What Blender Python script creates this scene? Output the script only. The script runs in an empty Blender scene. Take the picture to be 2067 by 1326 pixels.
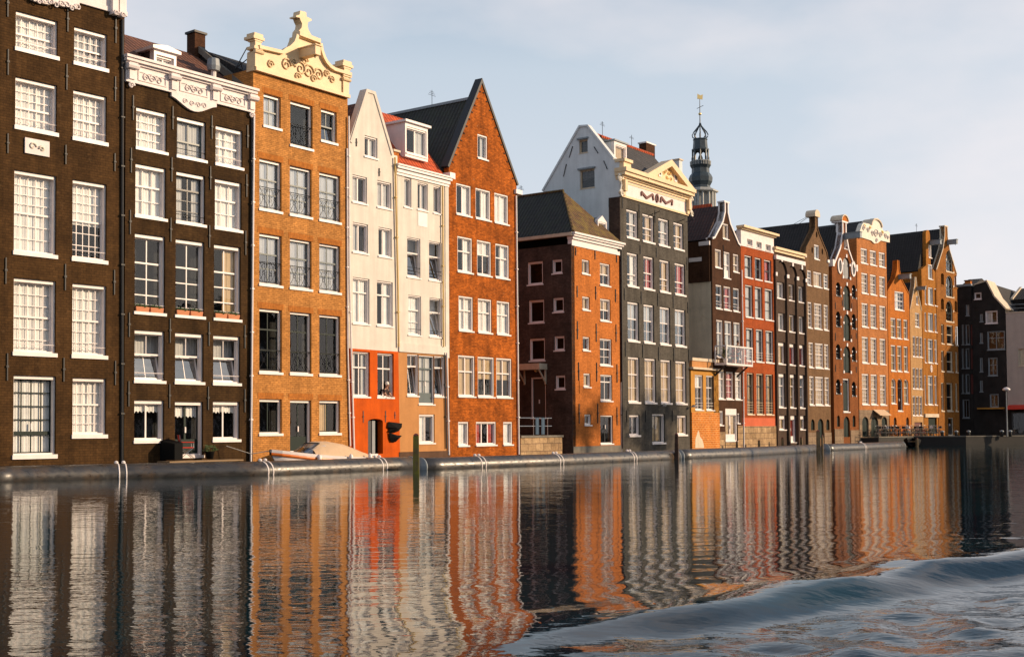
import bpy, bmesh, math, random
import numpy as np
from mathutils import Vector, Matrix, noise as mnoise
from mathutils.geometry import delaunay_2d_cdt
random.seed(7)
R = math.radians
scene = bpy.context.scene
COL = scene.collection

# ------------------------------------------------------------------ camera
PW, PH = 2067.0, 1326.0
FPX = 2500.0
CU, CV = 1033.5, 779.0
EYE = 1.75
PITCH, ROLL = R(2.0), R(0.35)
_r0, _u0, FW = Vector((1, 0, 0)), Vector((0, -math.sin(PITCH), math.cos(PITCH))), Vector((0, math.cos(PITCH), math.sin(PITCH)))
RT = _r0 * math.cos(ROLL) - _u0 * math.sin(ROLL)
UP = _r0 * math.sin(ROLL) + _u0 * math.cos(ROLL)
CAM = Vector((0, 0, EYE))
cd = bpy.data.cameras.new('camera')
cam = bpy.data.objects.new('camera', cd)
COL.objects.link(cam)
cam.matrix_world = Matrix(((RT.x, UP.x, -FW.x, 0), (RT.y, UP.y, -FW.y, 0), (RT.z, UP.z, -FW.z, EYE), (0, 0, 0, 1)))
cd.sensor_width = 36.0
cd.lens = FPX / PW * 36.0
cd.shift_y = (CV - PH / 2) / PW
cd.clip_start, cd.clip_end = 0.1, 6000
scene.camera = cam

# ------------------------------------------------------------------ sun, sky, exposure
SUN_EL, SUN_AZ = 19.0, 91.0          # azimuth clockwise from +Y
sd = bpy.data.lights.new('sun', 'SUN')
sd.energy = 3.9
sd.color = (1.0, 0.75, 0.50)
sd.angle = R(0.6)
sun = bpy.data.objects.new('sun', sd)
COL.objects.link(sun)
_sv = Vector((math.sin(R(SUN_AZ)) * math.cos(R(SUN_EL)), math.cos(R(SUN_AZ)) * math.cos(R(SUN_EL)), math.sin(R(SUN_EL))))
sun.rotation_euler = (-_sv).to_track_quat('-Z', 'Y').to_euler()
sun.location = _sv * 100

W = bpy.data.worlds.new('World')
scene.world = W
W.use_nodes = True
nt = W.node_tree
nt.nodes.clear()
def N(t, k, **kw):
    n = t.nodes.new(k)
    for a, b in kw.items():
        setattr(n, a, b)
    return n
wo = N(nt, 'ShaderNodeOutputWorld')
bg = N(nt, 'ShaderNodeBackground')
sky = N(nt, 'ShaderNodeTexSky', sky_type='NISHITA', sun_disc=False, sun_elevation=R(SUN_EL), sun_rotation=R(SUN_AZ), air_density=1.0, dust_density=1.6, ozone_density=2.0)
tc = N(nt, 'ShaderNodeTexCoord')
mp = N(nt, 'ShaderNodeMapping')
mp.inputs['Scale'].default_value = (1.9, 1.9, 4.2)
mp.inputs['Location'].default_value = (3.1, 0.4, 1.7)
nz = N(nt, 'ShaderNodeTexNoise')
nz.inputs['Scale'].default_value = 1.3
nz.inputs['Detail'].default_value = 6
nz.inputs['Roughness'].default_value = 0.5
cr = N(nt, 'ShaderNodeValToRGB')
cr.color_ramp.elements[0].position = 0.44
cr.color_ramp.elements[0].color = (0.0, 0.0, 0.0, 1)
cr.color_ramp.elements[1].position = 0.66
cr.color_ramp.elements[1].color = (0.6, 0.6, 0.6, 1)
mx = N(nt, 'ShaderNodeMix', data_type='RGBA')
mx.inputs['B'].default_value = (6.7, 6.0, 5.9, 1)
L = nt.links.new
L(tc.outputs['Generated'], mp.inputs['Vector']); L(mp.outputs['Vector'], nz.inputs['Vector'])
L(nz.outputs['Fac'], cr.inputs['Fac']); L(cr.outputs['Color'], mx.inputs['Factor'])
mv = N(nt, 'ShaderNodeMix', data_type='RGBA')
mv.inputs['Factor'].default_value = 0.8
sx = N(nt, 'ShaderNodeSeparateXYZ'); L(tc.outputs['Generated'], sx.inputs[0])
zr = N(nt, 'ShaderNodeValToRGB')
zr.color_ramp.elements[0].position = 0.0; zr.color_ramp.elements[0].color = (0.56, 0.545, 0.58, 1)
zr.color_ramp.elements[1].position = 0.85; zr.color_ramp.elements[1].color = (0.06, 0.12, 0.21, 1)
for ps_, cl_ in ((0.12, (0.52, 0.535, 0.57)), (0.28, (0.42, 0.47, 0.52)), (0.42, (0.17, 0.26, 0.36))):
    e_ = zr.color_ramp.elements.new(ps_); e_.color = (cl_[0], cl_[1], cl_[2], 1)
L(sx.outputs['Z'], zr.inputs['Fac'])
zs_ = N(nt, 'ShaderNodeMix', data_type='RGBA', blend_type='MULTIPLY'); zs_.inputs['Factor'].default_value = 1; zs_.inputs['B'].default_value = (10, 10, 10, 1)
zs_.clamp_result = False; zs_.clamp_factor = False
L(zr.outputs['Color'], zs_.inputs['A']); L(zs_.outputs['Result'], mv.inputs['B'])
L(sky.outputs['Color'], mv.inputs['A']); L(mv.outputs['Result'], mx.inputs['A']); L(mx.outputs['Result'], bg.inputs['Color'])
bg.inputs['Strength'].default_value = 0.115
L(bg.outputs['Background'], wo.inputs['Surface'])
vs = scene.view_settings
vs.view_transform = 'Standard'; vs.look = 'None'; vs.gamma = 1.0; vs.use_curve_mapping = False
vs.exposure = 0.45

# ------------------------------------------------------------------ photo geometry helpers (surveying the place)
def ray(u, v):
    return FW + RT * ((u - CU) / FPX) + UP * ((CV - v) / FPX)
def on_z(u, v, z=0.0):
    d = ray(u, v)
    return CAM + d * ((z - EYE) / d.z)
def at_y(u, v, y):
    d = ray(u, v)
    return CAM + d * (y / d.y)
def vp_dir(vx):
    a = (vx - CU) / FPX
    b = -(FW.z + RT.z * a) / UP.z
    d = FW + RT * a + UP * b
    d.z = 0
    return d.normalized()

# ------------------------------------------------------------------ materials
MATS = {}
def newmat(name):
    m = bpy.data.materials.new(name)
    m.use_nodes = True
    t = m.node_tree
    b = t.nodes['Principled BSDF']
    MATS[name] = m
    return m, t, b
def c4(c):
    return (c[0], c[1], c[2], 1)
def mottle(t, vec, scale, lo, hi, detail=4, stretch=None):
    n = N(t, 'ShaderNodeTexNoise')
    n.inputs['Scale'].default_value = scale
    n.inputs['Detail'].default_value = detail
    n.inputs['Roughness'].default_value = 0.62
    if stretch:
        m = N(t, 'ShaderNodeMapping')
        m.inputs['Scale'].default_value = stretch
        t.links.new(vec, m.inputs['Vector']); vec = m.outputs['Vector']
    t.links.new(vec, n.inputs['Vector'])
    r = N(t, 'ShaderNodeMapRange')
    r.inputs['From Min'].default_value = 0.3; r.inputs['From Max'].default_value = 0.7
    r.inputs['To Min'].default_value = lo; r.inputs['To Max'].default_value = hi
    t.links.new(n.outputs['Fac'], r.inputs['Value'])
    return r.outputs['Result']
def mul(t, col, val):
    m = N(t, 'ShaderNodeMix', data_type='RGBA', blend_type='MULTIPLY')
    m.inputs['Factor'].default_value = 1
    t.links.new(col, m.inputs['A']); t.links.new(val, m.inputs['B'])
    return m.outputs['Result']
def patches(t, vec, col, pc, scale, lo, hi, amt=1.0):
    n = N(t, 'ShaderNodeTexNoise')
    n.inputs['Scale'].default_value = scale; n.inputs['Detail'].default_value = 7; n.inputs['Roughness'].default_value = 0.7
    t.links.new(vec, n.inputs['Vector'])
    r = N(t, 'ShaderNodeMapRange')
    r.inputs['From Min'].default_value = lo; r.inputs['From Max'].default_value = hi
    r.inputs['To Max'].default_value = amt
    t.links.new(n.outputs['Fac'], r.inputs['Value'])
    m = N(t, 'ShaderNodeMix', data_type='RGBA')
    t.links.new(r.outputs['Result'], m.inputs['Factor']); t.links.new(col, m.inputs['A'])
    m.inputs['B'].default_value = c4(pc)
    return m.outputs['Result']
def brick(name, a, b, mortar, row=0.085, width=0.24, msize=0.011, var=(0.72, 1.2), pale=None, pale_r=(0.6, 0.72), rough=0.88, streak=0.85):
    m, t, p = newmat(name)
    uv = N(t, 'ShaderNodeTexCoord').outputs['UV']
    bt = N(t, 'ShaderNodeTexBrick')
    t.links.new(uv, bt.inputs['Vector'])
    bt.inputs['Scale'].default_value = 1
    bt.inputs['Brick Width'].default_value = width; bt.inputs['Row Height'].default_value = row
    bt.inputs['Mortar Size'].default_value = msize; bt.inputs['Mortar Smooth'].default_value = 0.3
    bt.inputs['Bias'].default_value = 0.0
    bt.inputs['Color1'].default_value = c4(a); bt.inputs['Color2'].default_value = c4(b); bt.inputs['Mortar'].default_value = c4(mortar)
    col = bt.outputs['Color']
    col = mul(t, col, mottle(t, uv, 0.9, var[0], var[1], 5))
    col = mul(t, col, mottle(t, uv, 7.0, 0.78, 1.2, 3))
    col = mul(t, col, mottle(t, uv, 1.0, streak, 1.1, 3, (2.2, 0.22, 1)))
    if pale:
        col = patches(t, uv, col, pale, 1.3, pale_r[0], pale_r[1], 0.75)
    t.links.new(col, p.inputs['Base Color'])
    p.inputs['Roughness'].default_value = rough; p.inputs['Specular IOR Level'].default_value = 0.12
    bp = N(t, 'ShaderNodeBump'); bp.inputs['Strength'].default_value = 0.35; bp.inputs['Distance'].default_value = 0.01; bp.invert = True
    t.links.new(bt.outputs['Fac'], bp.inputs['Height']); t.links.new(bp.outputs['Normal'], p.inputs['Normal'])
    return m
def plaster(name, c, var=(0.8, 1.12), streak=0.88, stain=None, stain_r=(0.58, 0.72), rough=0.85, fine=0.9, bump=0.25):
    m, t, p = newmat(name)
    uv = N(t, 'ShaderNodeTexCoord').outputs['UV']
    rgb = N(t, 'ShaderNodeRGB'); rgb.outputs[0].default_value = c4(c)
    col = mul(t, rgb.outputs[0], mottle(t, uv, 0.8, var[0], var[1], 6))
    col = mul(t, col, mottle(t, uv, 14.0, fine, 2 - fine, 4))
    col = mul(t, col, mottle(t, uv, 1.0, streak, 1.06, 4, (2.5, 0.2, 1)))
    if stain:
        col = patches(t, uv, col, stain, 0.9, stain_r[0], stain_r[1], 0.8)
    t.links.new(col, p.inputs['Base Color'])
    p.inputs['Roughness'].default_value = rough; p.inputs['Specular IOR Level'].default_value = 0.15
    n = N(t, 'ShaderNodeTexNoise'); n.inputs['Scale'].default_value = 9; n.inputs['Detail'].default_value = 6
    t.links.new(uv, n.inputs['Vector'])
    bp = N(t, 'ShaderNodeBump'); bp.inputs['Strength'].default_value = bump; bp.inputs['Distance'].default_value = 0.02
    t.links.new(n.outputs['Fac'], bp.inputs['Height']); t.links.new(bp.outputs['Normal'], p.inputs['Normal'])
    return m
def paint(name, c, rough=0.5, metal=0.0, var=(0.86, 1.06), scale=2.5):
    m, t, p = newmat(name)
    ob = N(t, 'ShaderNodeTexCoord').outputs['Object']
    rgb = N(t, 'ShaderNodeRGB'); rgb.outputs[0].default_value = c4(c)
    col = mul(t, rgb.outputs[0], mottle(t, ob, scale, var[0], var[1], 5))
    t.links.new(col, p.inputs['Base Color'])
    p.inputs['Roughness'].default_value = rough; p.inputs['Metallic'].default_value = metal
    return m
def tiles(name, c, per=0.26, course=0.3, moss=None, var=(0.65, 1.25), rough=0.8):
    m, t, p = newmat(name)
    uv = N(t, 'ShaderNodeTexCoord').outputs['UV']
    bt = N(t, 'ShaderNodeTexBrick'); bt.offset = 0.0
    bt.inputs['Scale'].default_value = 1; bt.inputs['Brick Width'].default_value = per; bt.inputs['Row Height'].default_value = course
    bt.inputs['Mortar Size'].default_value = 0.03; bt.inputs['Mortar Smooth'].default_value = 0.6
    bt.inputs['Color1'].default_value = c4(c); bt.inputs['Color2'].default_value = c4([x * 0.75 for x in c]); bt.inputs['Mortar'].default_value = c4([x * 0.35 for x in c])
    t.links.new(uv, bt.inputs['Vector'])
    col = mul(t, bt.outputs['Color'], mottle(t, uv, 1.1, var[0], var[1], 6))
    col = mul(t, col, mottle(t, uv, 5.0, 0.8, 1.2, 3))
    if moss:
        col = patches(t, uv, col, moss, 1.4, 0.45, 0.62, 0.85)
    t.links.new(col, p.inputs['Base Color'])
    p.inputs['Roughness'].default_value = rough
    w = N(t, 'ShaderNodeTexWave', wave_type='BANDS', bands_direction='X', wave_profile='SIN')
    w.inputs['Scale'].default_value = 1.0 / per / 3.18 * 1.0
    t.links.new(uv, w.inputs['Vector'])
    bp = N(t, 'ShaderNodeBump'); bp.inputs['Strength'].default_value = 0.8; bp.inputs['Distance'].default_value = 0.05
    t.links.new(w.outputs['Fac'], bp.inputs['Height']); t.links.new(bp.outputs['Normal'], p.inputs['Normal'])
    return m
def glassmat(name, ior, tint=(0.8, 0.83, 0.82), wob=0.004):
    m, t, p = newmat(name)
    t.nodes.remove(p)
    o = t.nodes['Material Output']
    tr = N(t, 'ShaderNodeBsdfTransparent'); tr.inputs[0].default_value = c4(tint)
    gl = N(t, 'ShaderNodeBsdfGlossy'); gl.inputs['Color'].default_value = (0.95, 0.97, 1, 1); gl.inputs['Roughness'].default_value = 0.03
    lw = N(t, 'ShaderNodeLayerWeight'); lw.inputs['Blend'].default_value = 0.5
    pw = N(t, 'ShaderNodeMath', operation='POWER'); pw.inputs[1].default_value = 4.0
    t.links.new(lw.outputs['Facing'], pw.inputs[0])
    fr = N(t, 'ShaderNodeMapRange'); fr.inputs['To Min'].default_value = ior; fr.inputs['To Max'].default_value = 1.0
    t.links.new(pw.outputs[0], fr.inputs['Value'])
    ob = N(t, 'ShaderNodeTexCoord').outputs['Object']
    n = N(t, 'ShaderNodeTexNoise'); n.inputs['Scale'].default_value = 1.6
    t.links.new(ob, n.inputs['Vector'])
    bp = N(t, 'ShaderNodeBump'); bp.inputs['Strength'].default_value = 1.0; bp.inputs['Distance'].default_value = wob
    t.links.new(n.outputs['Fac'], bp.inputs['Height']); t.links.new(bp.outputs['Normal'], gl.inputs['Normal'])
    mxs = N(t, 'ShaderNodeMixShader')
    t.links.new(fr.outputs[0], mxs.inputs[0]); t.links.new(tr.outputs[0], mxs.inputs[1]); t.links.new(gl.outputs[0], mxs.inputs[2])
    t.links.new(mxs.outputs[0], o.inputs['Surface'])
    return m

brick('wall_umber', (0.082, 0.041, 0.014), (0.064, 0.032, 0.011), (0.046, 0.024, 0.009), row=0.1, var=(0.62, 1.3), pale=(0.17, 0.1, 0.045), pale_r=(0.6, 0.8), streak=0.62)
brick('wall_umber_dark', (0.064, 0.034, 0.012), (0.05, 0.026, 0.01), (0.037, 0.02, 0.008), row=0.1, var=(0.62, 1.3), pale=(0.15, 0.09, 0.04), pale_r=(0.6, 0.8), streak=0.62)
brick('brick_amber', (0.58, 0.255, 0.07), (0.4176, 0.1836, 0.0504), (0.29, 0.1275, 0.035), var=(0.76, 1.16), streak=0.82, pale=(0.6, 0.34, 0.13), pale_r=(0.62, 0.78))
plaster('wall_cream', (0.71, 0.645, 0.565), (0.88, 1.05), 0.86, None, rough=0.8, fine=0.97, bump=0.1)
plaster('wall_vermilion', (0.60, 0.09, 0.0), (0.74, 1.12), 0.78, None, rough=0.75, fine=0.93, bump=0.15)
plaster('wall_tan', (0.5, 0.235, 0.085), (0.86, 1.08), 0.9, None, rough=0.8, fine=0.93)
brick('brick_rust', (0.52, 0.135, 0.018), (0.2912, 0.0756, 0.0101), (0.26, 0.0675, 0.009), var=(0.55, 1.3), pale=(0.55, 0.33, 0.17), pale_r=(0.64, 0.74), streak=0.7)
brick('brick_coral', (0.56, 0.18, 0.04), (0.4368, 0.1404, 0.0312), (0.364, 0.117, 0.026), var=(0.8, 1.12))
brick('brick_dark', (0.095, 0.06, 0.045), (0.0665, 0.042, 0.0315), (0.057, 0.036, 0.027), var=(0.6, 1.35))  # dark tone carries the shade of the coral house's side wall
plaster('wall_white', (0.66, 0.68, 0.68), (0.9, 1.05), 0.9, None, fine=0.96)
brick('wall_slate', (0.105, 0.094, 0.078), (0.088, 0.078, 0.066), (0.07, 0.062, 0.052), row=0.1, var=(0.75, 1.2), streak=0.7)
brick('brick_brown', (0.075, 0.034, 0.018), (0.06, 0.0272, 0.0144), (0.0525, 0.0238, 0.0126), var=(0.75, 1.2))
plaster('wall_putty', (0.66, 0.55, 0.40), (0.88, 1.08), 0.85, (0.42, 0.35, 0.25))
brick('brick_orange', (0.60, 0.19, 0.03), (0.50, 0.15, 0.025), (0.66, 0.36, 0.14), row=0.16, width=0.5, msize=0.02, var=(0.8, 1.12), pale=(0.72, 0.5, 0.3), pale_r=(0.58, 0.75))
plaster('wall_ochre', (0.52, 0.25, 0.05), (0.8, 1.1), 0.85)
brick('brick_red', (0.38, 0.08, 0.02), (0.3116, 0.0656, 0.0164), (0.266, 0.056, 0.014), var=(0.85, 1.1))
plaster('wall_rose', (0.58, 0.13, 0.06), (0.85, 1.1), 0.9)
brick('brick_cocoa', (0.085, 0.052, 0.036), (0.07, 0.045, 0.032), (0.07, 0.05, 0.04), var=(0.8, 1.15))
brick('brick_taupe', (0.19, 0.108, 0.055), (0.1558, 0.0886, 0.0451), (0.1425, 0.081, 0.0413), var=(0.82, 1.12))
brick('brick_chestnut', (0.25, 0.085, 0.026), (0.195, 0.0663, 0.0203), (0.175, 0.0595, 0.0182), var=(0.78, 1.15))
brick('brick_apricot', (0.5, 0.195, 0.065), (0.4, 0.156, 0.052), (0.35, 0.1365, 0.0455), var=(0.85, 1.1))
brick('brick_tangerine', (0.54, 0.17, 0.028), (0.4428, 0.1394, 0.023), (0.378, 0.119, 0.0196), var=(0.85, 1.1))
brick('brick_sand', (0.52, 0.3, 0.13), (0.4368, 0.252, 0.1092), (0.416, 0.24, 0.104), var=(0.85, 1.1))
brick('brick_honey', (0.42, 0.165, 0.028), (0.3276, 0.1287, 0.0218), (0.294, 0.1155, 0.0196), var=(0.75, 1.15))
brick('brick_umber', (0.34, 0.13, 0.025), (0.2652, 0.1014, 0.0195), (0.238, 0.091, 0.0175), var=(0.75, 1.15))
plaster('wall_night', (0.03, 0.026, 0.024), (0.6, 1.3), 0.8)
plaster('wall_pinkish', (0.46, 0.38, 0.33), (0.9, 1.06), 0.93)
brick('stone_rubble', (0.46, 0.31, 0.17), (0.3, 0.19, 0.1), (0.2, 0.13, 0.08), row=0.45, width=0.8, msize=0.03, var=(0.6, 1.25), pale=(0.5, 0.42, 0.2))
brick('stone_block', (0.28, 0.2, 0.13), (0.22, 0.15, 0.1), (0.14, 0.1, 0.07), row=0.5, width=1.1, msize=0.02)
plaster('stone_grey', (0.2, 0.18, 0.15), (0.7, 1.2), 0.8, (0.3, 0.26, 0.1))
plaster('plinth_brown', (0.12, 0.065, 0.04), (0.7, 1.2), 0.8)
paint('white', (0.78, 0.71, 0.68), 0.42, 0, (0.9, 1.04))
paint('cream', (0.74, 0.54, 0.31), 0.55, 0, (0.88, 1.06))
paint('frieze_white', (0.74, 0.66, 0.64), 0.6, 0, (0.85, 1.06))
paint('stone_trim', (0.62, 0.50, 0.36), 0.7, 0, (0.8, 1.1))
paint('bottle_green', (0.006, 0.017, 0.014), 0.45)
MATS['bottle_green'].node_tree.nodes['Principled BSDF'].inputs['Specular IOR Level'].default_value = 0.2
paint('plank_wood', (0.26, 0.17, 0.09), 0.85)
paint('pile_wood', (0.17, 0.12, 0.06), 0.85, 0, (0.5, 1.3), 3)
paint('grey_green', (0.07, 0.10, 0.105), 0.4)
paint('dark_sash', (0.03, 0.032, 0.034), 0.4)
paint('black_iron', (0.012, 0.012, 0.013), 0.55)
paint('grey_wood', (0.24, 0.25, 0.26), 0.6)
paint('lead_grey', (0.22, 0.25, 0.27), 0.5)
paint('ochre_pipe', (0.62, 0.42, 0.14), 0.5)
paint('dark_room', (0.004, 0.005, 0.005), 0.9)  # near-black colour stands in for unlit interiors
paint('curtain_white', (0.80, 0.79, 0.76), 0.9)
paint('curtain_grey', (0.50, 0.50, 0.49), 0.9)
paint('curtain_tan', (0.50, 0.36, 0.20), 0.9)
paint('curtain_red', (0.40, 0.05, 0.03), 0.9)
paint('relief', (0.72, 0.66, 0.55), 0.6)
paint('letter_iron', (0.12, 0.018, 0.012), 0.6)
paint('gold', (0.85, 0.62, 0.25), 0.35, 0.6)
tiles('tile_orange', (0.58, 0.09, 0.02), var=(0.8, 1.15))
tiles('tile_brown', (0.17, 0.065, 0.033))
tiles('tile_dark', (0.022, 0.018, 0.016), rough=0.85)
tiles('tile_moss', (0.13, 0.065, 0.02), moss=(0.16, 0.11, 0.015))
tiles('tile_shaded', (0.028, 0.026, 0.02), moss=(0.025, 0.028, 0.014))  # shade of the left-facing slopes put into the tile colour
tiles('tile_slate', (0.06, 0.055, 0.055), per=0.3, course=0.2)
tiles('tile_redbrown', (0.065, 0.024, 0.017))
glassmat('glass', 0.05, (0.96, 0.97, 0.97))
glassmat('glass_dark', 0.015, (0.6, 0.65, 0.65))
glassmat('glass_bright', 0.22, (0.9, 0.92, 0.93))
paint('spire_lead', (0.032, 0.048, 0.058), 0.45, 0.0, (0.6, 1.4), 1.0)
paint('spire_pale', (0.38, 0.38, 0.35), 0.6)
paint('canvas', (0.58, 0.41, 0.26), 0.85)
paint('orange_paint', (0.72, 0.17, 0.015), 0.35)
paint('red_canvas', (0.62, 0.035, 0.012), 0.8)
paint('terracotta', (0.58, 0.22, 0.10), 0.8)
paint('steel', (0.5, 0.5, 0.5), 0.3, 0.9)
paint('rope', (0.55, 0.5, 0.42), 0.9)
paint('denim', (0.05, 0.09, 0.14), 0.9)
paint('cloth_dark', (0.035, 0.022, 0.02), 0.9)
paint('skin', (0.52, 0.27, 0.17), 0.6)
paint('hair', (0.03, 0.016, 0.01), 0.7)
paint('cap_white', (0.75, 0.7, 0.62), 0.8)
paint('leaf', (0.045, 0.085, 0.02), 0.6, 0, (0.5, 1.6), 9)
paint('flower_red', (0.7, 0.05, 0.02), 0.6)
paint('black_tarp', (0.004, 0.004, 0.004), 0.8)
MATS['black_tarp'].node_tree.nodes['Principled BSDF'].inputs['Specular IOR Level'].default_value = 0.15
paint('asphalt', (0.05, 0.048, 0.045), 0.9)
paint('quay_stone', (0.020, 0.018, 0.016), 0.85, 0, (0.6, 1.3), 0.8)
paint('bike_black', (0.012, 0.012, 0.013), 0.4)
paint('bike_red', (0.45, 0.03, 0.02), 0.4)
paint('bike_blue', (0.05, 0.12, 0.22), 0.4)
paint('bike_white', (0.6, 0.6, 0.58), 0.4)
paint('rubber', (0.015, 0.015, 0.015), 0.8)
# wooden mooring posts, green with algae on the lower part
m_, t_, p_ = newmat('post_wood')
ob_ = N(t_, 'ShaderNodeTexCoord').outputs['Object']
rgb_ = N(t_, 'ShaderNodeRGB'); rgb_.outputs[0].default_value = (0.13, 0.09, 0.045, 1)
col_ = mul(t_, rgb_.outputs[0], mottle(t_, ob_, 2.0, 0.6, 1.3, 5, (6, 6, 0.8)))
col_ = patches(t_, ob_, col_, (0.16, 0.15, 0.012), 1.6, 0.36, 0.56, 0.9)
t_.links.new(col_, p_.inputs['Base Color']); p_.inputs['Roughness'].default_value = 0.85
# tarred steel of the floating booms, wet sheen and rust scum towards the lower side
m_, t_, p_ = newmat('boom_steel')
ob_ = N(t_, 'ShaderNodeTexCoord').outputs['Object']
rgb_ = N(t_, 'ShaderNodeRGB'); rgb_.outputs[0].default_value = (0.030, 0.028, 0.027, 1)
col_ = mul(t_, rgb_.outputs[0], mottle(t_, ob_, 1.5, 0.6, 1.5, 6, (0.6, 3, 3)))
col_ = patches(t_, ob_, col_, (0.13, 0.075, 0.03), 1.1, 0.5, 0.75, 0.7)
t_.links.new(col_, p_.inputs['Base Color'])
rr_ = mottle(t_, ob_, 3.0, 0.2, 0.6, 6, (0.5, 2, 2)); t_.links.new(rr_, p_.inputs['Roughness'])
nn_ = N(t_, 'ShaderNodeTexNoise'); nn_.inputs['Scale'].default_value = 2.5; nn_.inputs['Detail'].default_value = 7; t_.links.new(ob_, nn_.inputs['Vector'])
bb_ = N(t_, 'ShaderNodeBump'); bb_.inputs['Strength'].default_value = 0.25; bb_.inputs['Distance'].default_value = 0.02
t_.links.new(nn_.outputs['Fac'], bb_.inputs['Height']); t_.links.new(bb_.outputs['Normal'], p_.inputs['Normal'])
p_.inputs['Roughness'].default_value = 0.3; p_.inputs['Specular IOR Level'].default_value = 0.8

# ------------------------------------------------------------------ mesh builder
def box_uv(me):
    n = len(me.loops)
    if not n: return
    uvl = me.uv_layers.new(name='UVMap')
    co = np.empty(len(me.vertices) * 3, 'f'); me.vertices.foreach_get('co', co); co = co.reshape(-1, 3)
    lv = np.empty(n, 'i'); me.loops.foreach_get('vertex_index', lv)
    pn = np.empty(len(me.polygons) * 3, 'f'); me.polygons.foreach_get('normal', pn); pn = np.abs(pn.reshape(-1, 3))
    lt = np.empty(len(me.polygons), 'i'); me.polygons.foreach_get('loop_total', lt)
    ax = np.argmax(pn * np.array([1.0, 1.0, 1.12]), axis=1)
    al = np.repeat(ax, lt)
    c = co[lv]
    uv = np.empty((n, 2), 'f')
    uv[:, 0] = np.where(al == 0, c[:, 1], c[:, 0])
    uv[:, 1] = np.where(al == 2, c[:, 1], c[:, 2])
    uvl.data.foreach_set('uv', uv.ravel())
class MB:
    def __init__(s):
        s.v = []; s.f = []
    def add(s, vs, fs):
        o = len(s.v)
        s.v += [tuple(p) for p in vs]
        s.f += [tuple(i + o for i in f) for f in fs]
        return s
    def box(s, x0, x1, y0, y1, z0, z1):
        return s.add([(x0, y0, z0), (x1, y0, z0), (x1, y1, z0), (x0, y1, z0), (x0, y0, z1), (x1, y0, z1), (x1, y1, z1), (x0, y1, z1)],
                     [(0, 3, 2, 1), (4, 5, 6, 7), (0, 1, 5, 4), (1, 2, 6, 5), (2, 3, 7, 6), (3, 0, 4, 7)])
    def prism(s, pts, y0, y1):
        n = len(pts)
        a = sum(pts[i][0] * pts[(i + 1) % n][1] - pts[(i + 1) % n][0] * pts[i][1] for i in range(n))
        if a < 0: pts = pts[::-1]
        vs = [(x, y0, z) for x, z in pts] + [(x, y1, z) for x, z in pts]
        fs = [tuple(range(n)), tuple(range(2 * n - 1, n - 1, -1))]
        fs += [(i, i + n, (i + 1) % n + n, (i + 1) % n) for i in range(n)]
        return s.add(vs, fs)
    def band(s, path, w, y0, y1, closed=False):
        n = len(path)
        P = [Vector((a, b)) for a, b in path]
        off = []
        for i in range(n):
            a = P[(i - 1) % n] if (closed or i > 0) else P[i]
            b = P[(i + 1) % n] if (closed or i < n - 1) else P[i]
            d1 = (P[i] - a); d2 = (b - P[i])
            if d1.length < 1e-6: d1 = d2
            if d2.length < 1e-6: d2 = d1
            d1.normalize(); d2.normalize()
            n1 = Vector((-d1.y, d1.x)); n2 = Vector((-d2.y, d2.x))
            m = n1 + n2
            m = m / max(0.35, m.dot(n1)) if m.length > 1e-6 else n1
            off.append(P[i] + m * w)
        k = n if closed else n - 1
        for i in range(k):
            j = (i + 1) % n
            q = [P[i], P[j], off[j], off[i]]
            s.prism([(p.x, p.y) for p in q], y0, y1)
        return s
    def tube(s, pts, r, n=6, cap=True):
        P = [Vector(p) for p in pts]
        rings = []
        for i, p in enumerate(P):
            a = P[i - 1] if i > 0 else p
            b = P[i + 1] if i < len(P) - 1 else p
            d = (b - a).normalized()
            ref = Vector((0, 0, 1)) if abs(d.z) < 0.9 else Vector((1, 0, 0))
            e1 = d.cross(ref).normalized(); e2 = d.cross(e1).normalized()
            rr = r[i] if isinstance(r, (list, tuple)) else r
            rings.append([p + e1 * (rr * math.cos(2 * math.pi * k / n)) + e2 * (rr * math.sin(2 * math.pi * k / n)) for k in range(n)])
        vs = [q for rg in rings for q in rg]
        fs = []
        for i in range(len(P) - 1):
            for k in range(n):
                fs.append((i * n + k, i * n + (k + 1) % n, (i + 1) * n + (k + 1) % n, (i + 1) * n + k))
        if cap:
            fs.append(tuple(range(n - 1, -1, -1))); fs.append(tuple((len(P) - 1) * n + k for k in range(n)))
        return s.add(vs, fs)
    def lathe(s, prof, n=16, c=(0, 0), ph=0.0):
        vs = []
        for r, z in prof:
            for k in range(n):
                a = 2 * math.pi * k / n + ph
                vs.append((c[0] + r * math.cos(a), c[1] + r * math.sin(a), z))
        fs = []
        for i in range(len(prof) - 1):
            for k in range(n):
                fs.append((i * n + k, i * n + (k + 1) % n, (i + 1) * n + (k + 1) % n, (i + 1) * n + k))
        fs.append(tuple(range(n - 1, -1, -1))); fs.append(tuple((len(prof) - 1) * n + k for k in range(n)))
        return s.add(vs, fs)
    def loft(s, secs, close=False):
        n = len(secs[0])
        vs = [p for sec in secs for p in sec]
        fs = []
        for i in range(len(secs) - 1):
            for k in range(n if close else n - 1):
                k2 = (k + 1) % n
                fs.append((i * n + k, i * n + k2, (i + 1) * n + k2, (i + 1) * n + k))
        return s.add(vs, fs)
    def mesh(s, name, mat, smooth=False, fix=True):
        me = bpy.data.meshes.new(name)
        me.from_pydata(s.v, [], s.f)
        if fix:
            bm = bmesh.new(); bm.from_mesh(me)
            bmesh.ops.recalc_face_normals(bm, faces=bm.faces)
            bm.to_mesh(me); bm.free()
        me.update()
        me.materials.append(MATS[mat])
        box_uv(me)
        if smooth:
            me.polygons.foreach_set('use_smooth', [True] * len(me.polygons))
        return me
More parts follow.
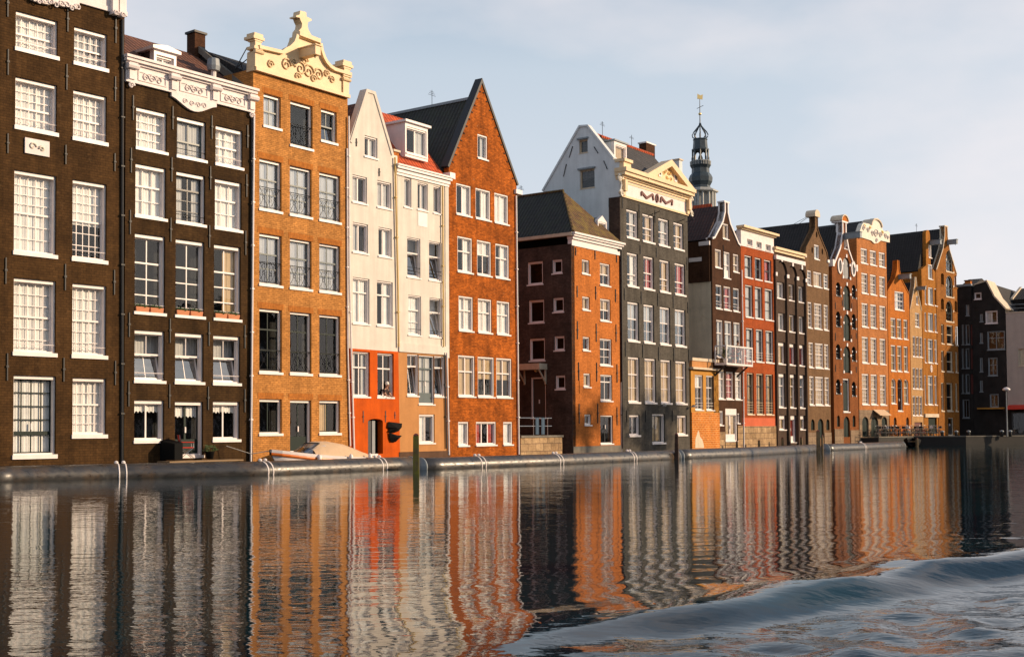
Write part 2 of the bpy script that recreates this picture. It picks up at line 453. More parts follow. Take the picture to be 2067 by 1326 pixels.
    def build(s, name, mat, parent=None, M=None, smooth=False, fix=True):
        return put(name, s.mesh(name, mat, smooth, fix), parent, M)
def put(name, me, parent=None, M=None):
    o = bpy.data.objects.new(name, me)
    COL.objects.link(o)
    if parent is not None: o.parent = parent
    if M is not None: o.matrix_basis = M
    return o
def tag(o, label, cat, group=None):
    o['label'] = label; o['category'] = cat
    if group: o['group'] = group
    return o
def struct(o):
    o['kind'] = 'structure'
    return o
def thing(name, label, cat, M=None, group=None):
    o = bpy.data.objects.new(name, None)
    o.empty_display_size = 0.3
    COL.objects.link(o)
    if M is not None: o.matrix_basis = M
    return tag(o, label, cat, group)
def T(x, y, z, rz=0.0, sc=1.0):
    return Matrix.Translation((x, y, z)) @ Matrix.Rotation(rz, 4, 'Z') @ Matrix.Scale(sc, 4)
def dup(root, M, label=None, group=None):
    r = root.copy(); COL.objects.link(r); r.matrix_basis = M
    if label: r['label'] = label
    if group: r['group'] = group
    for ch in list(root.children):
        c = ch.copy(); COL.objects.link(c); c.parent = r
        for g in list(ch.children):
            d = g.copy(); COL.objects.link(d); d.parent = c
    return r

# ------------------------------------------------------------------ facade frames
def archpts(x0, x1, z0, z1, rise, n=9):
    pts = [(x0, z0), (x1, z0)]
    cx, a = (x0 + x1) / 2, (x1 - x0) / 2
    for i in range(n + 1):
        th = math.pi * i / n
        pts.append((cx + a * math.cos(th), z1 - rise + rise * math.sin(th)))
    return pts
def inside(p, poly):
    x, y = p; c = False; n = len(poly)
    for i in range(n):
        x1, y1 = poly[i]; x2, y2 = poly[(i + 1) % n]
        if (y1 > y) != (y2 > y) and x < (x2 - x1) * (y - y1) / (y2 - y1) + x1: c = not c
    return c
class Frame:
    """a wall plane: local X along the wall, Y into the building, Z up"""
    def __init__(s, root, Mw):
        s.root = root; s.M = Mw
        s.L = root.matrix_basis.inverted() @ Mw
        s.Mi = Mw.inverted(); s.holes = []
    def p(s, u, v, y=0.0):
        o = s.Mi @ CAM; d = s.Mi.to_3x3() @ ray(u, v)
        k = (y - o.y) / d.y
        return (o.x + d.x * k, o.z + d.z * k)
    def pts(s, l, y=0.0):
        return [s.p(a, b, y) for a, b in l]
    def s(s_, u, v, y=0.0):
        return s_.p(u, v, y)[0]
    def z(s_, u, v, y=0.0):
        return s_.p(u, v, y)[1]
    def put(s, name, mb, mat, smooth=False, parent=None):
        if parent is None:
            return mb.build(name, mat, s.root, s.L, smooth)
        return mb.build(name, mat, parent, None, smooth)
    def box(s, name, mat, s0, s1, y0, y1, z0, z1):
        return s.put(name, MB().box(s0, s1, y0, y1, z0, z1), mat)
    def prism(s, name, mat, pts, y0, y1):
        return s.put(name, MB().prism(pts, y0, y1), mat)
    def row(s, cols, vT, vB, base=None, **k):
        k = {**(base or {}), **k}
        z1 = s.z(cols[0][0], vT); z0 = s.z(cols[0][0], vB)
        vm = (vT + vB) / 2
        out = []
        sl = None
        for i, (a, b) in enumerate(cols):
            kk = dict(k)
            for q, val in k.items():
                if isinstance(val, list): kk[q] = val[i % len(val)]
            out.append(s.window(s.s(a, vm), s.s(b, vm), z0, z1, **kk))
        return out
    def win(s, u0, u1, vT, vB, base=None, **k):
        return s.row([(u0, u1)], vT, vB, **{**(base or {}), **k})[0]
    def window(s, s0, s1, z0, z1, name='window', d=0.10, fd=0.13, fw=0.06, tb=0.08, bb=0.06, sh=0.09, sp=0.05, grid=(2, 1, 1), split=0.4,
               fm='white', sm=None, mt=0.03, tr=0.07, cur='none', cm='curtain_white', glass='glass', arch=0.0, tilt=0.0, panel=0.0,
               rail=False, bars=0, rm='dark_room', hang=0.35, base=None, rx=None):
        if s1 < s0: s0, s1 = s1, s0
        w, h = s1 - s0, z1 - z0
        sm = sm or fm
        rise = arch * w
        s.holes.append(archpts(s0, s1, z0, z1, rise) if arch else [(s0, z0), (s1, z0), (s1, z1), (s0, z1)])
        ys = d + fd * 0.6
        b0 = sh
        fr = MB()
        if arch:
            ap = archpts(0, w, b0, h, rise)
            fr.band(ap, fw, d, d + fd, True)
        else:
            fr.box(0, fw, d, d + fd, b0, h - tb).box(w - fw, w, d, d + fd, b0, h - tb).box(0, w, d - 0.004, d + fd, h - tb, h)
            fr.box(fw, w - fw, d + 0.003, d + fd, b0, b0 + bb)
        M = s.L @ Matrix.Translation((s0, 0, z0))
        W_ = fr.build(name, fm, s.root, M, False, False)
        if sh > 0:
            MB().box(-0.05, w + 0.05, -sp, d + 0.02, 0, sh).build('sill', fm if fm != 'bottle_green' else 'stone_trim', W_, None, False, False)
        x0, x1, za, zb = fw, w - fw, b0 + bb, h - (tb if not arch else fw)
        zs = za + (zb - za) * split if split > 0 else za
        sa = MB(); e = 0.045
        yb = ys + 0.05
        if arch:
            sa.band(archpts(x0, x1, za - 0.01, zb, max(0.02, rise - fw)), e, ys, yb, True)
        else:
            sa.box(x0, x0 + e, ys, yb, za, zb).box(x1 - e, x1, ys, yb, za, zb).box(x0 + e, x1 - e, ys, yb, zb - e, zb).box(x0 + e, x1 - e, ys, yb, za, za + e)
        if split > 0:
            sa.box(x0 + e, x1 - e, ys - 0.02, yb - 0.003, zs - tr / 2, zs + tr / 2)
        if panel > 0:
            sa.box(x0 + e, x1 - e, ys + 0.004, yb - 0.004, za + e, za + panel * (zb - za))
        nc, nu, nl = grid
        ym0, ym1 = ys + 0.006, yb - 0.01
        for i in range(1, nc):
            x = x0 + (x1 - x0) * i / nc
            t2 = mt / 2 if not (nc % 2 == 0 and i == nc // 2 and mt < 0.06) else max(mt, 0.05) / 2
            if nc > 3: t2 = mt / 2
            sa.box(x - t2, x + t2, ym0, ym1, za + e, zb - e - (rise * 0.3 if arch else 0))
        for k, (lo, hi) in ((nu, (zs, zb)), (nl, (za + panel * (zb - za), zs))):
            for i in range(1, k):
                zz = lo + (hi - lo) * i / k
                sa.box(x0 + e, x1 - e, ym0 + 0.002, ym1 - 0.002, zz - mt / 2, zz + mt / 2)
        if not tilt:
            sa.build('sash', sm, W_, None, False, False)
        yp = ys + 0.024
        if tilt:
            up = MB()
            up.box(x0, x0 + e, ys, yb, zs, zb).box(x1 - e, x1, ys, yb, zs, zb).box(x0, x1, ys, yb, zb - e, zb).box(x0, x1, ys - 0.02, yb, zs - tr / 2, zs + tr / 2)
            if nc > 1: up.box((x0 + x1) / 2 - mt / 2, (x0 + x1) / 2 + mt / 2, ym0, ym1, zs, zb)
            up.build('sash', sm, W_, None, False, False)
            MB().add([(x0, yp, zs), (x1, yp, zs), (x1, yp, zb), (x0, yp, zb)], [(0, 1, 2, 3)]).build('pane', glass, W_, None, False, False)
            hh = zs - za
            ts = MB().box(x0, x0 + 0.06, -0.02, 0.03, 0, hh).box(x1 - 0.06, x1, -0.02, 0.03, 0, hh).box(x0 + .06, x1 - .06, -0.02, 0.03, 0, 0.06).box(x0 + .06, x1 - .06, -0.02, 0.03, hh - 0.06, hh)
            if nc > 1: ts.box((x0 + x1) / 2 - mt / 2, (x0 + x1) / 2 + mt / 2, -0.01, 0.02, 0.06, hh - 0.06)
            MT = Matrix.Translation((0, ys + 0.03, za)) @ Matrix.Rotation(-R(tilt), 4, 'X')
            ts.build('tilted_sash', sm, W_, MT, False, False)
            MB().add([(x0, 0, 0), (x1, 0, 0), (x1, 0, hh), (x0, 0, hh)], [(0, 1, 2, 3)]).build('pane', 'glass_bright', W_, MT, False, False)
        else:
            pp = archpts(x0, x1, za, zb, max(0.02, rise - fw)) if arch else [(x0, za), (x1, za), (x1, zb), (x0, zb)]
            MB().add([(a, yp, b) for a, b in pp], [tuple(range(len(pp)))]).build('pane', glass, W_, None, False, False)
        yc = ys + 0.10 + (0.0 if not tilt else hang)
        def drape(xa, xb, z_lo, z_hi, scal=0):
            n = max(6, int((xb - xa) / 0.045))
            vs = []; ph = random.uniform(0, 6)
            for i in range(n + 1):
                x = xa + (xb - xa) * i / n
                y = yc + 0.022 * math.sin(i * 1.9 + ph) + 0.012 * math.sin(i * 0.7 + ph * 2)
                zl = z_lo + (abs(math.sin(i * 0.8)) * scal if scal else 0)
                vs += [(x, y, zl), (x, y, z_hi)]
            return MB().add(vs, [(2 * i, 2 * i + 2, 2 * i + 3, 2 * i + 1) for i in range(n)]).build('curtain', cm, W_, None, True, False)
        lo, hi = za - 0.05, zb + 0.1
        if cur == 'full': drape(x0 - 0.1, x1 + 0.25, lo, hi)
        elif cur == 'sides':
            drape(x0 - 0.05, x0 + (x1 - x0) * 0.33, lo, hi); drape(x0 + (x1 - x0) * 0.70, x1 + 0.2, lo, hi)
        elif cur == 'right': drape(x0 + (x1 - x0) * 0.5, x1 + 0.2, lo, hi)
        elif cur == 'left': drape(x0 - 0.05, x0 + (x1 - x0) * 0.55, lo, hi)
        elif cur == 'upper': drape(x0 - 0.05, x1 + 0.2, zs - 0.05, hi)
        elif cur == 'half': drape(x0 - 0.05, x1 + 0.2, za + (zb - za) * 0.45, hi)
        elif cur == 'lace': drape(x0, x1 + 0.1, zb - 0.27 * (zb - za), zb, 0.1)
        if cur != 'full':
            y_ = d + fd + 0.55 + random.uniform(0, 0.15)
            xl, xr = rx or (-min(0.3, max(0.0, s0 - 0.05)), 0.55)
            MB().add([(xl, y_, -0.2), (w + xr, y_, -0.2), (w + xr, y_, h + (0.35 if not rx else 0)), (xl, y_, h + (0.35 if not rx else 0))], [(0, 1, 2, 3)]).build('room_shade_sheet', rm, W_, None, False, False)  # near-black sheet stands in for the shade inside the room
        if bars:
            bm_ = MB()
            for i in range(bars):
                zz = za + 0.25 + i * 0.2
                bm_.tube([(0.0, d - 0.03, zz), (w, d - 0.03, zz)], 0.016, 5)
            bm_.build('guard_bar', fm if rail != 'iron' else 'black_iron', W_, None, False, False)
        elif rail:
            rb = MB(); zt = za + 0.95; yr = d - 0.04
            rb.tube([(0, yr, zt), (w, yr, zt)], 0.018, 5).tube([(0, yr, za + 0.06), (w, yr, za + 0.06)], 0.016, 5)
            for cx in (0.25 * w, 0.75 * w):
                a = 0.21 * w
                for sg in (-1, 1):
                    rb.tube([(cx + sg * a * (1 - 0.85 * math.sin(math.pi * i / 8)), yr, za + 0.06 + (zt - za - 0.06) * i / 8) for i in range(9)], 0.012, 4)
                rb.tube([(cx + 0.28 * a * math.cos(i * math.pi / 5), yr, (za + zt) / 2 + 0.28 * a * math.sin(i * math.pi / 5)) for i in range(11)], 0.012, 4)
            rb.tube([(w / 2, yr, za + 0.06), (w / 2, yr, zt)], 0.014, 4)
            rb.build('railing', 'black_iron', W_, None, False, False)
        if name == 'door':
            MB().box(w * 0.5 - 0.03, w * 0.5 + 0.03, ys - 0.05, ys, b0 + 0.95, b0 + 1.2).build('handle', 'white', W_, None, False, False)
        return W_
    def solid(s, name, mat, u0, u1, vT, vB, arch=0.0, d=0.14, leaf=True, cross=True):
        """an opening closed with a boarded shutter or door"""
        z1, z0 = s.z(u0, vT), s.z(u0, vB); s0, s1 = s.s(u0, (vT + vB) / 2), s.s(u1, (vT + vB) / 2)
        poly = archpts(s0, s1, z0, z1, arch * (s1 - s0)) if arch else [(s0, z0), (s1, z0), (s1, z1), (s0, z1)]
        s.holes.append(poly)
        c = MB().prism([(a - s0, b - z0) for a, b in poly], d, d + 0.06)
        w, h = s1 - s0, z1 - z0
        o = c.build(name, mat, s.root, s.L @ Matrix.Translation((s0, 0, z0)))
        if cross:
            g = MB().box(w / 2 - 0.02, w / 2 + 0.02, d - 0.02, d, 0.03, h - 0.05 - arch * w * 0.2)
            for k in (0.25, 0.62):
                g.box(0.05, w - 0.05, d - 0.012, d, h * k - 0.03, h * k + 0.03)
            g.build('batten', mat, o, None, False, False)
        return o
    def wall(s, outline, mat, name='wall', y0=0.0, thick=0.35, back=None, left=True):
        verts = []; edges = []
        for loop in [outline] + s.holes:
            b = len(verts); n = len(loop)
            verts += [Vector(q) for q in loop]
            edges += [(b + i, b + (i + 1) % n) for i in range(n)]
        vo, eo, fo, *_ = delaunay_2d_cdt(verts, edges, [], 0, 1e-5)
        keep = []
        for f in fo:
            c = sum((vo[i] for i in f), Vector((0, 0))) / len(f)
            if inside(c, outline) and not any(inside(c, hl) for hl in s.holes): keep.append(f)
        mb = MB()
        n = len(vo)
        def ccw(f):
            a = sum(vo[f[i]].x * vo[f[(i + 1) % len(f)]].y - vo[f[(i + 1) % len(f)]].x * vo[f[i]].y for i in range(len(f)))
            return f if a > 0 else f[::-1]
        keep = [ccw(list(f)) for f in keep]
        mb.add([(q.x, y0, q.y) for q in vo] + [(q.x, y0 + thick, q.y) for q in vo], keep + [tuple(i + n for i in f[::-1]) for f in keep])
        cnt = {}
        for f in keep:
            for i in range(len(f)):
                a, b = f[i], f[(i + 1) % len(f)]
                cnt[(a, b)] = cnt.get((a, b), 0) + 1
        for (a, b) in list(cnt):
            if (b, a) not in cnt:
                mb.f.append((b, a, a + n, b + n))
        if back:
            x0, x1, ztop, dep = back
            zb = -0.8
            if left: mb.add([(x0, y0 + thick, zb), (x0, dep, zb), (x0, dep, ztop), (x0, y0 + thick, ztop)], [(0, 3, 2, 1)])
            mb.add([(x1, y0 + thick, zb), (x1, dep, zb), (x1, dep, ztop), (x1, y0 + thick, ztop)], [(0, 1, 2, 3)])
            mb.add([(x0, dep, zb), (x1, dep, zb), (x1, dep, ztop), (x0, dep, ztop)], [(0, 3, 2, 1)])
        s.holes = []
        return mb.build(name, mat, s.root, s.L, False, False)
    def roof_perp(s, mat, sa, za, s0, s1, z0, y0, y1, name='roof', z1=None):
        z1 = z0 if z1 is None else z1
        mb = MB().add([(s0, y0, z0), (s1, y0, z1), (sa, y0, za), (s0, y1, z0), (s1, y1, z1), (sa, y1, za)],
                      [(0, 1, 2), (3, 5, 4), (0, 2, 5, 3), (1, 4, 5, 2), (0, 3, 4, 1)])
        return s.put(name, mb, mat)
    def roof_par(s, mat, s0, s1, z0, z1, y0, y1, y2, z2=None, name='roof'):
        z2 = z0 if z2 is None else z2
        mb = MB().add([(s0, y0, z0), (s1, y0, z0), (s1, y1, z1), (s0, y1, z1), (s1, y2, z2), (s0, y2, z2)],
                      [(0, 1, 2, 3), (3, 2, 4, 5), (0, 3, 5), (1, 4, 2), (0, 5, 4, 1)])
        return s.put(name, mb, mat)
    def cornice(s, mat, s0, s1, zb, zt, proj=0.35, name='cornice', steps=None):
        h = zt - zb
        steps = steps or [(0.0, 0.25, 0.25), (0.25, 0.6, 0.45), (0.6, 0.85, 0.8), (0.85, 1.0, 1.0)]
        mb = MB()
        for a, b, p in steps:
            mb.box(s0 - proj * p * 0.5, s1 + proj * p * 0.5, -proj * p, 0.25, zb + h * a, zb + h * b)
        return s.put(name, mb, mat)
    def anchors(s, l, mat='black_iron'):
        for u, a, b in l:
            z1, z0 = s.z(u, a), s.z(u, b); x = s.s(u, (a + b) / 2)
            h = z1 - z0
            mb = MB().box(-0.022, 0.022, -0.05, -0.003, 0, h).box(-0.05, 0.05, -0.07, -0.052, h * 0.48, h * 0.56)
            mb.build('wall_anchor', mat, s.root, s.L @ Matrix.Translation((x, 0, z0)), False, False)
    def pipe(s, mat, pts, r=0.05, y=-0.09, name='downpipe'):
        P = [s.p(a, b, y) for a, b in pts]
        mb = MB().tube([(a, y, b) for a, b in P], r, 8)
        for (a, b), (c, d) in zip(P[:-1], P[1:]):
            n = int(abs(b - d) / 2.2)
            for i in range(1, n + 1):
                q = i / (n + 1.0)
                x, z = a + (c - a) * q, b + (d - b) * q
                mb.box(x - r * 1.35, x + r * 1.35, y - r * 1.3, y + r * 1.7, z - 0.03, z + 0.03)
        return s.put(name, mb, mat)
CHAIN = {}
class House(Frame):
    def __init__(s, name, label, u0, u1, vx, start=None, t=None, cat='house', group='canal houses in a row along the water'):
        t = t or vp_dir(vx)
        P = start or CHAIN['P']
        Mw = Matrix(((t.x, -t.y, 0, P.x), (t.y, t.x, 0, P.y), (0, 0, 1, 0), (0, 0, 0, 1)))
        root = thing(name, label, cat, Mw, group)
        Frame.__init__(s, root, Mw)
        if u0 is not None:
            x = s.s(u0, 860)
            if abs(x) > 1e-4:
                Mw = Mw @ Matrix.Translation((x, 0, 0))
                root.matrix_basis = Mw
                Frame.__init__(s, root, Mw)
        s.W = s.s(u1, 860)
        CHAIN['P'] = (s.M @ Vector((s.W, 0, 0)))
    def side(s, depth, x=0.0, y=0.0):
        """the wall on the left side of the house, seen from outside; X runs from its back to the front corner"""
        Mw = s.M @ Matrix.Translation((x, y + depth, 0)) @ Matrix.Rotation(-math.pi / 2, 4, 'Z')
        return Frame(s.root, Mw)
    def shell(s, ztop, mat, outline=None, depth=9.0, e=0.012, left=True):
        o = outline or [(e, -0.8), (s.W - e, -0.8), (s.W - e, ztop), (e, ztop)]
        return s.wall(o, mat, back=(e, s.W - e, ztop, depth), left=left)
# ------------------------------------------------------------------ the row of houses, surveyed from left to right
def spiral(mb, cx, cz, r, y, turns=1.6, r0=0.045, flip=1, n=22):
    pts = []
    for i in range(n + 1):
        q = i / n; a = q * turns * 2 * math.pi
        rr = r * (1 - 0.85 * q)
        pts.append((cx + flip * rr * math.cos(a), y, cz + rr * math.sin(a)))
    return mb.tube(pts, [r0 * (1 - 0.4 * i / n) for i in range(n + 1)], 5)
def scroll(mb, pts, y, r0=0.05):
    return mb.tube([(a, y, b) for a, b in pts], r0, 5)
def hoist(F, u, v, length, mat, w=0.22, h=0.34, drop=0.1):
    x, z = F.p(u, v)
    mb = MB().box(x - w / 2, x + w / 2, -length, 0.1, z - h / 2, z + h / 2).box(x - w / 2 - 0.05, x + w / 2 + 0.05, -length - 0.06, 0.0, z + h / 2, z + h / 2 + 0.05)
    o = F.put('hoist_beam', mb, mat)
    MB().tube([(x, -length + 0.2, z - h / 2), (x, -length + 0.2, z - h / 2 - 0.12)], 0.03, 5).build('hook', 'black_iron', o)
    return o
def chimney(F, mat, x, y, z0, z1, w=0.6, d=0.5, cap='stone_trim', parent=None):
    mb = MB().box(x - w / 2, x + w / 2, y - d / 2, y + d / 2, z0, z1)
    o = F.put('chimney', mb, mat)
    MB().box(x - w / 2 - 0.07, x + w / 2 + 0.07, y - d / 2 - 0.07, y + d / 2 + 0.07, z1, z1 + 0.1).build('chimney_cap', cap, o)
    return o
def relief(F, l, name='scroll_ornament', mat='relief', y=-0.12):
    for u, v, r, fl in l:
        x, z = F.p(u, v)
        mb = MB(); spiral(mb, x, z, r, y, flip=fl)
        F.put(name, mb, mat, True)

_t1 = vp_dir(3110)
_q = at_y(30, 860, 46.5)
_q.z = 0
CHAIN['P'] = _q - _t1 * 2.6

# ---- 1: the tall umber house at the left edge
h = House('canal_house', 'tall dark umber house cut by the left edge, all small white panes', None, 248, 3110)
K = dict(d=0.10, fd=0.30, fw=0.06, tb=0.13, sh=0.15, sp=0.06, mt=0.028, cur='full')
h.row([(32, 117), (150, 217)], 21, 102.6, grid=(5, 2, 2), split=0.45, bars=1, cm=['curtain_white', 'curtain_grey'], base=K)
h.row([(31, 115.5), (148, 216)], 154, 261, grid=(5, 3, 2), split=0.42, bars=1, base=K)
h.row([(28.5, 114), (146.5, 215.5)], 342, 514, grid=(5, 4, 3), split=0.5, bars=[0, 1], cm='curtain_white', cur=['full', 'half'], base={**K})
h.row([(27.5, 113), (146, 215)], 560, 717.5, grid=(5, 3, 3), split=0.5, bars=1, base=K)
h.win(27, 113, 757, 927, name='door', sm='bottle_green', grid=(4, 4, 1), split=0.27, mt=0.04, tr=0.14, base={**K, 'sh': 0.16})
h.win(146.5, 214.5, 762, 885, grid=(5, 2, 3), split=0.55, base=K)
zc = h.z(247, 33)
h.shell(zc + 1.9, 'wall_umber')
h.anchors([(15, -20, 35), (136, 15, 65), (233, 30, 88), (15.5, 100, 152), (134, 130, 182), (232, 155, 205), (15, 270, 310), (132, 293, 332), (231, 310, 346),
           (11, 520, 573), (131, 533, 586), (230, 545, 595), (14, 713, 768), (128, 722, 770), (232, 728, 777)])
h.cornice('frieze_white', 0, h.W, zc, zc + 1.9, 0.3, steps=[(0, 0.10, 0.35), (0.10, 0.62, 0.22), (0.62, 0.75, 0.6), (0.75, 1, 1.0)])
mb = MB()
pts = h.pts([(60, 2), (78, 8), (95, 12), (108, 9), (120, 15), (135, 17), (150, 20), (156, 12), (156, -12), (60, -30)])
mb.prism(pts, -0.17, -0.02)
for i in range(9):
    x, z = h.p(64 + i * 11, 1 + i * 2.2 + 3 * math.sin(i * 2.0))
    spiral(mb, x, z, 0.14, -0.19, 1.2, 0.035, 1 if i % 2 else -1)
h.put('frieze_ornament', mb, 'frieze_white')
for u in (226, 240):
    mb = MB()
    x, z = h.p(u, 20 + (u - 226) * 0.3)
    mb.box(x - 0.13, x + 0.13, -0.28, -0.01, z - 0.25, z + 0.9)
    spiral(mb, x, z - 0.2, 0.12, -0.3, 1.2, 0.04)
    h.put('frieze_console', mb, 'frieze_white')
x0, z1 = h.p(49, 278); x1, z0 = h.p(98, 318)
o = h.box('plaque', 'frieze_white', x0, x1, -0.07, -0.005, z0, z1)
mb = MB(); spiral(mb, x0 + (x1 - x0) * .3, (z0 + z1) / 2, .16, -.085, 1.0, .045); spiral(mb, x0 + (x1 - x0) * .68, (z0 + z1) / 2 - .05, .12, -.085, 1.0, .05, -1)
mb.build('plaque_relief', 'relief', o, None, True)
h.pipe('black_iron', [(247, 40), (246, 935)], 0.06, -0.05)
H1 = h

# ---- 2: the lower umber house with the carved white cornice
h = House('canal_house', 'dark brown house with carved white cornice, flower boxes and dormered tile roof', 250, 508, 3010)
K = dict(d=0.10, fd=0.26, fw=0.06, tb=0.15, sh=0.12, sp=0.06, mt=0.028)
h.row([(275, 337), (357.5, 416), (435.5, 490)], 215, 302, grid=[(4, 2, 2), (2, 1, 1), (4, 2, 2)], split=[0.5, 0.42, 0.5], sm=['white', 'grey_green', 'white'], cur='full', cm=['curtain_white', 'curtain_grey', 'curtain_white'], bars=[0, 1, 1], rail=[False, 'iron', False], base=K)
h.row([(273.5, 335.5), (356, 414.5), (434, 488)], 329, 439, grid=[(3, 1, 2), (2, 1, 3), (3, 1, 2)], split=[0.62, 0.7, 0.62], sm=['white', 'dark_sash', 'white'], cur=['full', 'sides', 'full'], cm=['curtain_white', 'curtain_grey', 'curtain_white'], rail=[False, 'iron', False], bars=[0, 1, 0], base=K)
h.row([(272, 333.5), (354.5, 412.5), (432, 486)], 470, 634, grid=(2, 1, 3), split=0.66, mt=0.05, bars=1, cur=['none', 'none', 'right'], cm='curtain_tan', base=K)
h.row([(271.5, 332.5), (353.5, 411), (430.5, 485)], 665, 773, grid=(2, 1, 1), split=0.55, tilt=[12, 13, 12], cur='upper', cm='curtain_grey', bars=[1, 0, 1], base=K)
h.row([(271, 331.5), (430, 484)], 807, 895, grid=(2, 1, 2), split=0, cur='lace', mt=0.07, base=K)
h.win(353, 410, 810, 925, name='door', sm='bottle_green', grid=(2, 1, 3), split=0, mt=0.1, panel=0.3, cur='lace', base={**K, 'fd': 0.32})
ztop = h.z(254, 118)
h.shell(ztop - 0.2, 'wall_umber_dark')
zb = h.z(256, 166)
h.cornice('frieze_white', 0.02, h.W - 0.05, zb, ztop + 0.1, 0.36, steps=[(0, 0.06, 0.35), (0.06, 0.70, 0.2), (0.70, 0.78, 0.45), (0.78, 0.90, 0.8), (0.90, 1.0, 1.0)])
mb = MB()
hh = ztop - zb
xs = [h.s(262, 150), h.s(347, 170), h.s(430, 195), h.s(505, 215)]
for x in xs:
    mb.box(x - 0.17, x + 0.17, -0.13, -0.05, zb + 0.03, zb + hh * 0.7)
    mb.box(x - 0.13, x + 0.13, -0.19, -0.1, zb + 0.12, zb + hh * 0.5)
    mb.tube([(x - 0.26, -0.22, zb + hh * 0.66), (x + 0.26, -0.22, zb + hh * 0.66)], 0.13, 8)
    mb.box(x - 0.2, x + 0.2, -0.3, -0.05, zb + hh * 0.72, zb + hh * 0.8)
for x in (xs[0], xs[3]):
    spiral(mb, x, zb - 0.12, 0.14, -0.12, 1.3, 0.05)
for a, b in ((xs[0], xs[1]), (xs[1], xs[2]), (xs[2], xs[3])):
    for e in (0.28, 0.34):
        p = [(a + e, zb + 0.16), (b - e, zb + 0.16), (b - e, zb + hh * 0.58), (a + e, zb + hh * 0.58)]
    mb.band(p, 0.05, -0.11, -0.06, True)
    c = (a + b) / 2
    for k in (-0.32, 0, 0.32):
        spiral(mb, c + k, zb + hh * 0.36, 0.17, -0.1, 1.4, 0.03, 1 if k <= 0 else -1)
apr = [(xs[1] - 0.1, zb + 0.02)] + [(xs[1] - 0.1 + (xs[2] - xs[1] + 0.2) * q, zb - 0.16 - 0.42 * math.sin(math.pi * q) ** 1.5) for q in [i / 12 for i in range(13)]] + [(xs[2] + 0.1, zb + 0.02)]
mb.prism(apr, -0.13, -0.01)
for k in (-0.5, -0.15, 0.2, 0.5):
    spiral(mb, (xs[1] + xs[2]) / 2 + k, zb - 0.24 - 0.1 * (0.5 - abs(k)), 0.13, -0.145, 1.3, 0.03, 1 if k < 0 else -1)
h.put('frieze_ornament', mb, 'frieze_white')
h.anchors([(268, 193, 243), (348, 215, 262), (427, 234, 281), (499, 253, 299), (264, 299, 349), (346, 318, 367), (424, 336, 383), (497, 352, 398),
           (262, 424, 473), (344, 440, 488), (422, 455, 500), (495, 466, 515), (260, 631, 680), (342.5, 643, 692), (421, 650, 698), (493.5, 656, 703), (259, 769, 820), (341.5, 775, 823), (419.5, 780, 827), (493.5, 785, 832)])
yr = 4.2
zr = h.z(300, 84, yr)
sr = h.s(381, 100, yr)
rf = h.roof_par('tile_brown', -1.5, sr + 0.3, ztop - 0.1, zr, 0.3, yr, 8.5)
# parapet gable at the right end of the roof with its chimney
e0 = sr + 0.32
mb = MB().add([(e0, 0.3, ztop - 0.2), (e0 + 0.28, 0.3, ztop - 0.2), (e0 + 0.28, yr, zr + 0.25), (e0, yr, zr + 0.25), (e0, 0.3, ztop + 0.25), (e0 + 0.28, 0.3, ztop + 0.25), (e0 + 0.28, yr, zr + 0.55), (e0, yr, zr + 0.55)],
              [(0, 3, 2, 1), (4, 5, 6, 7), (0, 1, 5, 4), (1, 2, 6, 5), (2, 3, 7, 6), (3, 0, 4, 7)])
h.put('verge_parapet', mb, 'stone_grey')
chimney(h, 'brick_brown', e0 + 0.1, yr, zr - 0.2, zr + 0.95, 0.6, 0.6, 'black_iron')
x, z = h.p(431, 148, 1.2)
mb = MB().tube([(x, 1.2, z - 1.2), (x, 1.2, z + 0.1)], 0.12, 8)
o = h.put('flue', mb, 'white')
MB().lathe([(0.26, z + 0.1), (0.3, z + 0.3), (0.26, z + 0.62), (0.1, z + 0.68)], 10, (x, 1.2)).build('flue_cowl', 'lead_grey', o)
# dormer
D = Frame(h.root, h.M @ Matrix.Translation((0, 1.0, 0)))
a0, a1 = D.s(311, 110), D.s(356, 120)
dz0, dz1 = ztop - 0.1, D.z(311, 92)
D.window(a0 + 0.12, a1 - 0.12, dz0 + 0.45, dz1 - 0.35, fw=0.05, grid=(2, 1, 1), split=0, cur='full', sh=0.06)
D.wall([(a0, dz0 - 0.2), (a1, dz0 - 0.2), (a1, dz1 - 0.15), (a0, dz1 - 0.15)], 'white', 'dormer', thick=0.3)
mb = MB().box(a0 + 0.02, a0 + 0.1, 1.3, 3.4, dz0 - 0.2, dz1 - 0.2).box(a1 - 0.1, a1 - 0.02, 1.3, 3.4, dz0 - 0.2, dz1 - 0.2)
h.put('dormer_cheek', mb, 'dark_sash')
mb = MB().prism([(a0 - 0.15, dz1 - 0.15), (a1 + 0.15, dz1 - 0.15), (a1 + 0.15, dz1 - 0.02), ((a0 + a1) / 2, dz1 + 0.1), (a0 - 0.15, dz1 - 0.02)], 0.85, 3.6)
h.put('dormer_roof', mb, 'white')
h.pipe('black_iron', [(508.5, 240), (505.5, 935)], 0.05, -0.06)
H2 = h

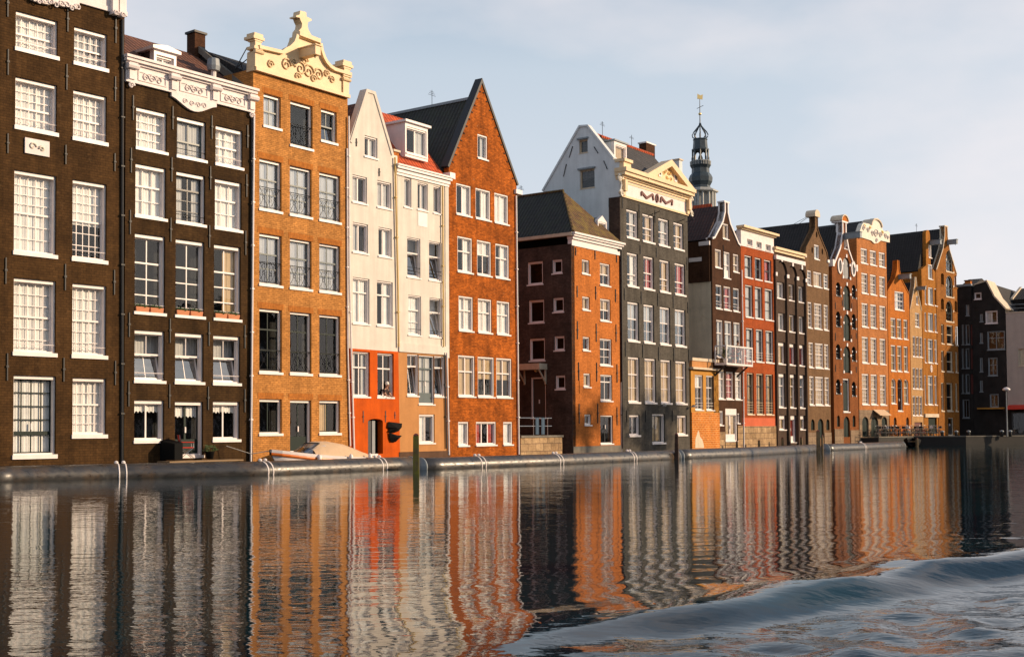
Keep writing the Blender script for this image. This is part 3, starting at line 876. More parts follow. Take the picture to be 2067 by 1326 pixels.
# ---- 3: the amber brick house with the baroque cream top
h = House('canal_house', 'amber brick house crowned by a cream baroque gable with a hoist beam', 510, 703, 2890)
K = dict(d=0.12, fd=0.16, fw=0.09, tb=0.12, sh=0.11, sp=0.06, mt=0.045)
h.win(532, 567, 188, 257, grid=(2, 1, 1), split=0.5, sm='grey_green', cur='full', cm='curtain_grey', glass='glass_bright', base=K)
h.win(586, 631, 203, 296, grid=(1, 1, 1), split=0, sm='dark_sash', rail=True, base=K)
h.win(648, 680, 219, 287, grid=(2, 1, 1), split=0.5, sm='grey_green', cur='upper', cm='curtain_grey', tilt=8, base=K)
h.row([(523.6, 568.5), (585, 629), (644.5, 687)], 319, 425, grid=(2, 1, 2), split=0.63, sm='grey_green', cur='full', cm='curtain_grey', rail=True, glass='glass_bright', base=K)
h.row([(523.5, 569), (585.2, 629), (644.6, 687)], 470, 577, grid=(2, 1, 2), split=0.63, sm='grey_green', cur=['upper', 'full', 'full'], cm='curtain_grey', rail=True, glass='glass_bright', base=K)
h.row([(523.5, 569), (585.4, 628.7), (644.6, 687)], 622, 755, grid=(2, 1, 2), split=0.7, sm='bottle_green', rail=True, base=K)
h.row([(523.5, 569), (644.6, 687)], 805, 880, grid=(2, 1, 2), split=0, sm='bottle_green', cur=['none', 'left'], cm='curtain_tan', base=K)
h.win(585.4, 628.7, 807, 915, name='door', grid=(2, 1, 3), split=0, panel=0.3, sm='bottle_green', base={**K, 'sh': 0.05})
zb = h.z(510, 142.7)
h.shell(zb + 0.1, 'brick_amber', depth=9)
prof = [(509.5, 143), (511, 104), (517, 100.5), (565, 111.5), (572, 106), (582, 101), (591, 92), (595.5, 80), (596.5, 74), (638.8, 90), (641, 104), (646, 119), (652, 130), (660, 139), (669, 145), (703, 156), (702, 197)]
h.prism('gable', 'cream', h.pts(prof), -0.08, 0.4)
mb = MB()
mb.band(h.pts(prof[2:9]), 0.16, -0.26, -0.075)
mb.band(h.pts(prof[9:16]), 0.16, -0.26, -0.075)
mb.band(h.pts([prof[8], prof[9]]), 0.2, -0.3, -0.074)
mb.box(0.02, h.W - 0.02, -0.2, -0.07, zb, zb + 0.16)
for u in (517, 694):
    x = h.s(u, 130)
    mb.box(x - 0.2, x + 0.2, -0.16, -0.07, zb + 0.17, zb + 1.0)
    mb.tube([(x - 0.26, -0.18, zb + 0.86), (x + 0.26, -0.18, zb + 0.86)], 0.09, 8)
h.put('gable_moulding', mb, 'cream')
def urn(uL, uR, vT, vB):
    x0, x1 = h.s(uL, vB), h.s(uR, vB); z1, z0 = h.z((uL + uR) / 2, vT), h.z((uL + uR) / 2, vB)
    c, w, H = (x0 + x1) / 2, (x1 - x0) / 2, z1 - z0
    mb = MB()
    for a, b, k in ((0, .18, .8), (.18, .5, .55), (.5, .62, .7), (.62, .8, 1.0), (.8, 1, .8)):
        mb.box(c - w * k, c + w * k, -0.1 - 0.14 * k, -0.1 + 2 * w * k * 0.8, z0 + H * a, z0 + H * b)
    h.put('pedestal', mb, 'cream')
urn(505, 527, 70, 102); urn(685, 706, 125, 157)
fin = h.pts([(596.5, 76), (598, 64), (603, 58), (604, 50), (601, 44), (599, 38), (592, 37), (592, 34), (599, 32), (600, 24), (612, 27), (613, 36), (623, 41), (623, 44), (616, 47), (615, 55), (617, 63), (622, 72), (630, 82), (637, 90)])
h.prism('finial', 'cream', fin, -0.2, 0.25)
relief(h, [(575, 132, .32, 1), (604, 140, .36, -1), (620, 146, .36, 1), (641, 152, .32, -1), (543, 131, .2, 1), (667, 162, .2, -1), (612, 124, .22, 1), (590, 128, .2, -1), (630, 160, .2, 1), (598, 156, .2, 1), (656, 150, .18, 1)], mat='cream')
hoist(h, 607, 111, 1.15, 'cream', 0.34, 0.42)
mb = MB()
x, z = h.p(500, 150, 1.5)
h.roof_par('tile_dark', 0.2, h.W - 0.3, zb, zb + 1.6, 0.5, 3.5, 9)
h.pipe('white', [(513, 235), (506.5, 935)], 0.045, -0.14)
def lintels(F, l, mat, hgt=0.28):
    for u0, u1, v in l:
        x0, z = F.p(u0, v); x1 = F.s(u1, v)
        F.box('brick_lintel', mat, x0 - 0.1, x1 + 0.1, -0.012, 0.02, z + 0.01, z + hgt)
brick('brick_lintel', (0.46, 0.165, 0.03), (0.36, 0.125, 0.025), (0.28, 0.1, 0.03), row=0.3, width=0.07, msize=0.008, var=(0.9, 1.1))
lintels(h, [(523.6, 568.5, 319), (585, 629, 334), (644.5, 687, 347), (523.5, 569, 470), (585, 629, 481), (644.6, 687, 491), (523.5, 569, 622), (585, 629, 629), (644.6, 687, 635), (523.5, 569, 805), (585, 629, 806), (644.6, 687, 808), (532, 567, 188), (586, 631, 203), (648, 680, 219)], 'brick_lintel')
H3 = h

# ---- 4: the cream house with the orange ground floor
h = House('canal_house', 'narrow cream gabled house with vermilion ground floor and crooked arched door', 704, 804, 2850)
K = dict(d=0.07, fd=0.14, fw=0.06, tb=0.07, sh=0.08, sp=0.06)
h.win(736, 762, 273, 318, grid=(2, 1, 1), split=0, mt=0.07, cur='right', cm='curtain_grey', base=K)
h.row([(711.5, 741), (761.5, 790)], 352, 410, grid=(2, 1, 1), split=0, mt=0.07, cur=['left', 'full'], cm='curtain_grey', base=K)
h.row([(712, 743), (764, 791)], 448, 511, grid=(2, 1, 1), split=0, mt=0.07, cur=['left', 'right'], cm=['curtain_grey', 'curtain_white'], base=K)
h.row([(712, 746), (761, 793)], 559, 655, grid=(2, 1, 1), split=0.7, cur=['full', 'right'], base=K)
h.row([(711, 746), (761, 794)], 708.5, 803, grid=(2, 1, 1), split=0.66, mt=0.06, cur=['sides', 'none'], cm='curtain_grey', base=K)
ds0, ds1 = h.s(742, 880), h.s(772, 880)
dz0, dz1 = h.z(742, 916), h.z(742, 845)
door = archpts(ds0, ds1, dz0, dz1, 0.14)
h.holes.append(door)
zsh = h.z(705, 286); e = 0.012
apx = h.pts([(794, 313), (757, 186), (739, 180), (705.5, 286)])
zor = h.z(706, 703)
allh = h.holes
zsr = apx[0][1]
wall_top = [(e, zor), (h.W - e, zor), (h.W - e, zsr), (apx[0][0], apx[0][1]), apx[1], apx[2], (e, apx[3][1])]
h.holes = [q for q in allh if q[0][1] > zor]
low = [q for q in allh if q[0][1] <= zor]
h.wall(wall_top, 'wall_cream', back=(e, h.W - e, zsr - 0.1, 9))
h.holes = low
h.wall([(e, -0.8), (h.W + 0.12, -0.8), (h.W - 0.02, zor - 0.002), (e, zor - 0.002)], 'wall_vermilion', 'ground_floor_wall', y0=-0.03)
mb = MB().prism([(a, b) for a, b in archpts(ds0, ds0 + (ds1 - ds0) * 0.55, dz0, dz1 - 0.1, 0.06)], 0.16, 0.22)
o = h.put('door', mb, 'dark_sash')
MB().box(ds0 + (ds1 - ds0) * 0.42, ds0 + (ds1 - ds0) * 0.62, 0.12, 0.2, dz0, dz1 - 0.1).build('door_post', 'grey_wood', o)
MB().box(ds0 - 0.02, ds0 + (ds1 - ds0) * 0.6, -0.1, 0.2, dz0 - 0.1, dz0).build('threshold', 'white', o)
MB().box(ds0 - 0.2, ds1 + 0.4, 0.5, 0.52, dz0 - 0.2, dz1 + 0.1).build('room_shade_sheet', 'dark_room', o)  # near-black sheet in place of the shade behind the door
mb = MB(); mb.band([apx[0], apx[1], apx[2], apx[3]][::-1], -0.16, -0.05, 0.42)
h.put('coping', mb, 'wall_cream')
cx = (apx[1][0] + apx[2][0]) / 2
h.roof_perp('tile_brown', cx, apx[2][1] - 0.5, 0.05, h.W - 0.05, zsh - 0.05, 0.4, 8.5, z1=zsr - 0.05)
h.anchors([(719, 280, 296), (765, 340, 356), (732, 829, 853), (777, 829, 852), (796, 831, 845)])
h.pipe('white', [(704, 235), (705.5, 560), (709, 700), (715, 913)], 0.045, -0.1)
h.pipe('white', [(700.5, 300), (702, 700), (707, 900)], 0.04, -0.06)
h.pipe('ochre_pipe', [(797.5, 318), (803, 560), (805, 700)], 0.05, -0.1)
H4 = h

# ---- 5: the cream house with red roof
h = House('canal_house', 'cream house with a bright orange tiled roof and white dormer, tan ground floor', None, 907, 2850)
K = dict(d=0.06, fd=0.13, fw=0.05, tb=0.06, sh=0.07, sp=0.05)
h.win(816, 830.5, 358, 420, grid=(1, 1, 1), split=0, cur='right', cm='curtain_grey', base=K)
h.win(843, 863.5, 367, 425, grid=(2, 1, 1), split=0, cur='right', cm='curtain_grey', base=K)
h.win(875, 889.5, 375, 432, grid=(1, 1, 1), split=0, cur='right', cm='curtain_grey', base=K)
h.row([(822, 848.5), (866, 892)], 478, 561, grid=(1, 1, 1), split=0.62, tilt=10, cur='upper', cm='curtain_grey', bars=2, rail='iron', base=K)
h.row([(824, 850), (867, 893)], 595, 678, grid=(1, 1, 2), split=0.64, tilt=[0, 11], cur='full', cm='curtain_white', bars=1, rail='iron', base=K)
h.row([(822, 845), (876.7, 898.5)], [714, 720][0], 801, grid=[(2, 1, 2), (1, 1, 2)], split=0.72, tilt=9, cur='upper', cm='curtain_white', base=K)
h.win(845.3, 876.5, 716.5, 818, grid=(2, 1, 2), split=0.74, panel=0.22, cur='full', cm='curtain_grey', name='door', base={**K, 'sm': 'grey_green'})
h.win(846, 877.5, 836, 897, grid=(2, 1, 2), split=0, cur='left', base={**K, 'fw': 0.09, 'tb': 0.09})
zc = h.z(797, 352); zban = h.z(806, 710); zpl = h.z(812, 912)
allh = h.holes
h.holes = [q for q in allh if q[0][1] > zban]
h.wall([(e, zban + 0.001), (h.W - e, zban + 0.001), (h.W - e, zc), (e, zc)], 'wall_cream', back=(e, h.W - e, zc, 9))
h.holes = [q for q in allh if q[0][1] <= zban]
h.wall([(e, zpl), (h.W - e, zpl), (h.W - e, zban - 0.001), (e, zban - 0.001)], 'wall_tan', 'ground_floor_wall')
h.box('plinth', 'plinth_brown', e, h.W - e, -0.06, 0.3, -0.8, zpl - 0.002)
h.box('string_course', 'wall_cream', 0.02, h.W - 0.1, -0.07, -0.003, zban, h.z(806, 692))
h.cornice('white', -0.1, h.W - 0.05, zc, h.z(797, 331), 0.3)
x0 = h.s(843.5, 430); x1 = h.s(862, 430)
h.box('panel', 'white', x0, x1, -0.02, -0.003, h.z(843.5, 456), h.z(843.5, 428))
ze = h.z(797, 331)
yr = 3.0
zr = h.z(800, 236, yr)
h.roof_par('tile_orange', 0.0, h.W - 0.15, ze, zr, 0.05, yr, 8.5)
D = Frame(h.root, h.M @ Matrix.Translation((0, 0.35, 0)))
a0, a1 = D.s(818, 285), D.s(863.5, 290)
z0_, z1_ = D.z(818, 311), D.z(818, 246)
D.window(a0 + 0.1, a1 - 0.1, z0_ + 0.02, z1_ - 0.2, grid=(2, 1, 1), split=0, mt=0.08, fw=0.06, sh=0.08, cur='right', cm='curtain_grey', d=0.05, rx=(0, 0.05))
D.wall([(a0, z0_ - 0.12), (a1, z0_ - 0.12), (a1, z1_), (a0, z1_)], 'white', 'dormer', thick=0.25)
mb = MB()
for x in (a0, a1 - 0.08):
    mb.prism([(0, 0), (1, 0)][:0] or [(x, 0)] * 0 or [(x, z0_ - 0.1), (x + 0.08, z0_ - 0.1), (x + 0.08, z1_), (x, z1_)], 0.58, 2.3)
h.put('dormer_cheek', mb, 'white')
h.put('dormer_roof', MB().box(a0 - 0.12, a1 + 0.12, 0.2, 2.6, z1_, z1_ + 0.12), 'white')
h.pipe('ochre_pipe', [(893.5, 375), (895.5, 700)], 0.045, -0.1)
h.box('pilaster', 'wall_cream', h.s(898, 520), h.W - 0.02, -0.04, -0.003, zban - 0.15, zc)
h.pipe('white', [(902, 712), (906.5, 918)], 0.05, -0.08)
h.pipe('black_iron', [(897, 712), (901, 905)], 0.035, -0.06)
chimney(h, 'brick_coral', -0.1, 0.2, zc + 0.1, h.z(797, 318) + 0.3, 0.4, 0.4)
H5 = h

# ---- 6: the rust brick spout gable
h = House('canal_house', 'rust brown brick house with a tall steep pointed gable edged in black', 908, 1046, 2840)
K = dict(d=0.04, fd=0.14, fw=0.075, tb=0.08, sh=0.08, sp=0.07)
h.win(964, 984, 270, 321, grid=(1, 1, 1), split=0, tilt=0, cur='right', cm='curtain_grey', base=K)
h.row([(921, 951), (960, 990), (998, 1026)], 369, 434, grid=(2, 1, 1), split=0, mt=0.08, cur=['right', 'right', 'full'], cm='curtain_white', base=K)
h.row([(923.5, 953.5), (963, 991.5), (1000, 1027.5)], 476, 550, grid=(2, 1, 1), split=0.6, mt=0.07, cur=['right', 'upper', 'right'], cm='curtain_white', base=K)
h.row([(926, 955), (965, 992.5), (1003, 1029)], 596.5, 669, grid=(2, 1, 1), split=0.6, mt=0.07, cur='full', cm='curtain_white', base=K)
h.row([(925, 958.5), (964.5, 997.5), (1002, 1033)], 716.5, 802, grid=(2, 1, 1), split=0.62, mt=0.07, cur=['full', 'half', 'half'], cm='curtain_tan', base={**K, 'sh': 0.07})
h.row([(925, 946), (1016, 1034.5)], 851, 902, grid=(1, 1, 1), split=0, tilt=0, cur='full', base=K)
h.win(961, 1001.5, 851, 901, grid=(3, 1, 1), split=0, mt=0.08, cur='sides', cm='curtain_red', base=K)
gl, ga, gr = h.p(906, 338), h.p(972, 168), h.p(1041, 375)
zs = (gl[1] + gr[1]) / 2
h.shell(zs - 0.5, 'brick_rust', [(e, -0.8), (h.W - e, -0.8), (h.W - e, zs), (ga[0] + 0.06, ga[1]), (ga[0] - 0.06, ga[1]), (e, zs)], depth=10)
mb = MB().band([(-0.02, zs), (ga[0], ga[1]), (h.W + 0.02, zs)], 0.14, -0.06, 0.45)
h.put('coping', mb, 'black_iron')
mb = MB()
for (xa, za, xb, zb_) in ((0, zs, ga[0], ga[1]), (h.W, zs, ga[0], ga[1])):
    for i in range(1, 12):
        q = i / 12
        mb.box(xa + (xb - xa) * q - 0.06 + (0.1 if xa == 0 else -0.1), xa + (xb - xa) * q + 0.06 + (0.1 if xa == 0 else -0.1), -0.035, 0.0, za + (zb_ - za) * q - 0.12, za + (zb_ - za) * q - 0.05)
h.put('tumbled_brick', mb, 'brick_dark')
h.roof_perp('tile_shaded', ga[0], ga[1] - 0.75, -0.05, h.W + 0.05, zs - 0.15, 0.45, 11)
h.put('ridge_lead', MB().box(ga[0] - 0.12, ga[0] + 0.12, 0.5, 11, ga[1] - 0.83, ga[1] - 0.68), 'lead_grey')
h.pipe('white', [(1042, 395), (1047.5, 917)], 0.05, -0.08)
h.box('gutter_stop', 'white', h.W - 0.25, h.W + 0.35, -0.15, 0.4, zs - 0.5, zs - 0.25)
x0 = h.s(905, 345)
h.box('gutter_stop', 'white', -0.15, 0.3, -0.22, 0.3, h.z(908, 362), h.z(908, 350))
H6 = h

# ---- 7: the coral house across the little yard
h = House('canal_house', 'coral brick corner house with mossy hipped roof and long side wall coloured dark for shade', 1156, 1252.5, 2830)
K = dict(d=0.07, fd=0.13, fw=0.07, tb=0.08, sh=0.08, sp=0.06)
h.win(1174.6, 1190, 523, 554, grid=(1, 1, 1), split=0, cur='right', cm='curtain_tan', base=K)
h.win(1211, 1231.6, 530, 577, grid=(2, 1, 1), split=0.5, cur='upper', cm='curtain_tan', base=K)
h.win(1175.5, 1190.5, 597.6, 627, grid=(1, 1, 1), split=0, cur='right', cm='curtain_tan', base=K)
h.win(1211.5, 1232.5, 602, 649, grid=(2, 1, 1), split=0.5, cur='upper', cm='curtain_tan', base=K)
h.win(1176.5, 1190.5, 679, 709, grid=(1, 1, 1), split=0, base=K)
h.win(1211, 1235, 682.5, 739, grid=(2, 1, 2), split=0.62, base=K)
h.win(1178, 1192, 753, 783, grid=(1, 1, 1), split=0, cur='right', cm='curtain_tan', base=K)
h.win(1212, 1236, 755.5, 811, grid=(2, 1, 1), split=0.75, base=K)
h.win(1180, 1193.5, 836, 860, grid=(1, 1, 1), split=0, base=K)
h.win(1212, 1237.5, 838, 898, name='door', grid=(2, 1, 2), split=0, sm='dark_sash', base=K)
zc = h.z(1156, 496); zt = h.z(1156, 470)
h.shell(zc + 0.1, 'brick_coral', depth=9.6, left=False)
h.cornice('white', 0.02, h.W, zc, zt, 0.4, steps=[(0, 0.5, 0.15), (0.5, 0.7, 0.45), (0.7, 0.85, 0.75), (0.85, 1, 1)])
h.box('plinth', 'stone_grey', e, h.W - e, -0.05, 0.1, -0.8, h.z(1160, 901))
h.anchors([(1161.5, 500, 516), (1200.5, 505, 524), (1244, 515, 530), (1164.5, 577, 600), (1202, 578, 605), (1242, 584, 610), (1165, 648, 685), (1203, 653, 690), (1243, 655, 690), (1167.5, 731, 768), (1204, 732, 770), (1245, 735, 772), (1168.5, 815, 855), (1206, 815, 854), (1245, 822, 858)])
# hipped roof, ridge running back from above the front
q = h.p(1145, 388, 2.4)
ax, az = h.W / 2 - 0.1, q[1]
mb = MB().add([(-0.15, -0.25, zt), (h.W + 0.1, -0.25, zt), (ax, 2.4, az)], [(0, 1, 2)])
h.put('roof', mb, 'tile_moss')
mb = MB().add([(-0.15, -0.25, zt), (h.W + 0.1, -0.25, zt), (ax, 2.4, az), (-0.15, 9.6, zt), (h.W + 0.1, 9.6, zt), (ax, 9.6, az)],
              [(0, 2, 5, 3), (1, 4, 5, 2), (3, 5, 4), (0, 3, 4, 1)])
h.put('roof', mb, 'tile_shaded')  # same roof as the mossy front, slope's shade put into darker tiles
h.put('roof_hip', MB().tube([(-0.15, -0.25, zt + 0.02), (ax, 2.4, az + 0.03), (ax, 9.6, az + 0.03)], 0.09, 6), 'tile_moss')
# dormer in the front hip
D = Frame(h.root, h.M @ Matrix.Translation((0, 0.55, 0)))
a0, a1 = D.s(1207, 462), D.s(1225, 465)
z0_, z1_ = D.z(1207, 473), D.z(1207, 446)
D.window(a0 + 0.08, a1 - 0.08, z0_, z1_ - 0.02, grid=(1, 1, 1), split=0, fw=0.05, sh=0.04, cur='right', cm='curtain_tan', d=0.04, rx=(0, 0))
cxx = (a0 + a1) / 2
D.wall([(a0, z0_ - 0.1), (a1, z0_ - 0.1), (a1, z1_ + 0.05), (cxx, z1_ + 0.42), (a0, z1_ + 0.05)], 'white', 'dormer', thick=0.25)
h.put('dormer_roof', MB().prism([(a0 + 0.01, z0_ - 0.1), (a1 - 0.01, z0_ - 0.1), (a1 - 0.01, z1_), (cxx, z1_ + 0.36), (a0 + 0.01, z1_)], 0.82, 2.3), 'lead_grey')
# side wall in the yard, its shade put into the brick colour
S = h.side(9.6)
K2 = dict(d=0.05, fd=0.12, fw=0.09, tb=0.09, sh=0.08, sp=0.05, fm='white', glass='glass_dark')
for (u0, u1, a, b) in ((1065, 1096, 530, 578), (1067.5, 1098.5, 607, 655), (1069, 1100, 684, 731)):
    S.win(u0, u1, a, b, grid=(1, 1, 1), split=0, base=K2)
for (u0, u1, a, b) in ((1115, 1135, 525, 555), (1116.5, 1138, 602, 633), (1119, 1139.5, 679, 710), (1121.5, 1141, 758, 788)):
    S.win(u0, u1, a, b, grid=(1, 1, 1), split=0, base=K2)
S.win(1072, 1102, 762, 846, name='door', grid=(1, 1, 1), split=0, panel=0.97, sm='dark_sash', base={**K2, 'sh': 0.03})
S.wall([(0.0, -0.8), (9.6, -0.8), (9.6, zc + 0.1), (0.0, zc + 0.1)], 'brick_dark', 'side_wall', y0=-0.02, thick=0.36)
S.put('eaves_board', MB().box(0.2, 9.8, -0.28, -0.02, zt - 0.22, zt - 0.02), 'stone_trim')
x0, x1 = S.s(1057, 745), S.s(1105, 740)
za, zb2 = S.z(1057, 748), S.z(1057, 738)
mb = MB().box(x0, x1, -0.9, -0.02, za, zb2 + 0.06)
for x in (x0 + 0.08, x1 - 0.16):
    mb.prism([(0, 0)][:0] or [(x, za - 0.9), (x + 0.09, za - 0.9), (x + 0.09, za), (x, za)], -0.12, -0.02)
    mb.add([(x, -0.85, za), (x + 0.08, -0.85, za), (x + 0.08, -0.02, za - 0.9), (x, -0.02, za - 0.9), (x, -0.75, za), (x + 0.08, -0.75, za), (x + 0.08, -0.02, za - 0.78), (x, -0.02, za - 0.78)],
           [(0, 3, 2, 1), (4, 5, 6, 7), (0, 1, 5, 4), (1, 2, 6, 5), (2, 3, 7, 6), (3, 0, 4, 7)])
S.put('door_canopy', mb, 'stone_trim')
lx, lz = S.p(1083, 748, -0.4)
S.put('lamp', MB().lathe([(0.02, lz - 0.1), (0.1, lz - 0.06), (0.12, lz), (0.08, lz + 0.07), (0.02, lz + 0.1)], 10, (lx, -0.45)), 'gold')
h.anchors([(1161, 500, 500.5)][:0])
h.pipe('black_iron', [(1254.5, 500), (1257, 905)], 0.05, -0.05)
x, z = h.p(1250, 505, -0.2)
spb = MB(); spiral(spb, h.W - 0.05, zt - 0.35, 0.3, -0.12, 1.2, 0.08); h.put('gutter_bracket', spb, 'black_iron')
H7 = h

# ---- 8: the slate house with the pediment
h = House('canal_house', 'slate grey house with white gabled side and lettered cream pediment', 1256, 1392.5, 2830)
K = dict(d=0.10, fd=0.14, fw=0.08, tb=0.12, sh=0.12, sp=0.07)
h.row([(1264.6, 1288), (1297, 1320.5), (1329, 1350.5), (1359.5, 1379.5)], 421, 481, grid=(2, 1, 2), split=0.5, cur='right', cm=['curtain_grey', 'curtain_tan'], base=K)
h.row([(1266, 1288), (1299, 1320), (1331.6, 1352), (1362, 1383)], 508.5, 579, grid=(2, 1, 2), split=[0.35, 0.5, 0.4, 0.4], cur='right', cm=['curtain_white', 'curtain_red', 'curtain_tan', 'curtain_red'], base=K)
h.row([(1267, 1290), (1299.5, 1320.5), (1332, 1353), (1362.5, 1384)], 608, 690, grid=(2, 1, 2), split=0.58, cur=['upper', 'upper', 'upper', 'upper'], cm='curtain_grey', glass='glass_bright', base=K)
h.row([(1268, 1291.5), (1301.5, 1324.5), (1334, 1355), (1364, 1385.5)], 719.5, 814.5, grid=(2, 1, 2), split=0.63, cur='full', cm='curtain_tan', base=K)
h.row([(1270, 1291.5), (1367, 1386.5)], 837, 882, grid=(2, 1, 1), split=0, cur=['none', 'full'], cm='curtain_tan', base=K)
h.win(1316.5, 1342.5, 835, 897, name='door', grid=(2, 1, 1), split=0.0, cur='full', cm='curtain_tan', sm='dark_sash', base={**K, 'fd': 0.3})
zb = h.z(1256, 398)
zt = h.z(1271, 346)
h.shell(zb + 0.05, 'wall_slate', depth=8.4, left=False)
h.box('frieze', 'frieze_white', 0.02, h.W - 0.02, -0.06, 0.3, zb, zb + (zt - zb) * 0.60)
mb = MB()
H_ = zt - zb
mb.box(0, h.W, -0.1, -0.055, zb, zb + 0.14).box(0.35, h.W - 0.35, -0.09, -0.055, zb + H_ * 0.5, zb + H_ * 0.56)
for a, b, p in ((0.60, 0.68, 0.15), (0.68, 0.74, 0.28), (0.74, 0.86, 0.5), (0.86, 1.0, 0.62)):
    mb.box(-p * 0.35, h.W + p * 0.35, -p, 0.3, zb + H_ * a, zb + H_ * b)
h.put('cornice', mb, 'cream')
ap = h.p(1345, 320, -0.4)
pl, pr = h.W * 0.29, h.W + 0.18
pc = (pl + pr) / 2
pa = h.z(1345, 322, -0.3)
tri = [(pl, zt), (pr, zt), (pc, pa)]
h.prism('pediment', 'cream', tri, -0.2, 0.3)
mb = MB().band([(pl, zt + 0.02), (pc, pa + 0.02), (pr, zt + 0.02)], -0.42, -0.55, -0.19)
h.put('pediment_moulding', mb, 'cream')
wx0 = pl + (pr - pl) * 0.30
for k in (0.33, 0.66):
    x = pl + (pr - pl) * k
    o = h.box('pediment_window', 'white', x - 0.2, x + 0.2, -0.25, -0.195, zt + 0.22, zt + 0.95)
    MB().box(x - 0.1, x + 0.1, -0.262, -0.252, zt + 0.35, zt + 0.8).build('pane', 'dark_room', o)
mb = MB()
for k in range(9):
    spiral(mb, pl + (pr - pl) * (0.42 + 0.018 * k), zt + 0.55 + 0.35 * math.sin(k * 1.3), 0.16, -0.22, 1.2, 0.035, 1 if k % 2 else -1)
h.put('pediment_carving', mb, 'gold')
# parapet block and consoles at the ends
h.put('parapet_block', MB().box(0.0, 0.95, -0.3, 0.3, zt, zt + 0.42).box(-0.08, 1.02, -0.42, 0.35, zt + 0.42, zt + 0.62), 'cream')
for x in (0.12, h.W - 0.35):
    h.put('console', MB().box(x, x + 0.3, -0.35, -0.05, zb + H_ * 0.2, zb + H_ * 0.6).prism([(x, zb + 0.1), (x + 0.3, zb + 0.1), (x + 0.3, zb + H_ * 0.2), (x, zb + H_ * 0.2)], -0.2, -0.05), 'cream')
for x, y in ((-0.22, -0.15), (h.W + 0.2, -0.15)):
    mb = MB()
    spiral(mb, x, zb + H_ * 0.62, 0.28, y, 1.4, 0.1); spiral(mb, x + 0.05, zb + 0.15, 0.22, y - 0.05, 1.4, 0.1, -1)
    mb.tube([(x - 0.1, y, zb + H_ * 0.7), (x + 0.15, y, zb + H_ * 0.4), (x - 0.05, y, zb + 0.1)], 0.07, 6)
    h.put('scroll_bracket', mb, 'relief')
# the dark iron letters M O M on the frieze
def letter(l, w=0.16):
    mb = MB()
    for a, b in zip(l[:-1], l[1:]):
        d = Vector((b[0] - a[0], b[1] - a[1])).normalized(); n = Vector((-d.y, d.x)) * w / 2
        mb.prism([(a[0] + n.x, a[1] + n.y), (b[0] + n.x, b[1] + n.y), (b[0] - n.x, b[1] - n.y), (a[0] - n.x, a[1] - n.y)], -0.14, -0.065)
    return mb
for l in ([(1293, 396), (1292.5, 388), (1303, 400.5), (1315, 393), (1317, 405)], [(1331, 409), (1332.5, 399), (1342, 411), (1354.5, 405), (1354, 415)]):
    h.put('iron_letter', letter(h.pts(l)), 'letter_iron')
cx, cz = h.p(1324, 401)
rx = 0.15
h.put('iron_letter', letter([(cx + rx * math.cos(i * math.pi / 6), cz + 0.26 * math.sin(i * math.pi / 6)) for i in range(13)], 0.1), 'letter_iron')
# label mouldings and anchors on the slate wall
h.anchors([(1255.8, 400, 421), (1290, 412, 440), (1322, 425, 450), (1292, 495, 513), (1324.5, 500, 520), (1386.5, 520, 545), (1260, 582, 606), (1294, 588, 614), (1327.5, 592, 618), (1358.5, 595, 622), (1388, 610, 632), (1262, 690, 720), (1297, 695, 722), (1329, 700, 728), (1360, 702, 730), (1390, 705, 732), (1265, 828, 852), (1303, 828, 852), (1357, 828, 850)])
for u, v in ((1331, 820), (1391, 822)):
    x, z = h.p(u, v)
    mb = MB().tube([(x, 0, z), (x, -0.3, z + 0.05)], 0.035, 6).lathe([(0.03, z - 0.02), (0.16, z + 0.02), (0.17, z + 0.1), (0.05, z + 0.18)], 8, (x, -0.38))
    h.put('wall_lamp', mb, 'steel')
for u, v in ((1308, 437), (1322, 431), (1372, 447), (1390, 447)):
    x, z = h.p(u, v)
    h.put('flagpole_bracket', MB().tube([(x, 0, z), (x - 0.05, -0.45, z + 0.12)], 0.03, 5), 'black_iron')
# the white gable on the left side
S = h.side(8.4)
sp_ = lambda u, v: S.p(u, v)
back_s = S.s(1097, 385)
g0, g1, g2, g3 = S.p(1097, 387), S.p(1171, 257), S.p(1186, 256), S.p(1238, 322)
for (u0, u1, a, b) in ((1169, 1186.5, 284, 312), (1170.5, 1200.5, 345, 384)):
    S.win(u0, u1, a, b, grid=(1, 1, 1), split=0, fm='stone_trim', fw=0.03, tb=0.03, sh=0.03, d=0.08)
    x0, x1 = S.s(u0 - 3, a), S.s(u1 + 2, a); zz = S.z(u0, a)
    S.box('lintel', 'lead_grey', x0, x1, -0.14, -0.0, zz + 0.03, zz + 0.14)
S.win(1168, 1183, 427, 455, grid=(1, 1, 1), split=0, fm='white', fw=0.06, tb=0.06, sh=0.05)
S.wall([(g0[0], -0.8), (8.38, -0.8), (8.38, g3[1] - 0.1), g3, g2, g1, (g0[0], g0[1])], 'wall_white', 'side_gable', y0=-0.02, thick=0.34)
S.put('coping', MB().band([g0, g1, g2, g3], 0.12, -0.1, 0.36), 'wall_white')
for u, a, b, du in ((1153, 296, 319, 7), (1141, 332, 357, 6), (1204, 297, 310, -8), (1223, 325, 342, -7), (1230, 400, 418, 0)):
    p0, p1 = S.p(u + du / 2, a), S.p(u - du / 2, b)
    S.put('wall_anchor', MB().tube([(p0[0], -0.05, p0[1]), (p1[0], -0.05, p1[1])], 0.03, 5), 'black_iron')
S.box('dark_flank', 'brick_dark', 7.55, 8.395, -0.05, -0.022, 4.8, S.z(1245, 398))
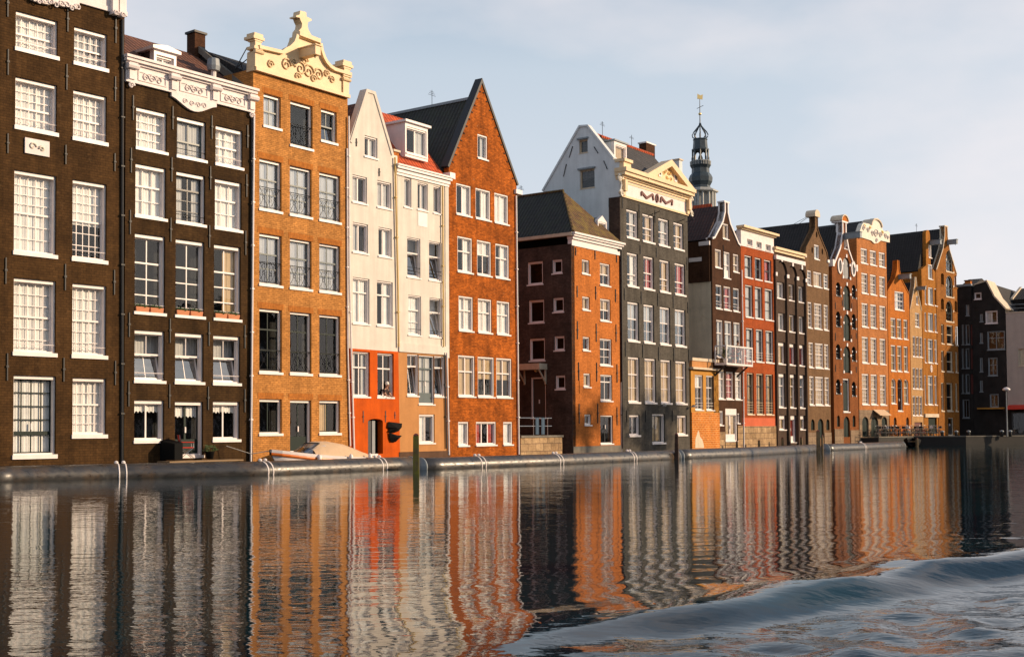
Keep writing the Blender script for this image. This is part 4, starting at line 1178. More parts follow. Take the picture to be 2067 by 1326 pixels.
# roof of the white house, ridge along the street, with dormer and chimney
yr = 8.4 - g1[0]
h.roof_par('tile_slate', 0.35, h.W - 0.1, zt + 0.1, g1[1] - 0.3, 0.35, yr * 0.9, yr + 3.2, z2=g0[1] - 0.2)
h.put('ridge_tiles', MB().tube([(0.3, yr * 0.9, g1[1] - 0.25), (h.W, yr * 0.9, g1[1] - 0.25)], 0.1, 6), 'tile_orange')
D = Frame(h.root, h.M @ Matrix.Translation((0, 0.9, 0)))
a0, a1 = D.s(1240, 310), D.s(1265, 315)
z0_, z1_ = D.z(1240, 330), D.z(1240, 284)
a0 = max(a0, 0.38)
D.window(a0 + 0.16, a1 - 0.12, z0_ + 0.1, z1_ - 0.2, grid=(1, 1, 1), split=0, fw=0.06, sh=0.05, cur='full', cm='curtain_tan', d=0.05)
D.wall([(a0, z0_ - 0.3), (a1, z0_ - 0.3), (a1, z1_), (a0, z1_)], 'white', 'dormer', thick=0.25)
h.put('dormer_cheek', MB().box(a0, a1, 1.16, 2.8, z0_ - 0.3, z1_ - 0.02), 'wall_white')
h.put('dormer_roof', MB().box(a0 - 0.1, a1 + 0.1, 0.8, 3.0, z1_, z1_ + 0.1), 'lead_grey')
x, z = h.p(1306, 300, yr)
chimney(h, 'brick_brown', x, yr, z - 1.2, z + 0.25, 1.3, 0.6, 'white')
chimney(h, 'wall_white', h.s(1368, 330, 2.0), 2.0, zt, h.z(1368, 325, 2.0), 0.5, 0.5)
H8 = h
# ---- 9a: the low orange annex in front of the putty wall
_P = CHAIN['P'].copy()
h = House('annex', 'low orange brick annex with two windows and flaking base, squeezed beside the slate house', 1395.5, 1452, 2900, cat='annex', group='')
if 'group' in h.root: del h.root['group']
K = dict(d=0.08, fd=0.13, fw=0.07, tb=0.08, sh=0.07, sp=0.05)
h.row([(1403, 1419.5), (1425.5, 1441.5)], 756, 829, grid=(2, 1, 2), split=0.66, cur=['upper', 'none'], cm='curtain_white', bars=2, base=K)
za, zt = h.z(1397, 832), h.z(1397, 745)
h.shell(zt, 'wall_ochre', [(e, za), (h.W - e, za), (h.W - e, zt), (e, zt)], depth=4.0)
h.box('lower_wall', 'brick_orange', e, h.W - e, -0.05, 0.3, -0.8, za - 0.002)
h.cornice('stone_trim', 0.0, h.W, zt, h.z(1397, 741), 0.3, steps=[(0, 1, 1)])
h.box('parapet', 'wall_tan', 0.25, h.W - 0.05, 0.02, 0.3, h.z(1397, 741), h.z(1403, 728))
h.box('coping', 'stone_trim', 0.2, h.W, -0.05, 0.36, h.z(1403, 728), h.z(1403, 722))
h.put('lime_stain', MB().prism(h.pts([(1402, 904), (1402.5, 885), (1405, 878), (1408, 868), (1410, 872), (1412, 882), (1416, 886), (1419, 897), (1420, 904)]), -0.058, -0.052), 'wall_putty')
ANX = h
# ---- 9: brown neck gable
h = House('canal_house', 'dark brown neck gable house edged in white, with a putty flank', 1441, 1499, 2900, start=_P)
K = dict(d=0.06, fd=0.12, fw=0.07, tb=0.08, sh=0.08, sp=0.05)
h.win(1459, 1471, 450, 483, grid=(1, 1, 1), split=0, cur='full', cm='curtain_tan', base=K)
h.win(1443.5, 1456.5, 502, 541, grid=(1, 1, 1), split=0, cur='full', cm='curtain_tan', base=K)
h.win(1460, 1474, 507, 562, grid=(2, 1, 1), split=0.5, panel=0.3, cur='full', base=K)
h.win(1480, 1491.5, 512, 550, grid=(1, 1, 1), split=0.4, cur='full', cm='curtain_tan', base=K)
h.row([(1445, 1457.5), (1461, 1475.5), (1480, 1492.5)], 574, 624, grid=(1, 1, 2), split=0.6, cur=['none', 'right', 'none'], cm='curtain_red', bars=1, base=K)
h.row([(1446.5, 1459.5), (1463, 1477.5), (1481, 1494.5)], 645, 722, grid=(1, 1, 1), split=0.66, cur='right', cm='curtain_grey', base=K)
h.row([(1450, 1463), (1466, 1480.5), (1484, 1497)], 749, 807, grid=(2, 1, 3), split=0.75, cur='full', cm=['curtain_white', 'curtain_red', 'curtain_white'], base=K)
h.win(1452.5, 1460, 829, 860, grid=(1, 1, 1), split=0, cur='full', base=K)
h.win(1464.5, 1488.5, 824, 892, name='door', grid=(2, 1, 1), split=0, panel=0.25, cur='full', cm='curtain_tan', base={**K, 'fw': 0.12, 'tb': 0.5, 'mt': 0.16, 'sh': 0.05})
h.win(1488.8, 1493.5, 834, 856, grid=(1, 1, 1), split=0, cur='full', base={**K, 'fw': 0.04})
gl, n0, n1, gr = h.p(1440, 479), h.p(1461, 409), h.p(1472.5, 412), h.p(1488, 492)
zL, zR = gl[1], h.z(1498, 496)
zs = (zL + zR) / 2
cxn = h.W * 0.5
nw = 0.32
zn = (n0[1] + n1[1]) / 2
out = [(e, -0.8), (h.W - e, -0.8), (h.W - e, zs), (h.W - 0.35, zs + 0.1), (cxn + nw + 0.35, zs + (zn - zs) * 0.5), (cxn + nw, zn - 0.7), (cxn + nw, zn), (cxn - nw, zn), (cxn - nw, zn - 0.7), (cxn - nw - 0.35, zs + (zn - zs) * 0.5), (0.35, zs + 0.1), (e, zs)]
h.shell(zs - 0.2, 'brick_brown', out, depth=9)
mb = MB().band(out[2:7], 0.14, -0.08, 0.5).band(out[7:12], 0.14, -0.08, 0.5).box(cxn - nw - 0.12, cxn + nw + 0.12, -0.1, 0.5, zn, zn + 0.12)
h.put('gable_coping', mb, 'white')
h.roof_perp('tile_redbrown', cxn, zn - 0.15, 0.05, h.W - 0.05, zs - 0.1, 0.5, 8.8)
S = h.side(9.0)
zp0, zp1 = S.z(1416, 724), S.z(1416, 570)
S.box('putty_flank', 'wall_putty', 0.1, 8.9, -0.03, -0.012, 0, zp1)
for u0, u1, v in ((1394, 1417, 530), (1414, 1433, 497)):
    x0, x1, z = S.s(u0, v), S.s(u1, v), S.z(u0, v)
    S.put('flank_chimney', MB().box(x0, x1, -0.14, -0.014, zp1 + 0.02, z), 'brick_brown')
    S.put('flank_chimney_cap', MB().box(x0 - 0.05, x1 + 0.05, -0.2, -0.013, z, z + 0.3), 'white')
p = [S.p(*q) for q in ((1414, 648), (1419, 635), (1424, 640), (1432, 645))]
S.put('crack', MB().tube([(a, -0.035, b) for a, b in p], 0.025, 4), 'stone_trim')
h.put('plinth', MB().box(h.s(1489, 880), h.W - e, -0.04, 0.0, -0.8, h.z(1490, 859)).box(e, h.s(1463, 880), -0.04, 0.0, -0.8, h.z(1456, 872)).box(h.s(1463, 880), h.s(1489, 880), -0.08, 0.0, -0.8, h.z(1464, 893)), 'stone_rubble')
h.put('wall_strip', MB().tube([(h.s(1459.5, 520), -0.04, h.z(1459.5, 560)), (h.s(1459.5, 520), -0.04, h.z(1459.5, 495))], 0.03, 4), 'black_iron')
h.pipe('white', [(1497.5, 545), (1500, 700), (1502, 905)], 0.05, -0.08)
H9 = h

# ---- 10: red brick with a white attic
h = House('canal_house', 'bright red brick house with a white attic band pierced by three small square windows', 1499.5, 1566, 2950)
K = dict(d=0.10, fd=0.16, fw=0.06, tb=0.09, sh=0.09, sp=0.06)
h.row([(1503, 1518.5), (1523.5, 1537.5), (1542.5, 1557)], 514, 561, grid=(1, 1, 1), split=0.5, sm='dark_sash', cur=['right', 'left', 'right'], cm=['curtain_grey', 'curtain_tan', 'curtain_red'], base=K)
h.row([(1504.5, 1520), (1524, 1539), (1544, 1560.5)], 574, 641, grid=(1, 1, 2), split=0.6, sm='dark_sash', cur='full', cm='curtain_grey', base=K)
h.row([(1506, 1521.5), (1526, 1541), (1545.5, 1561.5)], 661, 730, grid=(1, 1, 1), split=0.66, sm='dark_sash', cur='right', cm='curtain_grey', bars=3, base=K)
h.row([(1508, 1522), (1527, 1542), (1546, 1561)], 752, 838, grid=(2, 1, 2), split=0.7, sm='dark_sash', fm='stone_trim', cur='right', cm='curtain_tan', bars=4, base=K)
za, zb = h.z(1499.5, 497), h.z(1499.5, 464)
zst, zrs = h.z(1503, 860), h.z(1503, 843)
allh = h.holes
h.shell(za, 'brick_red', [(e, zrs), (h.W - e, zrs), (h.W - e, za), (e, za)])
h.holes = []
h.box('lower_band', 'wall_rose', e, h.W - e, 0.0, 0.3, zst, zrs - 0.002)
h.box('plinth', 'stone_rubble', e, h.W - e, -0.06, 0.3, -0.8, zst - 0.002)
A = Frame(h.root, h.M @ Matrix.Translation((0, -0.04, 0)))
for u0, u1, v in ((1508, 1519, 482), (1527, 1537.5, 487.5), (1545.5, 1556, 493)):
    A.win(u0, u1, v, v + 13.5, grid=(1, 1, 1), split=0, fm='white', fw=0.05, tb=0.05, sh=0.04, cur='full', cm='curtain_grey')
A.wall([(0.0, za + 0.002), (h.W, za + 0.002), (h.W, zb), (0.0, zb)], 'frieze_white', 'attic_wall', thick=0.4)
h.cornice('cream', 0.0, h.W, zb, zb + 0.28, 0.45, steps=[(0, 0.4, 0.5), (0.4, 1, 1)])
h.roof_par('tile_orange', 0.1, h.W - 0.1, zb - 0.2, zb + 0.5, 0.5, 4, 9)
h.put('roof', MB().add([(0.0, 2.5, zb), (1.4, 2.5, zb), (0.0, 2.5, zb + 2.3), (0.0, 7, zb), (1.4, 7, zb), (0.0, 7, zb + 2.3)], [(0, 1, 2), (3, 5, 4), (1, 4, 5, 2), (0, 2, 5, 3)]), 'tile_orange')
chimney(h, 'brick_brown', 1.2, 3.0, zb, h.z(1503, 445, 3.0), 0.5, 0.4)
H10 = h

# ---- 11: cocoa brick with three arched bays
h = House('canal_house', 'dark cocoa brick house with three tall arched bays and white arch blocks', 1566, 1628.5, 2960)
K = dict(d=0.16, fd=0.12, fw=0.06, tb=0.09, sh=0.08, sp=0.03)
rows = [((1568.5, 1583.5), (1587, 1603), (1608, 1622.5), 568, 603), ((1571, 1584.5), (1588.5, 1605), (1610, 1623), 631, 668), ((1571, 1585.5), (1590, 1605.5), (1611, 1624.5), 690, 736), ((1572, 1586), (1591, 1606.5), (1611.6, 1625.5), 753, 824)]
for i, (a, b, c, v0, v1) in enumerate(rows):
    h.row([a, b, c], v0, v1, grid=[(2, 1, 1), (1, 1, 1), (2, 1, 1)] if i < 3 else (1, 1, 2), split=0 if i < 3 else 0.7, cur='full', cm=['curtain_grey', 'curtain_tan', 'curtain_grey'] if i != 2 else ['curtain_tan', 'curtain_red', 'curtain_red'], bars=[0, 1, 0] if i == 0 else 0, base={**K, 'tb': 0.09 if i < 2 else 0.28})
h.row([(1573, 1587.5), (1612, 1626)], 838, 869, grid=(2, 1, 3), split=0, cur='full', cm='curtain_tan', base={**K, 'tb': 0.3})
h.win(1592, 1608.5, 838, 894, name='door', grid=(1, 1, 1), split=0, panel=0.25, cur='full', cm='curtain_red', base={**K, 'tb': 0.35, 'fw': 0.14, 'sh': 0.04})
zt = h.z(1566, 502)
z2 = h.z(1566, 518)
h.shell(zt - 0.3, 'brick_cocoa')
h.cornice('cream', 0.02, h.W - 0.3, zt - 0.3, zt + 0.1, 0.3, steps=[(0, 0.5, 0.5), (0.5, 1, 1)])
h.box('string_course', 'frieze_white', 0.02, h.W - 0.3, -0.25, -0.003, z2 - 0.25, z2 + 0.08)
# piers standing proud between the bays, joined by arches
wc = [h.s(u, 640) for u in (1578, 1597, 1617.5)]
pw = [0.05, (wc[0] + wc[1]) / 2, (wc[1] + wc[2]) / 2, h.W - 0.05]
zsp = h.z(1567, 555); zpb = h.z(1567, 840)
mb = MB()
for i, x in enumerate(pw):
    wv = 0.16 if 0 < i < 3 else 0.1
    mb.box(max(0.015, x - wv), min(h.W - 0.015, x + wv), -0.16, 0.0, -0.8, zsp)
for a, b in zip(pw[:-1], pw[1:]):
    c, r = (a + b) / 2, (b - a) / 2
    arc = [(c - r * math.cos(math.pi * k / 10), zsp + r * 1.1 * math.sin(math.pi * k / 10)) for k in range(11)]
    top = zsp + r * 1.1 + 0.35
    for (xa, z_a), (xb, z_b) in zip(arc[:-1], arc[1:]):
        mb.prism([(xa, z_a), (xb, z_b), (xb, top), (xa, top)], -0.16, 0.0)
h.put('arched_pier', mb, 'brick_cocoa')
mb = MB()
for x in pw:
    mb.box(max(0, x - 0.2), min(h.W, x + 0.2), -0.22, -0.15, zsp - 0.12, zsp + 0.18)
for a, b in zip(pw[:-1], pw[1:]):
    c = (a + b) / 2; r = (b - a) / 2
    mb.box(c - 0.13, c + 0.13, -0.22, -0.15, zsp + r * 1.1 - 0.08, zsp + r * 1.1 + 0.35)
h.put('arch_block', mb, 'white')
H11 = h

# ---- 12: taupe neck gable
h = House('canal_house', 'grey taupe brick house with a bell gable and three dark oval openings', 1628, 1677.5, 3000)
K = dict(d=0.05, fd=0.10, fw=0.06, tb=0.09, sh=0.09, sp=0.05)
h.win(1643.5, 1653.5, 493, 524, grid=(1, 1, 1), split=0, cur='full', cm='curtain_grey', base=K)
h.row([(1629.5, 1638), (1642, 1658.5), (1662.5, 1671.5)], 545, 577, grid=[(1, 2, 2), (2, 1, 1), (1, 2, 2)], split=[0.5, 0, 0.5], cur='full', cm=['curtain_grey', 'curtain_tan', 'curtain_grey'], base=K)
for c, a, b in (([(1630.6, 1639), (1643.5, 1659), (1663, 1671.8)], 609, 663), ([(1632.7, 1642), (1645.6, 1662), (1664, 1673)], 690.6, 743), ([(1634, 1643.5), (1646, 1662.5), (1665, 1674)], 759, 819)):
    h.row(c, a, b, grid=[(1, 3, 3), (4, 3, 3), (1, 3, 3)], split=0.55, cur='full', cm='curtain_tan', base=K)
h.solid('shutter', 'bottle_green', 1637, 1644.5, 846, 868, 0.5)
h.solid('door', 'bottle_green', 1651, 1662.5, 845, 884, 0.45)
h.solid('shutter', 'bottle_green', 1668, 1674.5, 846, 868, 0.5)
zs = h.z(1628, 520); zn = h.z(1643, 437); cxn = h.W * 0.5
zr2 = zs
def oval(u, v, a, b, n=12):
    x, z = h.p(u, v)
    return [(x + a * math.cos(i * 2 * math.pi / n), z + b * math.sin(i * 2 * math.pi / n)) for i in range(n)]
ov = [oval(1648.5, 474, 0.17, 0.28), oval(1639.5, 505, 0.17, 0.28), oval(1660, 508, 0.17, 0.28)]
h.holes += ov
nw = 0.30
out = [(e, -0.8), (h.W - e, -0.8), (h.W - e, zs), (h.W - 0.35, zs + 0.9), (cxn + nw + 0.35, zs + (zn - zs) * 0.62), (cxn + nw, zn - 1.0), (cxn + nw, zn), (cxn - nw, zn), (cxn - nw, zn - 1.0), (cxn - nw - 0.35, zs + (zn - zs) * 0.62), (0.35, zs + 0.9), (e, zs)]
h.shell(zs - 0.2, 'brick_taupe', out, depth=9)
for o_ in ov:
    c = sum(q[0] for q in o_) / 12, sum(q[1] for q in o_) / 12
    h.put('oval_shutter', MB().prism([(c[0] + (a - c[0]) * 1.2, c[1] + (b - c[1]) * 1.2) for a, b in o_], 0.2, 0.24), 'bottle_green')
h.put('gable_coping', MB().band(out[2:7], 0.1, -0.06, 0.5).band(out[7:12], 0.1, -0.06, 0.5), 'brick_taupe')
cap = [(cxn - nw - 0.2, zn)] + [(cxn + (nw + 0.22) * math.cos(math.pi - math.pi * i / 10), zn + 0.2 + 0.42 * math.sin(math.pi * i / 10)) for i in range(11)] + [(cxn + nw + 0.2, zn)]
h.prism('gable_cap', 'stone_trim', cap, -0.16, 0.75)
h.box('shoulder_stone', 'white', -0.05, 0.35, -0.1, 0.5, zs, zs + 0.25); h.box('shoulder_stone', 'white', h.W - 0.35, h.W + 0.05, -0.1, 0.5, zs, zs + 0.25)
h.roof_perp('tile_dark', cxn, h.z(1638, 449, 0.5), 0.05, h.W - 0.05, zs - 0.1, 0.5, 12)
h.box('plinth', 'stone_block', e, h.s(1650, 890), -0.05, 0, -0.8, h.z(1630, 873)); h.box('plinth', 'stone_block', h.s(1663.5, 890), h.W - e, -0.05, 0, -0.8, h.z(1664, 873))
h.put('mast', MB().tube([(cxn - 0.4, 3.4, zn - 1.6), (cxn - 0.2, 0.5, zn + 0.1)], 0.02, 4), 'black_iron')
H12 = h

# ---- 13: chestnut warehouse with green loading doors
h = House('canal_warehouse', 'chestnut brick warehouse with stacked green loading doors and white edged bell gable', 1684, 1733.5, 3100, cat='warehouse')
gs = lambda u0, u1, a, b, arch=0.5, mat='bottle_green': h.solid('loading_door', mat, u0, u1, a, b, arch)
gs(1701, 1715.5, 518, 561, 0.5, 'grey_wood')
gs(1702, 1716.5, 575, 625); gs(1702.5, 1717, 633, 687); gs(1702.5, 1717, 698, 752)
h.win(1702, 1715, 763.5, 833, name='loading_door', fm='white', sm='bottle_green', grid=(2, 1, 3), split=0, panel=0.9, fw=0.1, tb=0.12, sh=0.1)
for v0, v1 in ((569, 598), (628, 660), (694, 725), (765, 796)):
    h.win(1687.5, 1696.5, v0, v1, arch=0.45, fw=0.04, tb=0.05, sh=0.05, grid=(1, 2, 2), sm='dark_sash', fm='dark_sash')
    h.win(1719.5, 1727.5, v0 + 5, v1 + 4, arch=0.45, fw=0.04, tb=0.05, sh=0.05, grid=(1, 2, 2), sm='dark_sash', fm='dark_sash')
h.solid('shutter', 'bottle_green', 1689.6, 1695.5, 838, 861, 0.5); h.solid('shutter', 'bottle_green', 1721, 1727, 838, 861, 0.5)
h.solid('door', 'bottle_green', 1703, 1715.5, 840.5, 882, 0.45)
zs = h.z(1684, 535); zn = h.z(1699, 449); cxn = h.W * 0.5; nw = 0.42
h.win(1703.5, 1710, 483, 503, grid=(1, 1, 1), split=0, fm='white', fw=0.07, tb=0.06, sh=0.06, cur='full', cm='curtain_grey')
out = [(e, -0.8), (h.W - e, -0.8), (h.W - e, zs), (h.W - 0.3, zs + 0.15), (cxn + nw + 0.55, zs + (zn - zs) * 0.42), (cxn + nw + 0.12, zs + (zn - zs) * 0.7), (cxn + nw, zn - 0.9), (cxn + nw, zn), (cxn - nw, zn), (cxn - nw, zn - 0.9), (cxn - nw - 0.12, zs + (zn - zs) * 0.7), (cxn - nw - 0.55, zs + (zn - zs) * 0.42), (0.3, zs + 0.15), (e, zs)]
h.shell(zs - 0.2, 'brick_chestnut', out, depth=9)
mb = MB().band(out[2:8], 0.17, -0.09, 0.55).band(out[8:14], 0.17, -0.09, 0.55)
mb.box(cxn - nw - 0.2, cxn + nw + 0.2, -0.14, 0.9, zn, zn + 0.14)
h.put('gable_edging', mb, 'white')
cap = [(cxn + (nw + 0.24) * math.cos(math.pi - math.pi * i / 10), zn + 0.14 + 0.5 * math.sin(math.pi * i / 10)) for i in range(11)]
h.prism('gable_cap', 'brick_tangerine', [(a, b) for a, b in cap], -0.12, 0.85)
h.put('cap_moulding', MB().band(cap, 0.1, -0.2, 0.95), 'stone_trim')
for u, v in ((1694.5, 537), (1721.5, 543)):
    x, z = h.p(u, v)
    rg = [(x + 0.3 * math.cos(i * 2 * math.pi / 14), z + 0.55 * math.sin(i * 2 * math.pi / 14)) for i in range(14)]
    o = h.put('oval_window', MB().band(rg, -0.17, -0.09, 0.0, True), 'white')
    MB().prism([(x + (a - x) * 0.97, z + (b - z) * 0.97) for a, b in rg], -0.025, -0.004).build('pane', 'dark_sash', o)
h.box('shoulder_stone', 'white', -0.05, 0.28, -0.14, 0.4, zs - 0.15, zs + 0.45); h.box('shoulder_stone', 'white', h.W - 0.28, h.W + 0.05, -0.14, 0.4, zs - 0.15, zs + 0.45)
mb = MB()
for u0, u1, v0, v1 in ((1701, 1715.5, 518, 561), (1702, 1716.5, 575, 625), (1702.5, 1717, 633, 687), (1702.5, 1717, 698, 752)):
    x0, x1 = h.s(u0, v0), h.s(u1, v0); z1, z0 = h.z(u0, v0), h.z(u0, v1)
    mb.box((x0 + x1) / 2 - 0.12, (x0 + x1) / 2 + 0.12, -0.05, -0.002, z1 - 0.02, z1 + 0.28)
    for x in (x0, x1):
        mb.box(x - 0.13, x + 0.09, -0.05, -0.002, z0 - 0.05, z0 + 0.2)
        mb.box(x - 0.13, x + 0.09, -0.05, -0.002, z0 + (z1 - z0) * 0.62, z0 + (z1 - z0) * 0.62 + 0.2)
for v0, v1 in ((569, 598), (628, 660), (694, 725), (765, 796)):
    for u0, u1, dv in ((1687.5, 1696.5, 0), (1719.5, 1727.5, 5)):
        x0, x1 = h.s(u0, v0), h.s(u1, v0); z1, z0 = h.z(u0, v0 + dv), h.z(u0, v1 + dv)
        for x in (x0 - 0.04, x1 - 0.04):
            mb.box(x, x + 0.1, -0.05, -0.002, z0, z0 + 0.17); mb.box(x, x + 0.1, -0.05, -0.002, z0 + (z1 - z0) * 0.6, z0 + (z1 - z0) * 0.6 + 0.17)
h.put('quoin_block', mb, 'white')
hoist(h, 1704, 478, 1.6, 'lead_grey', 0.4, 0.5)
h.roof_perp('tile_dark', cxn, h.z(1690, 456, 0.5), 0.05, h.W - 0.05, zs - 0.1, 0.5, 12)
h.anchors([(1686, 611, 624), (1700, 606, 618), (1719, 612, 626), (1686, 672, 688), (1719, 676, 690), (1728, 672, 684), (1686, 736, 750), (1728, 740, 752)])
h.box('plinth', 'stone_block', e, h.s(1702, 880), -0.05, 0, -0.8, h.z(1685, 866)); h.box('plinth', 'stone_block', h.s(1716.5, 880), h.W - e, -0.05, 0, -0.8, h.z(1717, 868))
H13 = h

# ---- 14: apricot house with a cream carved top
h = House('canal_house', 'apricot brick house with three columns of sash windows under a carved gable', 1735, 1795, 3300)
K = dict(d=0.06, fd=0.12, fw=0.07, tb=0.12, sh=0.10, sp=0.06, mt=0.03)
for c, a, b, g in (([(1737.5, 1751), (1756, 1769), (1774, 1786.5)], 500, 532, (3, 1, 2)), ([(1739, 1752), (1756.5, 1769), (1775, 1787)], 550, 593, (3, 2, 3)), ([(1739.5, 1752.5), (1757, 1769.5), (1775.5, 1788)], 611, 661, (3, 2, 3)), ([(1740, 1753), (1757.5, 1770), (1776, 1788)], 679, 734, (3, 3, 3)), ([(1740, 1754), (1758, 1771), (1776.5, 1789)], 754, 818, (3, 3, 4))):
    h.row(c, a, b, grid=g, split=0.52, cur='full', cm='curtain_tan', base=K)
for u0, u1 in ((1740.5, 1753.5), (1758.5, 1773), (1780, 1791)):
    h.solid('door', 'bottle_green', u0, u1, 841, 882, 0.4)
zb = h.z(1735, 477); zg = h.z(1735, 827)
allh = h.holes
h.holes = [q for q in allh if q[0][1] > zg]
h.wall([(e, zg + 0.002), (h.W - e, zg + 0.002), (h.W - e, zb), (e, zb)], 'brick_apricot', back=(e, h.W - e, zb - 0.1, 9))
h.holes = [q for q in allh if q[0][1] <= zg]
h.wall([(e, -0.8), (h.W - e, -0.8), (h.W - e, zg), (e, zg)], 'stone_block', 'ground_floor_wall')
# carved gable: stepped silhouette
gp = [(1735, 479), (1734, 466), (1738, 454), (1741, 450), (1751, 452), (1758, 455), (1759, 445), (1763, 441), (1770, 441), (1775, 446), (1777, 457), (1781, 466), (1787, 468), (1790, 466), (1794, 470), (1794, 490), (1776, 486), (1770, 491), (1763, 492), (1757, 486)]
h.prism('gable', 'relief', h.pts(gp), -0.1, 0.35)
x0, x1 = h.s(1757, 460), h.s(1777, 460)
cz = h.z(1765, 457); r = (x1 - x0) / 2; cxn = (x0 + x1) / 2
cap = [(cxn + r * math.cos(math.pi - math.pi * i / 10), cz + 0.62 * math.sin(math.pi * i / 10)) for i in range(11)]
h.put('gable_cap', MB().band(cap, 0.12, -0.22, 0.9), 'stone_trim')
relief(h, [(1741, 461, .26, 1), (1750, 465, .26, -1), (1766, 472, .45, 1), (1759, 472, .3, -1), (1775, 475, .3, 1), (1785, 477, .28, -1), (1767, 486, .22, 1), (1790, 480, .2, 1)], mat='frieze_white', y=-0.14)
relief(h, [(1743, 457, .18, -1), (1754, 460, .16, 1), (1779, 470, .2, -1)], mat='gold', y=-0.13)
h.roof_perp('tile_dark', cxn, h.z(1760, 449, 1.0), 0.05, h.W - 0.05, zb - 0.6, 0.8, 11)
mb = MB()
ax0, ax1, az = h.s(1762, 834), h.s(1785, 834), h.z(1770, 834)
mb.add([(ax0, -0.02, az + 0.35), (ax1, -0.02, az + 0.35), (ax1, -0.7, az - 0.15), (ax0, -0.7, az - 0.15), (ax0, -0.02, az + 0.29), (ax1, -0.02, az + 0.29), (ax1, -0.7, az - 0.21), (ax0, -0.7, az - 0.21)],
       [(0, 1, 2, 3), (7, 6, 5, 4), (3, 2, 6, 7), (0, 3, 7, 4), (1, 5, 6, 2), (0, 4, 5, 1)])
h.put('awning', mb, 'canvas')
H14 = h

# ---- 15: tangerine spout gable
h = House('canal_house', 'small tangerine orange spout gabled house with a half curtained attic window', 1796, 1839.5, 3300)
K = dict(d=0.06, fd=0.12, fw=0.06, tb=0.10, sh=0.09, sp=0.05)
h.win(1806, 1824.5, 587, 626, grid=(3, 2, 2), split=0.5, cur='left', cm='curtain_white', base=K)
h.row([(1798, 1808.5), (1811, 1820), (1824, 1832.5)], 641, 683, grid=(1, 1, 2), split=0.6, cur='full', cm='curtain_tan', base=K)
h.row([(1798.5, 1808.5), (1811.5, 1820.5), (1824.5, 1833)], 696, 750, grid=(1, 1, 2), split=0.62, cur='full', cm='curtain_tan', base=K)
h.row([(1799, 1808.5), (1824.5, 1834)], 764, 816, grid=(1, 1, 2), split=0.66, cur='full', cm='curtain_tan', arch=0.4, base=K)
h.win(1812, 1822, 764, 831, name='door', grid=(1, 1, 1), split=0.72, arch=0.4, sm='bottle_green', cur='none', base=K)
h.solid('shutter', 'brick_dark', 1804, 1810, 842, 864, 0.5, cross=False); h.solid('shutter', 'brick_dark', 1829, 1835, 842, 864, 0.5, cross=False)
zs = h.z(1796, 586); za = h.z(1815, 526); cxn = h.W * 0.5
out = [(e, -0.8), (h.W - e, -0.8), (h.W - e, zs), (cxn + 0.75, zs + (za - zs) * 0.42), (cxn + 0.3, za - 0.9), (cxn + 0.2, za), (cxn - 0.2, za), (cxn - 0.3, za - 0.9), (cxn - 0.75, zs + (za - zs) * 0.42), (e, zs)]
h.shell(zs - 0.2, 'brick_tangerine', out)
h.put('coping', MB().band(out[2:6], 0.09, -0.05, 0.45).band(out[6:10], 0.09, -0.05, 0.45), 'brick_tangerine')
hoist(h, 1815, 560, 1.15, 'lead_grey', 0.34, 0.42)
h.roof_perp('tile_dark', cxn, za - 0.7, 0.05, h.W - 0.05, zs - 0.1, 0.5, 9)
H15 = h

# ---- 16: narrow sand coloured house
h = House('canal_house', 'very narrow pale sand brick house with a thin spout gable', 1840.5, 1864.5, 3300)
K = dict(d=0.05, fd=0.10, fw=0.05, tb=0.07, sh=0.07, sp=0.04, mt=0.035)
h.win(1849, 1853.5, 597, 616, grid=(1, 1, 1), split=0, cur='full', cm='curtain_tan', base=K)
h.win(1847, 1856, 631, 661, grid=(2, 1, 2), split=0.5, cur='full', cm='curtain_tan', base=K)
for a, b in ((678, 721), (742, 786), (799, 840)):
    h.row([(1842.5, 1848), (1849.5, 1855), (1856.5, 1862)], a, b, grid=(1, 1, 3), split=0.6, cur='full', cm='curtain_tan', base=K)
h.solid('door', 'letter_iron', 1846, 1862, 852, 880, 0, cross=False)
zs = h.z(1841, 624); za = h.z(1851, 560); cxn = h.W * 0.5
out = [(e, -0.8), (h.W - e, -0.8), (h.W - e, zs), (cxn + 0.3, za - 0.9), (cxn + 0.14, za), (cxn - 0.14, za), (cxn - 0.3, za - 0.9), (e, zs)]
h.shell(zs - 0.2, 'brick_sand', out)
h.put('coping', MB().band(out[2:5], 0.08, -0.05, 0.4).band(out[5:8], 0.08, -0.05, 0.4), 'stone_trim')
hoist(h, 1851, 583, 0.9, 'lead_grey', 0.22, 0.3)
h.roof_perp('tile_dark', cxn, za - 0.5, 0.03, h.W - 0.03, zs - 0.1, 0.4, 9)
H16 = h

# ---- 17: honey house
h = House('canal_house', 'tall honey yellow house with a rounded spout, a hoist beam and a white round badge', 1865.5, 1894, 3300)
K = dict(d=0.06, fd=0.12, fw=0.06, tb=0.08, sh=0.08, sp=0.05)
h.win(1874.5, 1880.5, 493, 521, grid=(1, 1, 1), split=0, cur='full', cm='curtain_white', base=K)
h.win(1873.5, 1882.5, 533, 564, grid=(1, 1, 1), split=0, cur='full', cm='curtain_grey', base=K)
for a, b, sp2 in ((578, 615, 0), (630, 669, 0), (683, 733, 0.6), (757, 818, 0.7)):
    h.row([(1866.5, 1870), (1873.5, 1883.5), (1886.5, 1891.5)], a, b, grid=(1, 1, 1), split=sp2, cur='full', cm=['curtain_white', 'curtain_grey', 'curtain_tan'], base={**K, 'fw': 0.05})
h.solid('door', 'bottle_green', 1874, 1891, 840, 876, 0, cross=False)
zs = h.z(1866, 545); za = h.z(1879, 466); cxn = h.W * 0.5
